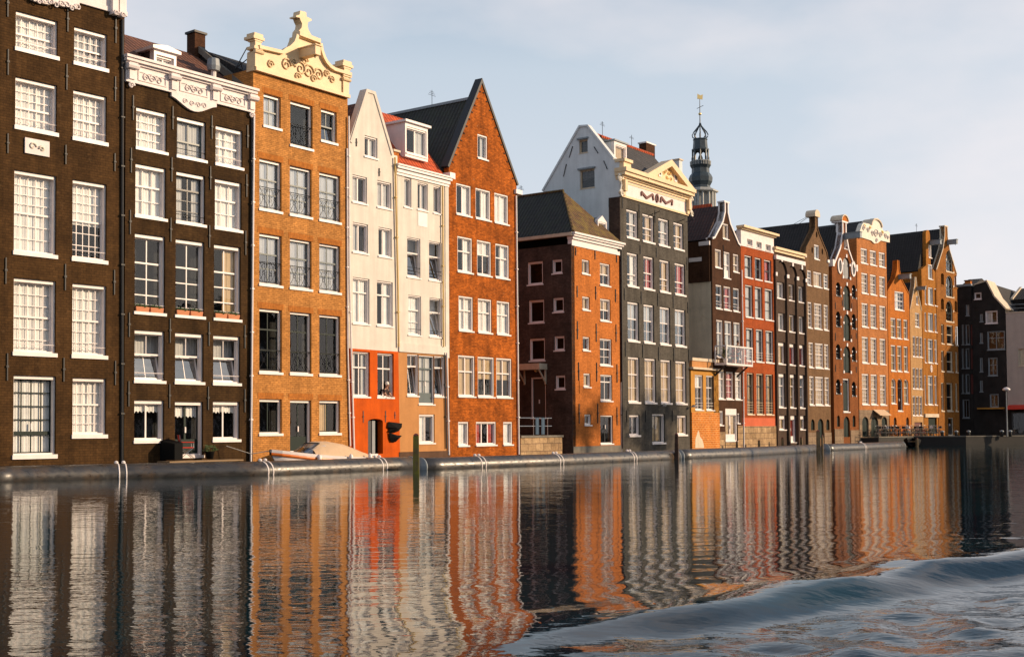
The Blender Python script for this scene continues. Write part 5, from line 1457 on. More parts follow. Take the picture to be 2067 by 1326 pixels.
out = [(e, -0.8), (h.W - e, -0.8), (h.W - e, zs), (cxn + 0.55, zs + 0.5)] + [(cxn + 0.5 * math.cos(math.pi * i / 8), za - 0.5 + 0.5 * math.sin(math.pi * i / 8)) for i in range(9)] + [(cxn - 0.55, zs + 0.5), (e, zs)]
h.shell(zs - 0.2, 'brick_honey', out, depth=10)
hoist(h, 1878, 491, 1.1, 'lead_grey', 0.34, 0.42)
h.roof_perp('tile_dark', cxn, za - 0.3, 0.03, h.W - 0.03, zs - 0.1, 0.4, 12)
h.put('fascia', MB().box(0.05, h.W - 0.1, -0.15, -0.01, h.z(1866, 842), h.z(1866, 835)), 'stone_trim')
x, z = h.p(1879.5, 744)
rg = [(x + 0.24 * math.cos(i * math.pi / 7), z + 0.38 * math.sin(i * math.pi / 7)) for i in range(14)]
o = h.prism('badge', 'frieze_white', rg, -0.05, -0.003)
MB().band([(x + (a - x) * .6, z + (b - z) * .6) for a, b in rg], 0.03, -0.06, -0.05, True).build('badge_ring', 'letter_iron', o)
H17 = h

# ---- 18: the last spout gable, arched loading bays, half in shade
h = House('canal_warehouse', 'umber brick corner warehouse ending the row, its foot in shadow', 1895, 1937, 3300, cat='warehouse')
K = dict(d=0.08, fd=0.12, fw=0.06, tb=0.08, sh=0.10, sp=0.05, fm='stone_trim')
for a, b, u0 in ((504, 549, 1909.5), (555, 600, 1909.5), (606, 650, 1909.5)):
    h.win(u0, u0 + 13.5, a, b, arch=0.5, grid=(2, 2, 2), split=0.4, sm='bottle_green', base=K)
for a, b in ((551, 577), (602, 627)):
    h.win(1899.6, 1905.5, a, b, grid=(1, 1, 1), split=0, arch=0.3, base={**K, 'fm': 'brick_umber'}); h.win(1927, 1932, a + 5, b + 5, grid=(1, 1, 1), split=0, arch=0.3, base={**K, 'fm': 'brick_umber'})
for a, b in ((654, 695), (707.5, 751), (772, 831)):
    h.row([(1900, 1905.5), (1911, 1923.5), (1928.5, 1933.5)], a, b, grid=(1, 1, 1), split=0.5, base=K)
h.win(1914, 1925, 843, 880, name='door', grid=(1, 1, 1), split=0, panel=0.6, sm='dark_sash', base=K)
zs = h.z(1895, 545); za = h.z(1908, 458); cxn = h.W * 0.5
out = [(e, -0.8), (h.W - e, -0.8), (h.W - e, zs), (cxn + 0.9, zs + (za - zs) * 0.5), (cxn + 0.42, za - 1.0), (cxn + 0.36, za), (cxn - 0.36, za), (cxn - 0.42, za - 1.0), (cxn - 0.9, zs + (za - zs) * 0.5), (e, zs)]
h.shell(zs - 0.2, 'brick_umber', out, depth=12)
h.put('coping', MB().band(out[2:6], 0.1, -0.06, 0.5).band(out[6:10], 0.1, -0.06, 0.5).box(cxn - 0.45, cxn + 0.45, -0.08, 0.55, za, za + 0.12), 'stone_trim')
hoist(h, 1913, 490, 1.0, 'lead_grey', 0.36, 0.44)
h.roof_perp('tile_dark', cxn, h.z(1900, 462, 0.5), 0.03, h.W - 0.03, zs - 0.1, 0.5, 14)
mb = MB()
for a, b in ((504, 549), (555, 600), (606, 650)):
    x0, x1 = h.s(1909, a), h.s(1923.5, a); z1, z0 = h.z(1909, a), h.z(1909, b)
    for x in (x0 - 0.12, x1 - 0.05):
        for k in (0.0, 0.5):
            mb.box(x, x + 0.18, -0.05, -0.002, z0 + (z1 - z0) * k, z0 + (z1 - z0) * k + 0.22)
h.put('quoin_block', mb, 'stone_trim')
H18 = h
END = CHAIN['P'].copy()

# ------------------------------------------------------------------ dark houses closing the end of the canal
tE = Vector((0.80, -0.60, 0)).normalized()
pE = at_y(1936, 860, END.y + 4.0); pE.z = 0
h = House('canal_house', 'black narrow house in shade with stacked dark red shutters', None, 1966, 0, start=pE, t=tE, group='dark houses at the head of the canal')
K = dict(d=0.08, fd=0.12, fw=0.08, tb=0.09, sh=0.09, sp=0.05, fm='lead_grey')
h.win(1949.5, 1956.5, 615, 639, grid=(1, 1, 1), split=0, cur='full', cm='curtain_grey', base=K)
for a, b in ((655, 697), (703, 745), (755, 795)):
    h.win(1941.5, 1946, a, b, grid=(1, 1, 1), split=0, base=K)
    h.win(1949, 1957, a, b, grid=(1, 1, 1), split=0, base=K)
    h.solid('shutter', 'letter_iron', 1959, 1965, a, b)
h.win(1943, 1957, 806, 845, grid=(2, 1, 1), split=0, base=K)
zt = h.z(1940, 579)
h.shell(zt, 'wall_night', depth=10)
h.put('coping', MB().box(0, h.W, -0.1, 0.4, zt, zt + 0.25), 'lead_grey')
chimney(h, 'brick_coral', h.s(1949, 570), 1.0, zt - 1.0, h.z(1949, 566), 0.6, 0.6, 'brick_dark')
h.roof_par('tile_dark', 0.1, h.W, zt, zt + 1.2, 0.4, 4, 10)
E0 = h
h = House('canal_house', 'black mansard roofed house in shade with white framed casements', None, 2034, 0, t=tE, group='dark houses at the head of the canal')
K = dict(d=0.06, fd=0.12, fw=0.09, tb=0.10, sh=0.10, sp=0.06, fm='lead_grey')
h.win(1966.8, 1981, 591, 606, grid=(1, 1, 1), split=0, base={**K, 'fm': 'frieze_white'})
h.win(1989, 2013.6, 628, 655, grid=(2, 1, 1), split=0, mt=0.08, cur='left', cm='curtain_grey', base={**K, 'fm': 'frieze_white'})
h.win(1993, 2028.5, 669, 708, grid=(2, 1, 1), split=0.65, mt=0.08, base=K)
h.win(1994.6, 2013.6, 722, 760, grid=(2, 1, 1), split=0.6, mt=0.08, base=K)
h.win(1998, 2016, 795, 824, grid=(2, 1, 1), split=0, base=K)
for a, b in ((634, 651), (672, 694), (722, 752), (768, 792)):
    h.win(1978, 1984, a, b, grid=(1, 1, 1), split=0, base=K)
zt = h.z(1968, 570); zr = h.z(2034, 624)
x1 = h.s(1991, 600)
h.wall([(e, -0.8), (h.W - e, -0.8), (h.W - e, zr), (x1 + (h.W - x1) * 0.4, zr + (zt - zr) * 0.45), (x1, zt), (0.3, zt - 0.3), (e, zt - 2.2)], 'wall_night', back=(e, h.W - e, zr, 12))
h.put('verge', MB().band([(h.W, zr), (x1 + (h.W - x1) * 0.4, zr + (zt - zr) * 0.45), (x1, zt), (0.3, zt - 0.3)], -0.14, -0.08, 3.0), 'stone_trim')
mb = MB().prism([(0.1, zr - 0.3), (h.W - 0.02, zr - 0.3), (h.W - 0.02, zr), (x1 + (h.W - x1) * 0.4, zr + (zt - zr) * 0.45 - 0.03), (x1, zt - 0.06), (0.35, zt - 0.36), (0.1, zt - 2.2)], 0.36, 11.5)
h.put('roof', mb, 'tile_dark')
mb = MB().box(0.5, h.W - 0.2, -0.5, -0.02, h.z(1970, 826), h.z(1970, 823))
h.put('fascia', mb, 'wall_ochre')
E1 = h
h = House('canal_building', 'pale pinkish plain building at the right edge with a red awning', 2034.5, 2199, 0, t=Vector((0.86, -0.51, 0)).normalized(), cat='building', group='')
if 'group' in h.root: del h.root['group']
K = dict(d=0.08, fd=0.12, fw=0.06, tb=0.07, sh=0.08, sp=0.05, fm='stone_trim')
h.win(2055.5, 2074, 704, 740, grid=(1, 1, 1), split=0, cur='full', cm='curtain_tan', base=K)
h.win(2042, 2110, 832, 878, grid=(5, 1, 1), split=0, fm='dark_sash', fw=0.1)
zt = h.z(2035, 632); zg = h.z(2035, 822)
allh = h.holes
h.holes = [q for q in allh if q[0][1] > zg]
h.wall([(e, zg + 0.002), (h.W - e, zg + 0.002), (h.W - e, zt), (e, zt)], 'wall_pinkish', back=(e, h.W - e, zt - 0.05, 14))
h.holes = [q for q in allh if q[0][1] <= zg]
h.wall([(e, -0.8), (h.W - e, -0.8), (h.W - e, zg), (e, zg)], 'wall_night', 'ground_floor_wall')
h.put('awning', MB().add([(0.1, -0.01, zg + 0.25), (h.W, -0.01, zg + 0.25), (h.W, -1.2, zg - 0.15), (0.1, -1.2, zg - 0.15), (0.1, -0.01, zg + 0.2), (h.W, -0.01, zg + 0.2), (h.W, -1.2, zg - 0.25), (0.1, -1.2, zg - 0.25)],
      [(0, 1, 2, 3), (7, 6, 5, 4), (3, 2, 6, 7), (0, 3, 7, 4), (1, 5, 6, 2)]), 'red_canvas')
h.put('parapet', MB().box(0.0, h.W, -0.06, 0.3, zt, zt + 0.1), 'stone_trim')
# set back upper storey with plant on its roof terrace
x0 = h.s(2050, 610, 4.0)
h.put('roof_storey', MB().box(1.6, h.W, 4.0, 12, zt - 0.2, h.z(2052, 600, 4.0)), 'wall_putty')
h.put('roof_terrace_rail', MB().tube([(0.3, 0.3, zt + 0.9), (h.W, 0.3, zt + 0.9)], 0.03, 5).tube([(0.3, 0.3, zt + 0.5), (h.W, 0.3, zt + 0.5)], 0.025, 5), 'lead_grey')
E2 = h
h = House('canal_house', 'black gabled roof rising between the mansard house and the pale building at the right', None, 2110, 0, start=E1.M @ Vector((E1.W - 1.0, 7.0, 0)), t=tE, group='dark houses at the head of the canal')
zt = h.z(2036, 606); za = h.z(2036, 583)
h.shell(zt, 'wall_night', depth=8)
h.roof_par('tile_dark', 0.0, h.W, zt, za + 0.3, -0.2, 3.5, 8)
h.put('verge', MB().add([(-0.25, -0.2, zt), (0.0, -0.2, zt), (0.0, 3.5, za + 0.3), (-0.25, 3.5, za + 0.3), (-0.25, -0.2, zt + 0.2), (0.0, -0.2, zt + 0.2), (0.0, 3.5, za + 0.5), (-0.25, 3.5, za + 0.5)],
      [(0, 3, 2, 1), (4, 5, 6, 7), (0, 1, 5, 4), (1, 2, 6, 5), (2, 3, 7, 6), (3, 0, 4, 7)]), 'stone_trim')
E3 = h
# ------------------------------------------------------------------ church spire far behind the roofs
DT = 235.0
pt = at_y(1420, 860, DT); pt.z = 0
pm = FPX / DT
tz = lambda v: at_y(1420, v, DT).z
tw = thing('church_spire', 'distant lead covered church spire with open lantern and gold vane rising above the roofs', 'church tower', T(pt.x, pt.y, 0, R(12)))
def twp(name, mb, mat, smooth=False): return mb.build(name, mat, tw, None, smooth)
w = lambda px: px / 5.1 / pm * 1.1
o8 = R(22.5)
twp('shaft', MB().lathe([(w(138), 0), (w(138), tz(388)), (w(120), tz(388) + 0.01), (w(120), tz(425))], 4, ph=R(45)), 'spire_pale')
mb = MB().lathe([(w(100), tz(440)), (w(100), tz(389))], 8, ph=o8)
None and twp('arcade_core', mb, 'dark_room')
mb = MB()
for k in range(8):
    a = o8 + k * math.pi / 4
    for da in (-0.16, 0.16):
        mb.tube([(w(132) * math.cos(a + da), w(132) * math.sin(a + da), tz(440)), (w(132) * math.cos(a + da), w(132) * math.sin(a + da), tz(389))], 0.2, 6)
twp('arcade_column', mb, 'spire_pale')
twp('arcade_cornice', MB().lathe([(w(140), tz(392)), (w(165), tz(389.5)), (w(165), tz(387)), (w(120), tz(382))], 8, ph=o8), 'spire_pale')
twp('onion_dome', MB().lathe([(w(118), tz(386)), (w(92), tz(380)), (w(88), tz(376)), (w(108), tz(368)), (w(112), tz(360)), (w(100), tz(354)), (w(84), tz(350)), (w(82), tz(341)), (w(92), tz(337)), (w(98), tz(335)), (w(98), tz(328)), (w(86), tz(328) + 0.02)], 8, ph=o8), 'spire_lead')
mb = MB()
for k in range(8):
    a = k * math.pi / 4
    for q in range(4):
        b = a + (q - 1.5) * 0.17
        mb.tube([(w(95) * math.cos(b), w(95) * math.sin(b), tz(335)), (w(95) * math.cos(b), w(95) * math.sin(b), tz(327))], 0.07, 4)
    c0, c1 = a - math.pi / 8, a + math.pi / 8
    mb.tube([(w(97) * math.cos(c0), w(97) * math.sin(c0), tz(327)), (w(97) * math.cos(c1), w(97) * math.sin(c1), tz(327))], 0.1, 4)
twp('balustrade', mb, 'spire_pale')
mb = MB()
for k in range(8):
    a = o8 + k * math.pi / 4
    mb.tube([(w(72) * math.cos(a), w(72) * math.sin(a), tz(329)), (w(72) * math.cos(a), w(72) * math.sin(a), tz(303))], 0.17, 6)
    a2 = a + math.pi / 4
    pts = []
    for i in range(7):
        q = i / 6
        pts.append((w(72) * (math.cos(a) * (1 - q) + math.cos(a2) * q), w(72) * (math.sin(a) * (1 - q) + math.sin(a2) * q), tz(309) + 0.5 * math.sin(math.pi * q)))
    mb.tube(pts, 0.14, 4)
    mb.tube([(w(80) * math.cos(a), w(80) * math.sin(a), tz(330)), (w(80) * math.cos(a), w(80) * math.sin(a), tz(318))], 0.09, 4)
twp('lantern', mb, 'spire_lead')
twp('bell', MB().lathe([(0.5, tz(321)), (0.42, tz(318)), (0.25, tz(314)), (0.05, tz(312))], 10), 'black_iron')
twp('lantern_drum', MB().lathe([(w(82), tz(304)), (w(80), tz(301)), (w(70), tz(300)), (w(64), tz(284)), (w(70), tz(283)), (w(66), tz(281))], 8, ph=o8), 'spire_lead')
mb = MB()
for k in range(8):
    a = o8 + k * math.pi / 4
    prof = [(w(48), tz(281)), (w(70), tz(277)), (w(74), tz(273)), (w(60), tz(267)), (w(36), tz(261)), (w(14), tz(255)), (w(4), tz(249))]
    mb.tube([(r * math.cos(a), r * math.sin(a), z) for r, z in prof], 0.11, 5)
twp('open_crown', mb, 'spire_lead')
twp('spike', MB().tube([(0, 0, tz(281)), (0, 0, tz(249)), (0, 0, tz(198))], [0.12, 0.1, 0.05], 6), 'black_iron')
twp('orb', MB().lathe([(0.02, tz(233.5)), (0.24, tz(232.3)), (0.33, tz(230.5)), (0.24, tz(228.7)), (0.02, tz(227.5))], 12), 'gold', True)
mb = MB().prism([(-0.5, tz(200)), (0.55, tz(201)), (0.62, tz(191)), (0.1, tz(193)), (-0.45, tz(190))], -0.06, 0.06)
twp('weather_vane', mb, 'gold')
mb = MB().tube([(-0.6, 0, tz(220)), (0.7, 0, tz(213))], 0.05, 4)
twp('vane_arm', mb, 'black_iron')

# ------------------------------------------------------------------ water of the canal: one sheet to the horizon, real waves near the boat
def build_water():
    rng = np.random.default_rng(3)
    ang = np.concatenate([np.radians(np.linspace(-180, -42, 24, endpoint=False)), np.radians(np.linspace(-42, 42, 560)), np.radians(np.linspace(42, 180, 25)[1:-1])])
    rad = np.concatenate([[0.4, 1.5, 3.0, 4.5, 6.0], np.geomspace(7.0, 170, 430), [260, 500, 1200, 3500]])
    A, Rr = np.meshgrid(ang, rad)
    X, Y = Rr * np.sin(A), Rr * np.cos(A)
    fade = np.clip((150 - Rr) / 90, 0, 1) * np.clip((Rr - 4) / 4, 0, 1) * np.clip((np.radians(60) - np.abs(A)) / 0.2, 0, 1)
    Z = np.zeros_like(X)
    # faint long swells over the whole basin
    for i in range(14):
        lam = rng.uniform(1.2, 4.5); th = rng.normal(math.pi / 2, 0.5); ph = rng.uniform(0, 6.3)
        Z += 0.00012 * lam * np.sin(2 * math.pi / lam * (X * math.cos(th) + Y * math.sin(th)) + ph)
    # the wake of the sightseeing boat: a ridge running away to the right
    b = on_z(1250, 1262); c = on_z(2067, 1150)
    ex, ey = c.x - b.x, c.y - b.y
    n = math.hypot(ex, ey); ex, ey = ex / n, ey / n
    sl = (X - b.x) * ex + (Y - b.y) * ey
    q = (X - b.x) * ey - (Y - b.y) * ex          # positive on the boat's side
    q = q - 0.012 * np.clip(-sl, 0, 30) ** 2 - 0.10 * np.sin(sl * 0.9 + 0.4) - 0.05 * np.sin(sl * 2.3)
    along = np.clip((sl + 2.2) / 5.5, 0, 1)
    Z += along * 0.23 * np.exp(-np.abs(q / np.where(q > 0, 0.52, 0.95)) ** 2.7) * (1 + 0.12 * np.sin(sl * 1.1 + 1) + 0.08 * np.sin(sl * 2.9))
    Z += along * 0.05 * np.exp(-((q - 2.7) / 0.55) ** 2) * (1 + 0.5 * np.sin(sl * 1.3))
    pre = np.exp(-np.clip(-q, 0, 60) / 2.6) * (q < 0.2) * np.clip((sl + 3) / 6, 0, 1)
    Z += pre * 0.0045 * (np.sin(2 * math.pi * q / 0.9 + 1.5 * np.sin(sl * 0.8)) + np.sin(2 * math.pi * (q + 0.2 * sl) / 0.55 + 1.2 * np.sin(sl * 1.7)) * 0.7)
    lc = np.clip((X + 1) / 6, 0, 1) * np.exp(-np.clip(-q, 0, 99) / 9.0) * (q < 0.3)
    Z += lc * 0.0030 * np.sin(2 * math.pi * Y / 0.75 + 1.6 * np.sin(X * 0.45) + 1.1 * np.sin(X * 1.1 + Y * 0.6)) * (0.5 + 0.5 * np.sin(Y * 0.9 + X * 0.35))
    beh = (1 / (1 + np.exp(np.clip(-(q - 0.95 - 0.25 * np.sin(sl * 1.7)) * 4, -50, 50))) + 0.07 / (1 + np.exp(np.clip(-q * 6, -50, 50)))) * np.clip((sl + 4) / 4.5, 0, 1)
    for i in range(60):
        lam = rng.uniform(0.3, 1.15); th = rng.normal(math.atan2(-ex, ey) + 0.5, 0.75); ph = rng.uniform(0, 6.3)
        wv = np.sin(2 * math.pi / lam * (X * math.cos(th) + Y * math.sin(th)) + ph + 0.7 * np.sin(X * 1.3 + i) * np.sin(Y * 0.9 + 2 * i))
        Z += beh * 0.0033 * lam * wv
    # small open-water ripples at the far right end of the basin
    Z *= fade
    Z[:5] = 0
    nr, na = X.shape
    co = np.stack([X, Y, Z], -1).reshape(-1, 3).astype('f')
    idx = np.arange(nr * na).reshape(nr, na)
    i0 = idx[:-1, :]; i1 = idx[1:, :]
    f = np.stack([i0, np.roll(i0, -1, 1), np.roll(i1, -1, 1), i1], -1).reshape(-1, 4)
    f = f[:, ::-1]
    me = bpy.data.meshes.new('canal_water')
    me.vertices.add(len(co)); me.vertices.foreach_set('co', co.ravel())
    me.loops.add(f.size); me.loops.foreach_set('vertex_index', f.ravel().astype('i'))
    me.polygons.add(len(f)); me.polygons.foreach_set('loop_start', np.arange(0, f.size, 4, dtype='i')); me.polygons.foreach_set('loop_total', np.full(len(f), 4, 'i'))
    me.polygons.foreach_set('use_smooth', np.ones(len(f), bool))
    me.update(calc_edges=True)
    at = me.attributes.new('chop', 'FLOAT', 'POINT'); at.data.foreach_set('value', (np.clip(beh + 0.14 * np.clip(sl + 3, 0, 1) * (q > -0.25) * (q < 2), 0, 1) * fade).astype('f').ravel())
    if me.polygons[0].normal.z < 0:
        me.flip_normals()
    return me
m, t, p = newmat('water')
p.inputs['Base Color'].default_value = (0.004, 0.022, 0.028, 1)
p.inputs['Roughness'].default_value = 0.015
p.inputs['IOR'].default_value = 1.333
p.inputs['Specular IOR Level'].default_value = 0.5
ob = N(t, 'ShaderNodeTexCoord').outputs['Object']
def wnoise(scale, stretch, detail=2):
    mpn = N(t, 'ShaderNodeMapping'); mpn.inputs['Scale'].default_value = stretch
    t.links.new(ob, mpn.inputs['Vector'])
    n = N(t, 'ShaderNodeTexNoise'); n.inputs['Scale'].default_value = scale; n.inputs['Detail'].default_value = detail; n.inputs['Roughness'].default_value = 0.5
    t.links.new(mpn.outputs['Vector'], n.inputs['Vector'])
    return n.outputs['Fac']
def mth(op, a, b):
    n = N(t, 'ShaderNodeMath', operation=op)
    for i, x in enumerate((a, b)):
        if isinstance(x, (int, float)): n.inputs[i].default_value = x
        else: t.links.new(x, n.inputs[i])
    return n.outputs[0]
hgt = mth('ADD', mth('MULTIPLY', wnoise(1.1, (0.30, 1.0, 1), 1), 0.0018), mth('MULTIPLY', wnoise(3.3, (0.45, 1.0, 1), 3), 0.0080))
hgt = mth('ADD', hgt, mth('MULTIPLY', mth('MULTIPLY', wnoise(14, (0.4, 1, 1), 1), 0.0011), wnoise(0.25, (1, 1, 1), 1)))
chp = N(t, 'ShaderNodeAttribute'); chp.attribute_name = 'chop'
hgt = mth('ADD', hgt, mth('MULTIPLY', chp.outputs['Fac'], mth('ADD', mth('MULTIPLY', wnoise(5, (0.5, 1, 1), 2), 0.013), mth('MULTIPLY', wnoise(17, (0.6, 1, 1), 2), 0.0036))))
bp = N(t, 'ShaderNodeBump'); bp.inputs['Strength'].default_value = 1.0; bp.inputs['Distance'].default_value = 1.0
t.links.new(hgt, bp.inputs['Height']); t.links.new(bp.outputs['Normal'], p.inputs['Normal'])
wm = build_water(); wm.materials.append(m)
struct(put('canal_water', wm))

# ------------------------------------------------------------------ ground behind the houses and the quay at the canal head
def slab(name, poly, z0, z1, mat):
    n = len(poly)
    vs = [(x, y, z0) for x, y in poly] + [(x, y, z1) for x, y in poly]
    return MB().add(vs, [tuple(range(n))[::-1], tuple(range(n, 2 * n))] + [(i, (i + 1) % n, (i + 1) % n + n, i + n) for i in range(n)]).build(name, mat)
P0 = H1.M @ Vector((0, 1.0, 0)); P1 = H13.M @ Vector((H13.W, 1.0, 0))
lft = H1.M @ Vector((-60, 1.0, 0))
far = [(-1500, 900), (-1500, 2500)]
q0 = H14.M @ Vector((0.3, -1.7, 0)); q1 = H16.M @ Vector((0, -2.2, 0)); q2 = H18.M @ Vector((0, -2.6, 0))
edgeE = on_z(1950, 898.5); edgeF = on_z(2300, 894)
ZQ = at_y(1950, 881.5, edgeE.y).z
poly = [(lft.x, lft.y), (P0.x, P0.y), (P1.x, P1.y), (H14.M @ Vector((0.3, 1, 0))).to_2d()[:], (2500, 1200), (2500, 3000), (-2500, 3000), (-2500, 400)]
g = slab('ground', [tuple(q)[:2] for q in poly[:3]] + [((H18.M @ Vector((0, 1.0, 0))).x, (H18.M @ Vector((0, 1.0, 0))).y), (900, 500), (2500, 900), (2500, 3000), (-2500, 3000), (-2500, 300)], -1.0, 0.35, 'asphalt')
struct(g)
qq = [(q0.x, q0.y), (q1.x, q1.y), (edgeE.x - 5.5, edgeE.y + 1.5), (edgeE.x, edgeE.y), (edgeF.x, edgeF.y), (edgeF.x + 300, edgeF.y + 20), (edgeF.x + 300, edgeF.y + 200), ((H18.M @ Vector((0, 10, 0))).x, (H18.M @ Vector((0, 10, 0))).y), ((H14.M @ Vector((0.3, 1.5, 0))).x, (H14.M @ Vector((0.3, 1.5, 0))).y)]
qs = slab('quay', qq, -1.2, ZQ, 'quay_stone'); struct(qs)
edge = [Vector((a, b, ZQ + 0.004)) for a, b in qq[:5]]
mb = MB()
for a, b in zip(edge[:-1], edge[1:]):
    d = (b - a).normalized(); nn = Vector((-d.y, d.x, 0)) * 0.45
    o_ = Vector((d.y, -d.x, 0)) * 0.04
    mb.add([a + o_, b + o_, b + nn, a + nn] + [v + Vector((0, 0, 0.09)) for v in (a + o_, b + o_, b + nn, a + nn)], [(3, 2, 1, 0), (4, 5, 6, 7), (0, 1, 5, 4), (1, 2, 6, 5), (2, 3, 7, 6), (3, 0, 4, 7)])
struct(mb.build('quay_kerb', 'stone_grey'))
def at_quay(u, dpt):
    """point on the quay top below column u at distance dpt"""
    p_ = at_y(u, 870, dpt); p_.z = ZQ
    return p_
# bollards with pale caps
def bollard():
    r = thing('bollard', 'x', 'bollard', None, 'bollards along the quay at the canal head')
    MB().lathe([(0.2, 0), (0.2, 0.55), (0.17, 0.6)], 12).build('bollard_post', 'quay_stone', r, None, True)
    MB().lathe([(0.24, 0.58), (0.27, 0.64), (0.22, 0.76), (0.02, 0.82)], 12).build('bollard_cap', 'lead_grey', r, None, True)
    return r
B0 = bollard()
spots = [(1902, 'stone bollard with a pale cap standing at the foot of the last orange house'), (1930, 'pale capped bollard left of the pair before the black houses'), (1955, 'pale capped bollard right of the pair before the black houses'), (2022, 'pale capped bollard just left of the lamp post'), (2039, 'pale capped bollard just right of the lamp post')]
for i, (u, lb) in enumerate(spots):
    d_ = edgeE.y + (edgeF.y - edgeE.y) * 0 + 0.9
    p_ = at_quay(u, d_)
    if i == 0: B0.matrix_basis = T(p_.x, p_.y, ZQ, 0, 0.75); B0['label'] = lb
    else: dup(B0, T(p_.x, p_.y, ZQ, 0, 0.75), lb)
p_ = at_quay(2033, edgeE.y + 1.3)
hl = at_y(2031, 787, edgeE.y + 1.3).z - ZQ
lp = thing('street_lamp', 'slim tall street lamp with a domed head on the far quay at right', 'street lamp', T(p_.x, p_.y, ZQ))
MB().tube([(0, 0, 0), (0, 0, 1.0), (-0.02, 0, hl)], [0.09, 0.07, 0.045], 8).build('lamp_post', 'lead_grey', lp)
MB().lathe([(0.1, hl - 0.1), (0.36, hl - 0.02), (0.34, hl + 0.1), (0.2, hl + 0.22), (0.02, hl + 0.27)], 12).build('lamp_head', 'white', lp, None, True)

# ------------------------------------------------------------------ bicycles crowded on the quay
def bicycle(mat, label):
    r = thing('bicycle', label, 'bicycle', None, 'bicycles parked on the quay before the orange houses')
    def ring(cx):
        w = MB().tube([(cx + 0.33 * math.cos(k * math.pi / 10), 0, 0.34 + 0.33 * math.sin(k * math.pi / 10)) for k in range(21)], 0.022, 5, False)
        for k in range(6):
            a = k * math.pi / 6
            w.tube([(cx - 0.32 * math.cos(a), 0, 0.34 - 0.32 * math.sin(a)), (cx + 0.32 * math.cos(a), 0, 0.34 + 0.32 * math.sin(a))], 0.005, 3)
        return w
    ring(-0.53).build('wheel', 'rubber', r); ring(0.53).build('wheel', 'rubber', r)
    f = MB()
    for a, b in (((-0.53, 0, .34), (-0.2, 0, .78)), ((-0.53, 0, .34), (-0.08, 0, .3)), ((-0.08, 0, .3), (-0.25, 0, .95)), ((-0.08, 0, .3), (0.36, 0, .75)), ((-0.2, 0, .78), (0.34, 0, .84)), ((0.33, 0, .95), (0.53, 0, .34))):
        f.tube([a, b], 0.02, 5)
    f.build('bike_frame', mat, r)
    MB().tube([(0.33, 0, .92), (0.31, 0, 1.08)], 0.018, 5).tube([(0.16, -0.27, 1.02), (0.3, -0.2, 1.1), (0.33, 0, 1.1), (0.3, 0.2, 1.1), (0.16, 0.27, 1.02)], 0.018, 5).build('handlebar', 'steel', r)
    MB().loft([[(-0.4, -0.1, .96), (-0.4, 0, 1.0), (-0.4, 0.1, .96)], [(-0.28, -0.09, .98), (-0.28, 0, 1.02), (-0.28, 0.09, .98)], [(-0.1, -0.02, .97), (-0.1, 0, 1.0), (-0.1, 0.02, .97)]]).build('saddle', 'rubber', r)
    MB().add([(-0.85, -0.04, .5), (-0.85, .04, .5), (-0.2, .04, .72), (-0.2, -.04, .72)], [(0, 1, 2, 3)]).box(-0.75, -0.3, -0.08, 0.08, .74, .76).build('carrier', 'bike_black', r)
    MB().box(0.5, 0.72, -0.16, 0.16, 0.8, 1.02).build('basket', 'cloth_dark' if mat != 'bike_white' else 'white', r)
    return r
BK = {m_: bicycle(m_, '') for m_ in ('bike_black', 'bike_red', 'bike_blue', 'bike_white')}
used = set()
for i in range(18):
    u = 1771 + i * 7.2 + random.uniform(-1.5, 1.5)
    mk = ['bike_black', 'bike_red', 'bike_black', 'bike_white', 'bike_black', 'bike_blue'][i % 6]
    hs = H14 if u < 1796 else (H15 if u < 1841 else (H16 if u < 1866 else (H17 if u < 1896 else H18)))
    yy = -random.uniform(0.7, 1.2)
    x = hs.s(u, 870, yy)
    P = hs.M @ Vector((x, yy, 0))
    rz = math.atan2(hs.M[1][0], hs.M[0][0]) + random.choice((0, math.pi)) + random.uniform(-0.5, 0.5)
    lbl = {'bike_black': 'black bicycle parked in the crowd on the far quay before the orange houses', 'bike_red': 'red framed bicycle parked in the crowd on the far quay before the orange houses', 'bike_blue': 'blue framed bicycle parked in the crowd on the far quay before the orange houses', 'bike_white': 'white framed bicycle with a white basket in the crowd on the far quay'}[mk]
    Mx = T(P.x, P.y, ZQ, rz)
    if mk not in used:
        BK[mk].matrix_basis = Mx; BK[mk]['label'] = lbl; used.add(mk)
    else:
        dup(BK[mk], Mx, lbl)
# a railing behind the bicycles at the water's edge
rl = thing('quay_railing', 'low dark railing along the edge of the bicycle quay', 'railing')
mb = MB()
for i in range(9):
    q_ = q0 + (q1 - q0) * (i / 8)
    mb2 = MB().tube([(q_.x, q_.y, ZQ), (q_.x, q_.y, ZQ + 0.8)], 0.035, 6)
    mb2.build('railing_post', 'black_iron', rl)
for zz in (0.45, 0.8):
    MB().tube([(q0.x, q0.y, ZQ + zz), (q1.x, q1.y, ZQ + zz)], 0.03, 5).build('rail', 'black_iron', rl)

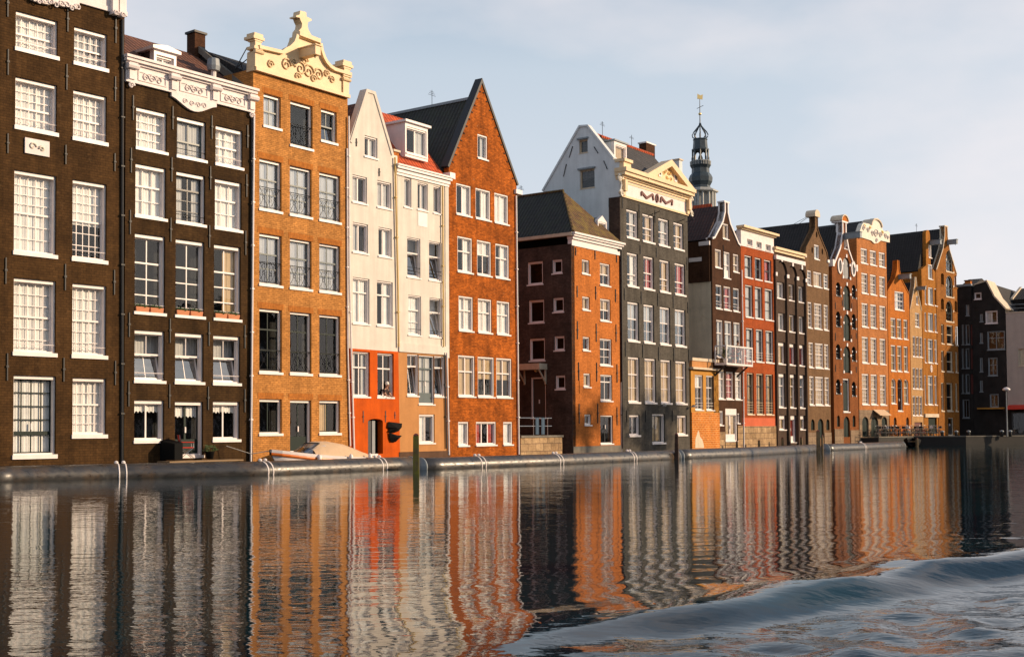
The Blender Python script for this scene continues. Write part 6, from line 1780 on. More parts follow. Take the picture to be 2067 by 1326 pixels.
# ------------------------------------------------------------------ floating booms
BOOM = 'floating steel booms along the house fronts'
def boom(pts, label, r=0.40, straps=(), caps=True):
    """pts: (u, v_waterline) of the near lower edge"""
    W_ = [on_z(u, v) for u, v in pts]
    ax = []
    for p_ in W_:
        ax.append(Vector((p_.x, p_.y, 0.12)) + Vector((-0.62, 0.5, 0)) * r)
    root = thing('floating_boom', label, 'boom', T(ax[0].x, ax[0].y, 0), BOOM)
    o = ax[0].copy(); o.z = 0
    L_ = [a - o for a in ax]
    # resample for a slightly irregular run
    P = []
    for a, b in zip(L_[:-1], L_[1:]):
        for i in range(8): P.append(a + (b - a) * (i / 8))
    P.append(L_[-1])
    MB().tube(P, r, 20).build('boom_tube', 'boom_steel', root, None, True)
    tot = sum((b - a).length for a, b in zip(P[:-1], P[1:]))
    def along(q):
        d = q * tot
        for a, b in zip(P[:-1], P[1:]):
            l = (b - a).length
            if d <= l: return a + (b - a) * (d / l), (b - a).normalized()
            d -= l
        return P[-1], (P[-1] - P[-2]).normalized()
    for u in straps:
        best = min((abs((lambda pq: (CU + FPX * ((pq - CAM).dot(RT) / (pq - CAM).dot(FW))))(along(k / 200)[0] + o) - u), k) for k in range(201))[1] / 200
        c, d = along(best)
        for off in (-0.13, 0.13):
            cc = c + d * off
            MB().tube([cc - d * 0.025, cc + d * 0.025], r + 0.015, 20).build('strap', 'white', root, None, True)
            MB().lathe([(0.02, 0), (0.07, 0.03), (0.08, 0.09), (0.03, 0.13)], 8, (cc.x - 0.05, cc.y - 0.03)).build('bolt_cap', 'white', root, Matrix.Translation((0, 0, cc.z + r - 0.02)))
    if caps:
        for c, d in (along(0), along(1)):
            rg = MB().tube([c - d * 0.03, c + d * 0.03], r + 0.02, 20)
            rg.build('end_ring', 'lead_grey', root, None, True)
    return root
boom([(-70, 977), (0, 972), (240, 965), (540, 958.5), (838, 945.5)], 'longest dark steel boom floating at left with three pairs of white straps', 0.42, (246, 533, 765), True)
boom([(860, 948), (1115, 938), (1372, 926.5)], 'dark steel boom floating before the rust brown gable and the slate house', 0.40, (965, 1121, 1270), True)
boom([(1379, 926), (1500, 921), (1650, 912)], 'blue black steel boom floating right of the black pile, before the annex', 0.42, (), True)
boom([(1674, 910), (1738, 907.5), (1826, 903)], 'sunlit steel boom lying farthest right before the warehouse', 0.40, (1738,), True)

# ------------------------------------------------------------------ mooring posts
def post(u, vT, vB, w_px, label, depth_from=None, mat='post_wood'):
    b = on_z(u, vB) if depth_from is None else at_y(u, 866, depth_from)
    zt = at_y(u, vT, b.y).z
    r = w_px / FPX * b.y / 2
    root = thing('mooring_post', label, 'mooring post', T(b.x, b.y, 0, random.uniform(0, 1)), 'wooden mooring posts in the water')
    pr = [(r * 1.05, -1.2), (r, zt * 0.5), (r * 0.92, zt - 0.05), (r * 0.8, zt)]
    MB().lathe(pr, 4, ph=0.3).build('post', mat, root)
    MB().lathe([(r * 0.95, zt), (r * 0.6, zt + 0.06), (0.02, zt + 0.09)], 4, ph=0.3).build('post_cap', 'letter_iron', root)
    return root
post(840, 879, 956, 17, 'thick square wooden post green with algae standing between the two left booms')
post(1366, 877, 927, 10, 'black wooden pile between the slate house and the boom ends', None, 'brick_dark')
post(1652, 870, 913, 9, 'tall wooden post with a pale side before the taupe house', None, 'pile_wood')
post(1660, 880, 914, 5, 'short rusty post right of the tall post before the taupe house', None, 'pile_wood')
for u, v, lb in ((1487, 892, 'dark stub of a post below the white double door'), (1532, 890, 'dark stub of a post before the rubble plinth of the red house'), (1579, 884, 'dark stub of a post at the left foot of the cocoa house'), (1617, 884, 'dark stub of a post right of the door of the cocoa house')):
    hs = H9 if u < 1499 else (H10 if u < 1566 else H11)
    x = hs.s(u, 895, -0.9); P = hs.M @ Vector((x, -0.9, 0))
    post(u, v, 0, 6.5, lb, P.y, 'pile_wood')

# black dinghy tied at the corner of the quay
b_ = on_z(1842, 901)
dg_ = thing('dinghy', 'small black dinghy tied up at the corner of the dark quay', 'dinghy', T(b_.x, b_.y, 0, R(70)))
sc_ = []
for i in range(11):
    q = i / 10; hb = 0.75 * math.sin(math.pi * min(1, 0.12 + q * 0.95)) ** 0.6; x = 3.4 * (q - 0.5)
    g_ = 0.55 + 0.35 * abs(q - 0.5) ** 1.5 * 2
    sc_.append([(x, -hb, g_), (x, -hb * 0.8, 0.1), (x, 0, -0.15), (x, hb * 0.8, 0.1), (x, hb, g_), (x, hb * 0.88, g_), (x, hb * 0.7, 0.2), (x, 0, 0.05), (x, -hb * 0.7, 0.2), (x, -hb * 0.88, g_)])
MB().loft(sc_, True).build('hull', 'black_tarp', dg_, None, True)
for xx in (-0.7, 0.5):
    MB().box(xx, xx + 0.25, -0.6, 0.6, 0.42, 0.46).build('thwart', 'plank_wood', dg_)
MB().tube([(1.6, 0, 0.8), (2.0, 0.3, 0.5), (2.5, 0.6, 0.75)], 0.03, 5).build('mooring_line', 'rope', dg_)
post(1851, 885, 902, 6, 'short brown post beside the black dinghy at the quay corner', None, 'pile_wood')

# ------------------------------------------------------------------ covered sloop moored at the amber house
yb = -1.75
xb0, xb1 = H3.s(547, 920, yb), H3.s(743, 925, yb)
LB = xb1 - xb0
MBt = H3.M @ Matrix.Translation((xb0, yb, 0))
bt = thing('moored_boat', 'white and orange sloop under a tan canvas cover before the amber brick house', 'boat', MBt)
zg0, zg1 = H3.z(548, 911, yb), H3.z(742, 926, yb)
ns = 16
secs, rail, trim, cov = [], [], [], []
for i in range(ns + 1):
    q = i / ns; x = LB * q
    hb = 1.0 * min(1, (q * 1.75) ** 0.55) * (1 - 0.28 * max(0, q - 0.6) / 0.4) if q > 0 else 0.03
    zg = zg0 + (zg1 - zg0) * q - 0.10 * math.sin(math.pi * q)
    keel = -0.35 if q > 0.12 else -0.35 + (0.12 - q) * 4.0
    xs_ = x + (0.28 * (1 - q) ** 6)
    secs.append([(x, -hb, zg), (x + 0.05, -hb * 0.97, zg - 0.2), (xs_, -hb * 0.86, 0.15 if q > .05 else 0.3), (xs_ + 0.1, -hb * 0.5, keel + 0.12), (xs_ + 0.15, 0, keel), (xs_ + 0.1, hb * 0.5, keel + 0.12), (xs_, hb * 0.86, 0.15 if q > .05 else .3), (x + .05, hb * 0.97, zg - 0.2), (x, hb, zg)])
    rail.append([(x - 0.03, -hb - 0.035, zg - 0.03), (x - .03, -hb - 0.05, zg - 0.11), (x - .02, -hb - 0.02, zg - 0.17), (x - .02, -hb + 0.03, zg - 0.17)])
    trim.append([(x - 0.03, -hb - 0.05, zg - 0.045), (x - 0.03, -hb - 0.06, zg + 0.08), (x, -hb + 0.06, zg + 0.09), (x, -hb + 0.06, zg - 0.04)])
hull = MB().loft(secs); n9 = len(secs[0])
hull.f.append(tuple(ns * n9 + k for k in range(n9)))
hull.build('hull', 'white', bt, None, True)
def mir(l): return [[(a, -b, c) for a, b, c in s_] for s_ in l]
MB().loft(rail, True).loft(mir(rail), True).build('rubbing_strake', 'orange_paint', bt)
MB().loft(trim, True).loft(mir(trim), True).build('gunwale', 'white', bt)
zdk = [s_[0][2] for s_ in secs]
MB().loft([[(secs[i][0][0], secs[i][0][1] * .97, zdk[i] + 0.02), (secs[i][0][0], -secs[i][0][1] * .97, zdk[i] + 0.02)] for i in range(0, 7)]).build('foredeck', 'canvas', bt)
ztop = H3.z(612, 893, yb)
hump = [(0.27, 0.02), (0.33, 0.55), (0.40, 0.97), (0.46, 1.0), (0.55, 0.97), (0.66, 0.84), (0.78, 0.6), (0.9, 0.32), (0.985, 0.06)]
cs = []
for q, k in hump:
    i = q * ns; i0 = min(int(i), ns - 1); f_ = i - i0
    hb = (secs[i0][0][1] * (1 - f_) + secs[i0 + 1][0][1] * f_)
    zg = zdk[i0] * (1 - f_) + zdk[i0 + 1] * f_
    tp = zg + (ztop - zg) * k
    row_ = []
    for j in range(11):
        a = -1 + 2 * j / 10
        z_ = zg + 0.05 + (tp - zg) * (1 - abs(a) ** 2.6) ** 0.8 + 0.012 * math.sin(j * 2.2 + q * 40)
        row_.append((LB * q, -hb * a * 0.98 * -1 * -1, z_))
    cs.append(row_)
MB().loft(cs[1:]).build('canvas_cover', 'canvas', bt, None, True)
ws = []
for (q, z_, wd) in ((0.22, 0.03, .80), (0.345, 0.86, .62)):
    i0 = int(q * ns); zg = zdk[i0]; hb = abs(secs[i0][0][1])
    ws.append([(LB * q + 0.12 * abs(a) ** 2 * 3, a * hb * wd, zg + 0.05 + (ztop - zg) * z_) for a in [-1 + 2 * j / 8 for j in range(9)]])
MB().loft(ws).build('windscreen', 'glass_bright', bt)
MB().tube(ws[1], 0.03, 6).tube(ws[0], 0.025, 6).tube([ws[0][0], ws[1][0]], 0.03, 6).tube([ws[0][8], ws[1][8]], 0.03, 6).tube([ws[0][4], ws[1][4]], 0.025, 6).build('windscreen_frame', 'black_iron', bt)
side = []
for q in (0.24, 0.30, 0.36, 0.43):
    i0 = int(q * ns); zg = zdk[i0]; hb = abs(secs[i0][0][1])
    hgt_ = (ztop - zg) * (0.1 + 0.78 * (q - 0.24) / 0.19)
    side.append([(LB * q + 0.1, -hb * 0.86, zg + 0.06), (LB * q + 0.1, -hb * 0.72, zg + 0.06 + min(hgt_, 0.72 * (ztop - zg)))])
MB().loft(side).build('side_window', 'glass_bright', bt)
for q in (0.34, 0.62, 0.85):
    i0 = int(q * ns)
    MB().lathe([(0.02, 0.28), (0.09, 0.32), (0.1, 0.6), (0.05, 0.66), (0.015, 0.7), (0.012, zdk[i0])], 10, (LB * q, secs[i0][0][1] - 0.14)).build('fender', 'white', bt, None, True)
MB().tube([(0.1, 0.0, zdk[0] + 0.05), (-0.5, 0.7, zdk[0] - 0.1), (-1.2, 1.5, zdk[0] + 0.25)], 0.018, 5).build('mooring_rope', 'rope', bt)
MB().tube([(LB * 0.97, 0.3, zdk[-1] + 0.05), (LB + 0.5, 1.0, zdk[-1] - 0.05), (LB + 0.9, 1.6, zdk[-1] + 0.3)], 0.018, 5).build('mooring_rope', 'rope', bt)
MB().box(LB * 0.02, LB * 0.3, -0.93, -0.90, 0.02, 0.1).build('waterline_stripe', 'letter_iron', bt)

# ------------------------------------------------------------------ small things along the fronts
def deckchair():
    x, z = H2.p(374, 921, -0.55)
    ch = thing('folding_chair', 'red canvas folding chair on the ledge by the dark green door', 'chair', H2.M @ Matrix.Translation((x, -0.62, z - 0.05)) @ Matrix.Rotation(R(-25), 4, 'Z'))
    fr = MB()
    for y in (-0.22, 0.22):
        fr.tube([(-0.25, y, 0), (0.25, y, 0.42)], 0.016, 5).tube([(0.25, y, 0), (-0.25, y, 0.42), (-0.33, y, 0.95)], 0.016, 5).tube([(-0.26, y, 0.62), (0.25, y, 0.62), (0.25, y, 0.42)], 0.02, 5)
    fr.build('chair_frame', 'steel', ch)
    MB().box(-0.24, 0.25, -0.24, 0.24, 0.40, 0.44).build('seat', 'red_canvas', ch)
    MB().loft([[(-0.27, -0.24, .62), (-0.27, .24, .62)], [(-0.33, -0.24, .95), (-0.33, .24, .95)]]).loft([[(-0.25, -0.24, .62), (-0.25, .24, .62)], [(-0.31, -0.24, .95), (-0.31, .24, .95)]]).build('backrest', 'red_canvas', ch)
    for y in (-0.25, 0.19):
        MB().box(-0.26, 0.27, y, y + 0.06, 0.63, 0.66).build('armrest', 'red_canvas', ch)
deckchair()
# plank landing stage in front of the dark green door
x0, z = H2.p(338, 931, -0.9); x1 = H2.s(487, 931, -0.9)
ls = thing('landing_stage', 'narrow weathered plank landing stage at the foot of the brown house', 'landing stage', H2.M @ Matrix.Translation((x0, -1.05, z)))
for i in range(4):
    MB().box(0, x1 - x0, i * 0.22, i * 0.22 + 0.2, -0.06, 0).build('plank', 'plank_wood', ls)
for i in range(5):
    xx = 0.15 + (x1 - x0 - 0.3) * i / 4
    MB().box(xx - 0.06, xx + 0.06, 0.1, 0.2, -1.2, -0.062).build('stage_post', 'post_wood', ls)
x, z = H2.p(341, 928, -0.35)
cr_ = thing('black_box', 'black square box put in for an unclear dark shape left of the dark green door', 'box', H2.M @ Matrix.Translation((x, -0.45, z)))  # plain box put in for an unclear dark shape beside the door
MB().add([(-0.1, -0.42, 0), (0.3, -0.42, 0), (0.3, -0.42, 0.72), (-0.1, -0.42, 0.66), (-0.22, 0.40, 0), (0.18, 0.40, 0), (0.18, 0.40, 0.86), (-0.22, 0.40, 0.80)], [(0, 1, 2, 3), (7, 6, 5, 4), (0, 4, 5, 1), (1, 5, 6, 2), (2, 6, 7, 3), (3, 7, 4, 0)]).build('box_body', 'black_tarp', cr_)
x, z = H2.p(422, 926, -0.35)
pt_ = thing('plant_pot', 'black flower pot with a dark leafy plant right of the dark green door', 'plant pot', H2.M @ Matrix.Translation((x, -0.4, z)))
MB().lathe([(0.14, 0), (0.2, 0.3), (0.22, 0.32), (0.18, 0.32)], 12).build('pot', 'black_tarp', pt_, None, True)
def leaves(n, rx, ry, rz, zc, size=0.09):
    mb = MB()
    for i in range(n):
        a, b = random.uniform(0, 6.28), random.uniform(-1, 1)
        k = random.uniform(0.3, 1) ** 0.5
        c = Vector((rx * k * math.cos(a), ry * k * math.sin(a), zc + rz * b))
        d = Vector((random.uniform(-1, 1), random.uniform(-1, 1), random.uniform(-0.3, 1))).normalized()
        e_ = d.orthogonal().normalized()
        s_ = size * random.uniform(0.6, 1.3)
        mb.add([c - e_ * s_ * 0.4, c + d * s_ * 0.6, c + e_ * s_ * 0.4, c + d * s_ * 1.3], [(0, 2, 1), (1, 2, 3)][:1] + [(1, 2, 3), (0, 1, 3)])
    return mb
leaves(110, 0.3, 0.2, 0.12, 0.45).build('foliage', 'leaf', pt_)
# terracotta flower boxes on the brown house's sills
fb = None
zs_ = H2.z(272, 634) + 0.12
names = ['left', 'middle', 'right']
for wi, (ua, ub) in enumerate(((272.5, 328.5), (355, 408), (433, 482))):
    a, b = H2.s(ua, 625), H2.s(ub, 625)
    L2 = (b - a) / 2 - 0.03
    for k in range(2):
        lb = 'terracotta flower box, %s of the two under the %s tall window of the brown house' % (('left', 'right')[k], names[wi])
        Mx = H2.M @ Matrix.Translation((a + k * (L2 + 0.06) + L2 / 2, 0.02, zs_))
        if fb is None:
            fb = thing('flower_box', lb, 'flower box', Mx, 'terracotta flower boxes on the window sills')
            MB().loft([[(-L2 / 2 + .03, -.08, 0), (L2 / 2 - .03, -.08, 0), (L2 / 2 - .03, .08, 0), (-L2 / 2 + .03, .08, 0)], [(-L2 / 2, -.1, .2), (L2 / 2, -.1, .2), (L2 / 2, .1, .2), (-L2 / 2, .1, .2)], [(-L2 / 2 + .03, -.07, .2), (L2 / 2 - .03, -.07, .2), (L2 / 2 - .03, .07, .2), (-L2 / 2 + .03, .07, .2)], [(-L2 / 2 + .03, -.07, .15), (L2 / 2 - .03, -.07, .15), (L2 / 2 - .03, .07, .15), (-L2 / 2 + .03, .07, .15)]], True).build('planter', 'terracotta', fb)
            leaves(90, L2 * 0.48, 0.09, 0.06, 0.24, 0.08).build('foliage', 'leaf', fb)
        else:
            dup(fb, Mx, lb)
# black tarpaulin rags hung on the orange ground floor
tp = thing('tarpaulin', 'torn black tarpaulin hung in two flaps on the vermilion wall right of the door', 'tarpaulin', H4.M.copy())
def flap(l, y):
    p_ = H4.pts(l)
    c = (sum(a for a, b in p_) / len(p_), sum(b for a, b in p_) / len(p_))
    vs = [(a, y, b) for a, b in p_] + [(c[0], y - 0.22, c[1])] + [(a, y + 0.03, b) for a, b in p_]
    n = len(p_)
    return MB().add(vs, [(i, (i + 1) % n, n) for i in range(n)] + [tuple(range(2 * n, n, -1))] + [(i, i + n + 1, (i + 1) % n + n + 1, (i + 1) % n) for i in range(n)])
flap([(781, 851), (808, 854.5), (807.5, 862), (801, 870), (793, 873), (780, 872), (783, 866), (779, 862)], -0.12).build('upper_flap', 'black_tarp', tp)
flap([(782, 873), (798, 878), (808, 879), (803, 884), (795, 892), (786, 892), (783, 884)], -0.12).build('lower_flap', 'black_tarp', tp)

# aerials, roof stays and a wire along the skyline (parts of their houses)
def aerial(F, u, v, y, hgt_, arms=3):
    x, z = F.p(u, v, y)
    mb = MB().tube([(x, y, z - 0.3), (x, y, z + hgt_)], 0.02, 4)
    for k in range(arms):
        zz = z + hgt_ * (0.65 + 0.12 * k)
        mb.tube([(x - 0.35 + 0.08 * k, y, zz), (x + 0.35 - 0.08 * k, y, zz)], 0.012, 4)
    F.put('aerial', mb, 'black_iron')
aerial(H6, 872, 212, 6.0, 0.9); aerial(H8, 1216, 268, 4.5, 0.8); aerial(H8, 1275, 292, 4.0, 0.7, 2)
aerial(H7, 1052, 398, 7.0, 0.8); aerial(H17, 1850, 466, 6.0, 0.8)
for a, b in (((476, 138), (499, 96)), ((476, 138), (503, 117)), ((484, 122), (490, 140))):
    p0, p1 = H3.p(*a, 0.9), H3.p(*b, 0.9)
    H3.put('roof_stay', MB().tube([(p0[0], 0.9, p0[1]), (p1[0], 0.9, p1[1])], 0.025, 5), 'black_iron')
p0, p1 = H12.p(1596, 456, 4.0), H12.p(1640, 432, 0.6)
H12.put('wire', MB().tube([(p0[0], 4.0, p0[1]), (p1[0], 0.6, p1[1])], 0.02, 4), 'black_iron')

# ------------------------------------------------------------------ people
def skinned(name, joints, edges, mat, parent, M, sub=1):
    me = bpy.data.meshes.new(name)
    me.from_pydata([j[0] for j in joints], edges, [])
    o = bpy.data.objects.new(name, me); COL.objects.link(o)
    md = o.modifiers.new('skin', 'SKIN')
    for i, j in enumerate(joints):
        me.skin_vertices[0].data[i].radius = (j[1], j[1] if len(j) < 3 else j[2])
    me.skin_vertices[0].data[0].use_root = True
    s_ = o.modifiers.new('sub', 'SUBSURF'); s_.levels = sub; s_.render_levels = sub
    dg = bpy.context.evaluated_depsgraph_get()
    m2 = bpy.data.meshes.new_from_object(o.evaluated_get(dg))
    bpy.data.objects.remove(o)
    m2.name = name; m2.materials.clear(); m2.materials.append(MATS[mat])
    m2.polygons.foreach_set('use_smooth', [True] * len(m2.polygons))
    return put(name, m2, parent, M)
def person(label, M, shirt, hat=None, lean=0.15, rail_y=-0.4, rail_z=1.05):
    r = thing('person', label, 'person', M)
    # body: pelvis, spine, neck, head, arms with hands, legs; leaning forward (-Y) onto a sill
    f = -lean
    J = [((0, 0, .92), .15, .12), ((0, f * .3, 1.12), .15, .11), ((0, f * .7, 1.34), .18, .12), ((0, f, 1.47), .075, .075), ((0, f * 1.1, 1.55), .06, .065), ((0, f * 1.2 - .015, 1.64), .085, .105), ((0, f * 1.2, 1.73), .07, .09),
         ((.19, f * .85, 1.41), .065), ((.24, f - .08, 1.17), .048), ((.20, rail_y + .02, rail_z + .04), .036), ((.17, rail_y - .09, rail_z + .03), .03),
         ((-.19, f * .85, 1.41), .065), ((-.24, f - .08, 1.17), .048), ((-.20, rail_y + .02, rail_z + .04), .036), ((-.17, rail_y - .09, rail_z + .03), .03),
         ((.10, 0, .85), .10), ((.11, -.02, .48), .07), ((.11, 0, .09), .045), ((.11, -.14, .03), .035),
         ((-.10, 0, .85), .10), ((-.11, -.02, .48), .07), ((-.11, 0, .09), .045), ((-.11, -.14, .03), .035)]
    E = [(0, 1), (1, 2), (2, 3), (3, 4), (4, 5), (5, 6), (2, 7), (7, 8), (8, 9), (9, 10), (2, 11), (11, 12), (12, 13), (13, 14), (0, 15), (15, 16), (16, 17), (17, 18), (0, 19), (19, 20), (20, 21), (21, 22)]
    for s_ in (9, 13):     # fingers and thumb rooted in each palm
        hb = Vector(J[s_ + 1][0]); sg = 1 if s_ == 9 else -1
        for k, (dx, ln) in enumerate(((-.025, .05), (-.008, .06), (.009, .055), (.025, .042))):
            b = len(J); J.append(((hb.x + dx, hb.y - .03, hb.z), .010)); J.append(((hb.x + dx, hb.y - .03 - ln * .6, hb.z - ln * .5), .008)); E += [(s_ + 1, b), (b, b + 1)]
        b = len(J); J.append(((hb.x - sg * .045, hb.y + .01, hb.z - .01), .011)); E.append((s_ + 1, b))
    skinned('body', J, E, 'skin', r, None, 2)
    hx = Vector((0, f * 1.2, 1.66))
    t_ = [((0, 0, .86), .165, .135), ((0, f * .3, 1.12), .165, .125), ((0, f * .7, 1.34), .195, .135), ((0, f * .95, 1.45), .10, .09), ((.20, f * .85, 1.41), .08), ((.235, f - .05, 1.24), .064), ((-.20, f * .85, 1.41), .08), ((-.235, f - .05, 1.24), .064)]
    skinned('shirt', t_, [(0, 1), (1, 2), (2, 3), (2, 4), (4, 5), (2, 6), (6, 7)], shirt, r, None, 2)
    skinned('trousers', [((0, 0, .9), .165, .135), ((.10, 0, .83), .112), ((.11, -.02, .48), .085), ((.11, 0, .12), .07), ((-.10, 0, .83), .112), ((-.11, -.02, .48), .085), ((-.11, 0, .12), .07)], [(0, 1), (1, 2), (2, 3), (0, 4), (4, 5), (5, 6)], 'denim', r, None, 1)
    hp = [(0.1 * math.sin(a) , 1.66 + 0.0 + 0.115 * math.cos(a)) for a in [math.pi * 0.55 * (1 - i / 6) for i in range(7)]]
    MB().lathe([(0.094, 1.655), (0.104, 1.70), (0.098, 1.76), (0.07, 1.81), (0.01, 1.835)], 14, (0, f * 1.2 + .012)).build('cap' if hat else 'hair', hat or 'hair', r, None, True)
    fc = MB()
    for sx in (-.033, .033):
        fc.box(hx.x + sx - .012, hx.x + sx + .012, hx.y - .112, hx.y - .095, 1.665, 1.675)
    fc.box(hx.x - .022, hx.x + .022, hx.y - .112, hx.y - .095, 1.597, 1.604)
    fc.build('face_feature', 'hair', r)
    MB().prism([(-.012, 1.615), (.012, 1.615), (.004, 1.66), (-.004, 1.66)], hx.y - .125, hx.y - .09).build('nose', 'skin', r)
    for sx in (-1, 1):
        MB().lathe([(.004, -.03), (.02, -.012), (.022, .012), (.006, .03)], 8).build('ear', 'skin', r, Matrix.Translation((sx * .09, hx.y + .01, 1.645)))
    return r
sx, sz = H4.p(783, 801, 0.0)
person('person in dark shirt and white cap leaning out of a window', H4.M @ Matrix.Translation((sx - 0.03, 0.32, sz - 1.05)) @ Matrix.Rotation(R(12), 4, 'Z'), 'cloth_dark', 'cap_white', 0.22, -0.40, 1.04)

# ------------------------------------------------------------------ balcony of the brown neck gable, with its plants
x0 = H9.s(1466.5, 720, -1.15); x1 = H9.s(1519.5, 722, -1.15)
zb0, zb1 = H9.z(1467, 736, -1.15), H9.z(1467, 699, -1.15)
bc = thing('balcony', 'white framed glass balcony hanging across the brown neck gable and the red house', 'balcony', H9.M.copy())
MB().box(x0, x1, -1.15, -0.18, zb0, zb0 + 0.14).build('balcony_floor', 'white', bc)
fr = MB()
nP = 3
for i in range(nP + 1):
    xx = x0 + (x1 - x0 - 0.09) * i / nP
    fr.box(xx, xx + 0.09, -1.15, -1.07, zb0 + 0.14, zb1)
fr.box(x0, x1, -1.16, -1.06, zb1, zb1 + 0.1).box(x0, x0 + 0.08, -1.06, -0.2, zb1, zb1 + 0.1).box(x1 - 0.08, x1, -1.06, -0.2, zb1, zb1 + 0.1).box(x0, x0 + 0.08, -0.26, -0.18, zb0 + 0.14, zb1).box(x1 - 0.08, x1, -0.26, -0.18, zb0 + 0.14, zb1)
fr.build('balcony_frame', 'white', bc)
for i in range(nP):
    xa = x0 + (x1 - x0 - 0.09) * i / nP + 0.09; xb = x0 + (x1 - x0 - 0.09) * (i + 1) / nP
    MB().add([(xa, -1.11, zb0 + .14), (xb, -1.11, zb0 + .14), (xb, -1.11, zb1), (xa, -1.11, zb1)], [(0, 1, 2, 3)]).build('pane', 'glass', bc)
MB().add([(x0 + .04, -1.06, zb0 + .14), (x0 + .04, -.26, zb0 + .14), (x0 + .04, -.26, zb1), (x0 + .04, -1.06, zb1)], [(0, 1, 2, 3)]).build('pane', 'glass', bc)
for xx in (x0 + 0.3, x1 - 0.5):
    MB().add([(xx, -1.0, zb0), (xx + .1, -1.0, zb0), (xx + .1, -0.02, zb0 - .8), (xx, -0.02, zb0 - .8), (xx, -0.85, zb0), (xx + .1, -0.85, zb0), (xx + .1, -0.02, zb0 - .65), (xx, -0.02, zb0 - .65)], [(0, 3, 2, 1), (4, 5, 6, 7), (0, 1, 5, 4), (1, 2, 6, 5), (2, 3, 7, 6), (3, 0, 4, 7)]).build('balcony_bracket', 'black_iron', bc)
def balc_plant(fr_, label, top, big):
    xx = x0 + (x1 - x0) * fr_
    r = thing('potted_plant', label, 'potted plant', H9.M @ Matrix.Translation((xx, -0.75, zb0 + 0.14)), 'potted plants on the balcony')
    MB().lathe([(0.13, 0), (0.19, 0.3), (0.2, 0.33), (0.16, 0.33)], 10).build('pot', 'terracotta' if big else 'white', r, None, True)
    leaves(120, 0.28, 0.22, 0.35, 0.72, 0.13).build('foliage', 'leaf', r)
    leaves(70, 0.26, 0.22, 0.32, 0.75, 0.12).build('blossom', top, r)
balc_plant(0.47, 'big red flowering plant in a terracotta pot in the middle of the balcony', 'flower_red', True)
balc_plant(0.14, 'pale flowering plant in a white pot at the left end of the balcony', 'curtain_tan', False)
tb_ = thing('balcony_table', 'small white table at the right end of the balcony', 'table', H9.M @ Matrix.Translation((x0 + (x1 - x0) * 0.83, -0.7, zb0 + 0.14)))
MB().box(-0.3, 0.3, -0.25, 0.25, 0.66, 0.7).build('tabletop', 'white', tb_)
for a in (-.26, .26):
    for b in (-.21, .21):
        MB().tube([(a, b, 0), (a, b, .66)], .02, 5).build('leg', 'white', tb_)
xx = H9.s(1492, 700, -0.75)
person('person with dark hair standing on the white glass balcony', H9.M @ Matrix.Translation((xx, -0.55, zb0 + 0.14)), 'cloth_dark', None, 0.08, -0.42, 1.02)

# ------------------------------------------------------------------ yard terrace between the rust gable and the coral house
zt1 = H7.z(1060, 879, 0)
tr_ = thing('terrace_wall', 'low ochre rubble terrace wall filling the gap between the rust gable and the coral house', 'terrace wall', H7.M.copy())
tx0, tx1 = H7.s(1051, 900), H7.s(1135, 900)
MB().box(tx0, tx1, 0, 5.0, -0.8, zt1 - 0.12).build('wall', 'stone_rubble', tr_)
MB().box(tx0, tx1 + 0.06, -0.06, 5.0, zt1 - 0.12, zt1).build('coping', 'stone_grey', tr_)
rl = thing('terrace_railing', 'thin steel railing on the terrace wall before the canopy door', 'railing', H7.M.copy())
for q in (0.02, 0.36, 0.70):
    xx = tx0 + 0.1 + (tx1 - tx0) * q
    MB().tube([(xx, 0.25, zt1), (xx, 0.25, zt1 + 1.05)], 0.03, 6).build('railing_post', 'steel', rl)
for zz in (0.55, 1.03):
    MB().tube([(tx0 + 0.1, 0.25, zt1 + zz), (tx0 + 0.1 + (tx1 - tx0) * 0.8, 0.25, zt1 + zz)], 0.025, 6).build('rail', 'steel', rl)
for k, q in enumerate((0.44, 0.58)):
    xx = tx0 + 0.1 + (tx1 - tx0) * q
    MBx = MB().loft([[(xx - .17, .22, zt1 + 1.06 - j * .2), (xx - .06, .19, zt1 + 1.06 - j * .2), (xx + .06, .22, zt1 + 1.06 - j * .2), (xx + .15, .2, zt1 + 1.06 - j * .2)] for j in range(6)])
    o = MBx.build('hanging_cloth', 'denim', None, H7.M.copy())
    tag(o, ('left blue cloth draped over the terrace railing', 'right blue cloth draped over the terrace railing')[k], 'cloth')
# a wall closing the yard at the back
yw = thing('yard_wall', 'dark brick wall closing the back of the yard beside the coral house', 'wall', H7.M.copy())
MB().box(H6.M.inverted().__matmul__(Vector((0, 0, 0))).x * 0 + tx0 - 3.0, 0.0, 9.2, 9.6, -0.8, H7.z(1060, 600, 9.2)).build('wall', 'brick_dark', yw)

# ------------------------------------------------------------------ the bank on the other side of the basin (off to the right, seen in the window panes)
def bank_house(x, y, w_, d_, hgt_):
    r = thing('bank_house', 'dark gabled house on the opposite bank, mirrored in the lower window panes', 'house', T(x, y, 0, R(51.8)), 'houses on the opposite bank')
    MB().box(-w_ / 2, w_ / 2, -d_ / 2, d_ / 2, -0.8, hgt_).build('wall', 'brick_brown', r)
    MB().add([(-w_ / 2, -d_ / 2, hgt_), (w_ / 2, -d_ / 2, hgt_), (w_ / 2, d_ / 2, hgt_), (-w_ / 2, d_ / 2, hgt_), (0, -d_ / 2, hgt_ + 3.5), (0, d_ / 2, hgt_ + 3.5)], [(0, 1, 4), (2, 3, 5), (1, 2, 5, 4), (3, 0, 4, 5)]).build('roof', 'tile_dark', r)
    for i in range(3):
        for j in range(int(hgt_ // 3.2)):
            x0_ = -w_ / 2 + (i + 0.25) * w_ / 3
            MB().box(x0_, x0_ + w_ / 6, d_ / 2, d_ / 2 + 0.06, 1.2 + j * 3.1, 3.0 + j * 3.1).build('window', 'white', r)
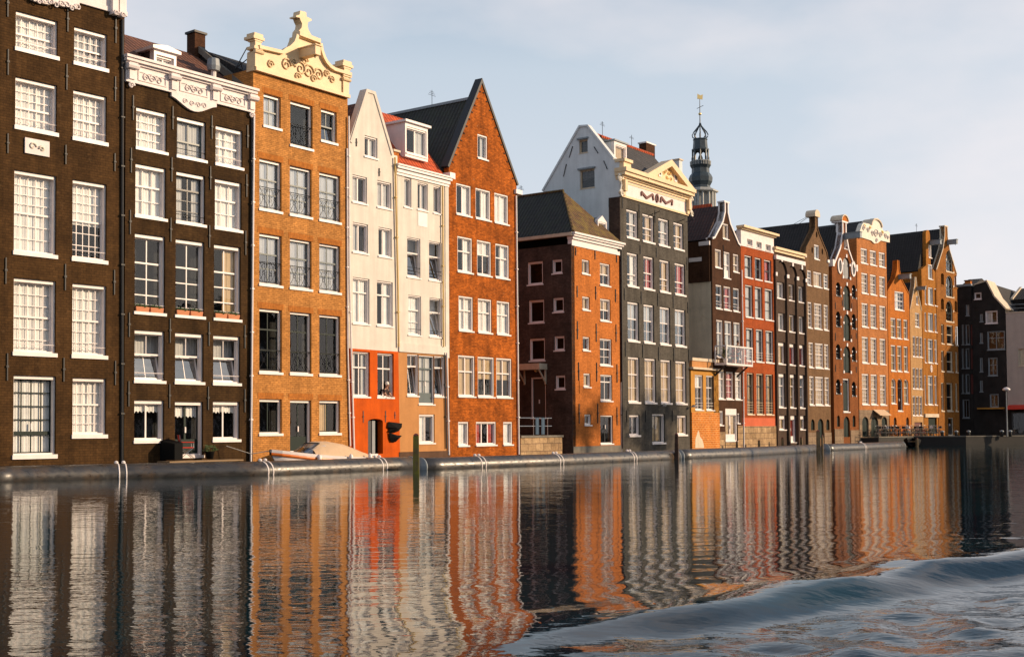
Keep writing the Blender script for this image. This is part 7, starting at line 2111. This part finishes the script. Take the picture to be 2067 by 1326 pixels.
for k in range(16):
    bank_house(10 + 0.618 * 9.2 * k, -46 + 0.786 * 9.2 * k, 9.0, 10, random.choice((13.0, 14.5, 15.5, 17.0)))
# unseen leafy trees added to shade the feet of the coral and slate houses
_c = H7.M @ Vector((H7.W * 0.3, 0, 0))
def tree(px_, py_, hc, rr, n, label):
    r = thing('unseen_shade_tree', label, 'tree', T(px_, py_, 0), 'unseen trees shading the coral and slate houses')
    tk = MB().tube([(0, 0, -1), (0.05, 0, 3), (0.1, 0.05, hc - rr * 0.4), (0.1, 0.1, hc + rr * 0.3)], [0.28, 0.22, 0.15, 0.05], 8)
    for k in range(9):
        a = k * 2.4; h0 = hc - rr * 0.7 + k * 0.2
        tk.tube([(0.08, 0.04, h0), (rr * 0.5 * math.cos(a), rr * 0.5 * math.sin(a), h0 + rr * 0.35), (rr * 0.85 * math.cos(a), rr * 0.85 * math.sin(a), h0 + rr * 0.6)], [0.09, 0.05, 0.02], 5)
    tk.build('trunk', 'post_wood', r)
    mb = MB()
    cl = [Vector((random.gauss(0, rr * 0.45), random.gauss(0, rr * 0.45), hc + random.gauss(0, rr * 0.38))) for _ in range(34)]
    for i in range(n):
        c = random.choice(cl) + Vector((random.gauss(0, rr * .16), random.gauss(0, rr * .16), random.gauss(0, rr * .13)))
        d = Vector((random.uniform(-1, 1), random.uniform(-1, 1), random.uniform(-1, 1))).normalized(); e_ = d.orthogonal().normalized(); s_ = random.uniform(0.1, 0.2)
        mb.add([c - d * s_, c + e_ * s_ * 0.6, c + d * s_, c - e_ * s_ * 0.6], [(0, 1, 2, 3)])
    mb.build('crown', 'leaf', r)
for (hs, fx, zc_, rr, lb) in ((H7, 0.25, 2.4, 2.2, 'smaller unseen leafy tree put on the jetty for its shade'), (H8, 0.45, 2.2, 3.3, 'bigger unseen leafy tree put on the jetty for its shade')):
    q_ = hs.M @ Vector((hs.W * fx, 0, 0))
    dd = 46.0 - q_.x
    tree(q_.x + dd * _sv.x / math.hypot(_sv.x, _sv.y), q_.y + dd * _sv.y / math.hypot(_sv.x, _sv.y), zc_ + dd * math.tan(R(SUN_EL)), rr, 1500 if rr < 3 else 3200, lb)
struct(slab('jetty', [(43.5, 60), (49, 60), (49, 100), (43.5, 100)], -1.0, 0.5, 'quay_stone'))  # unseen slab added to carry the shading trees
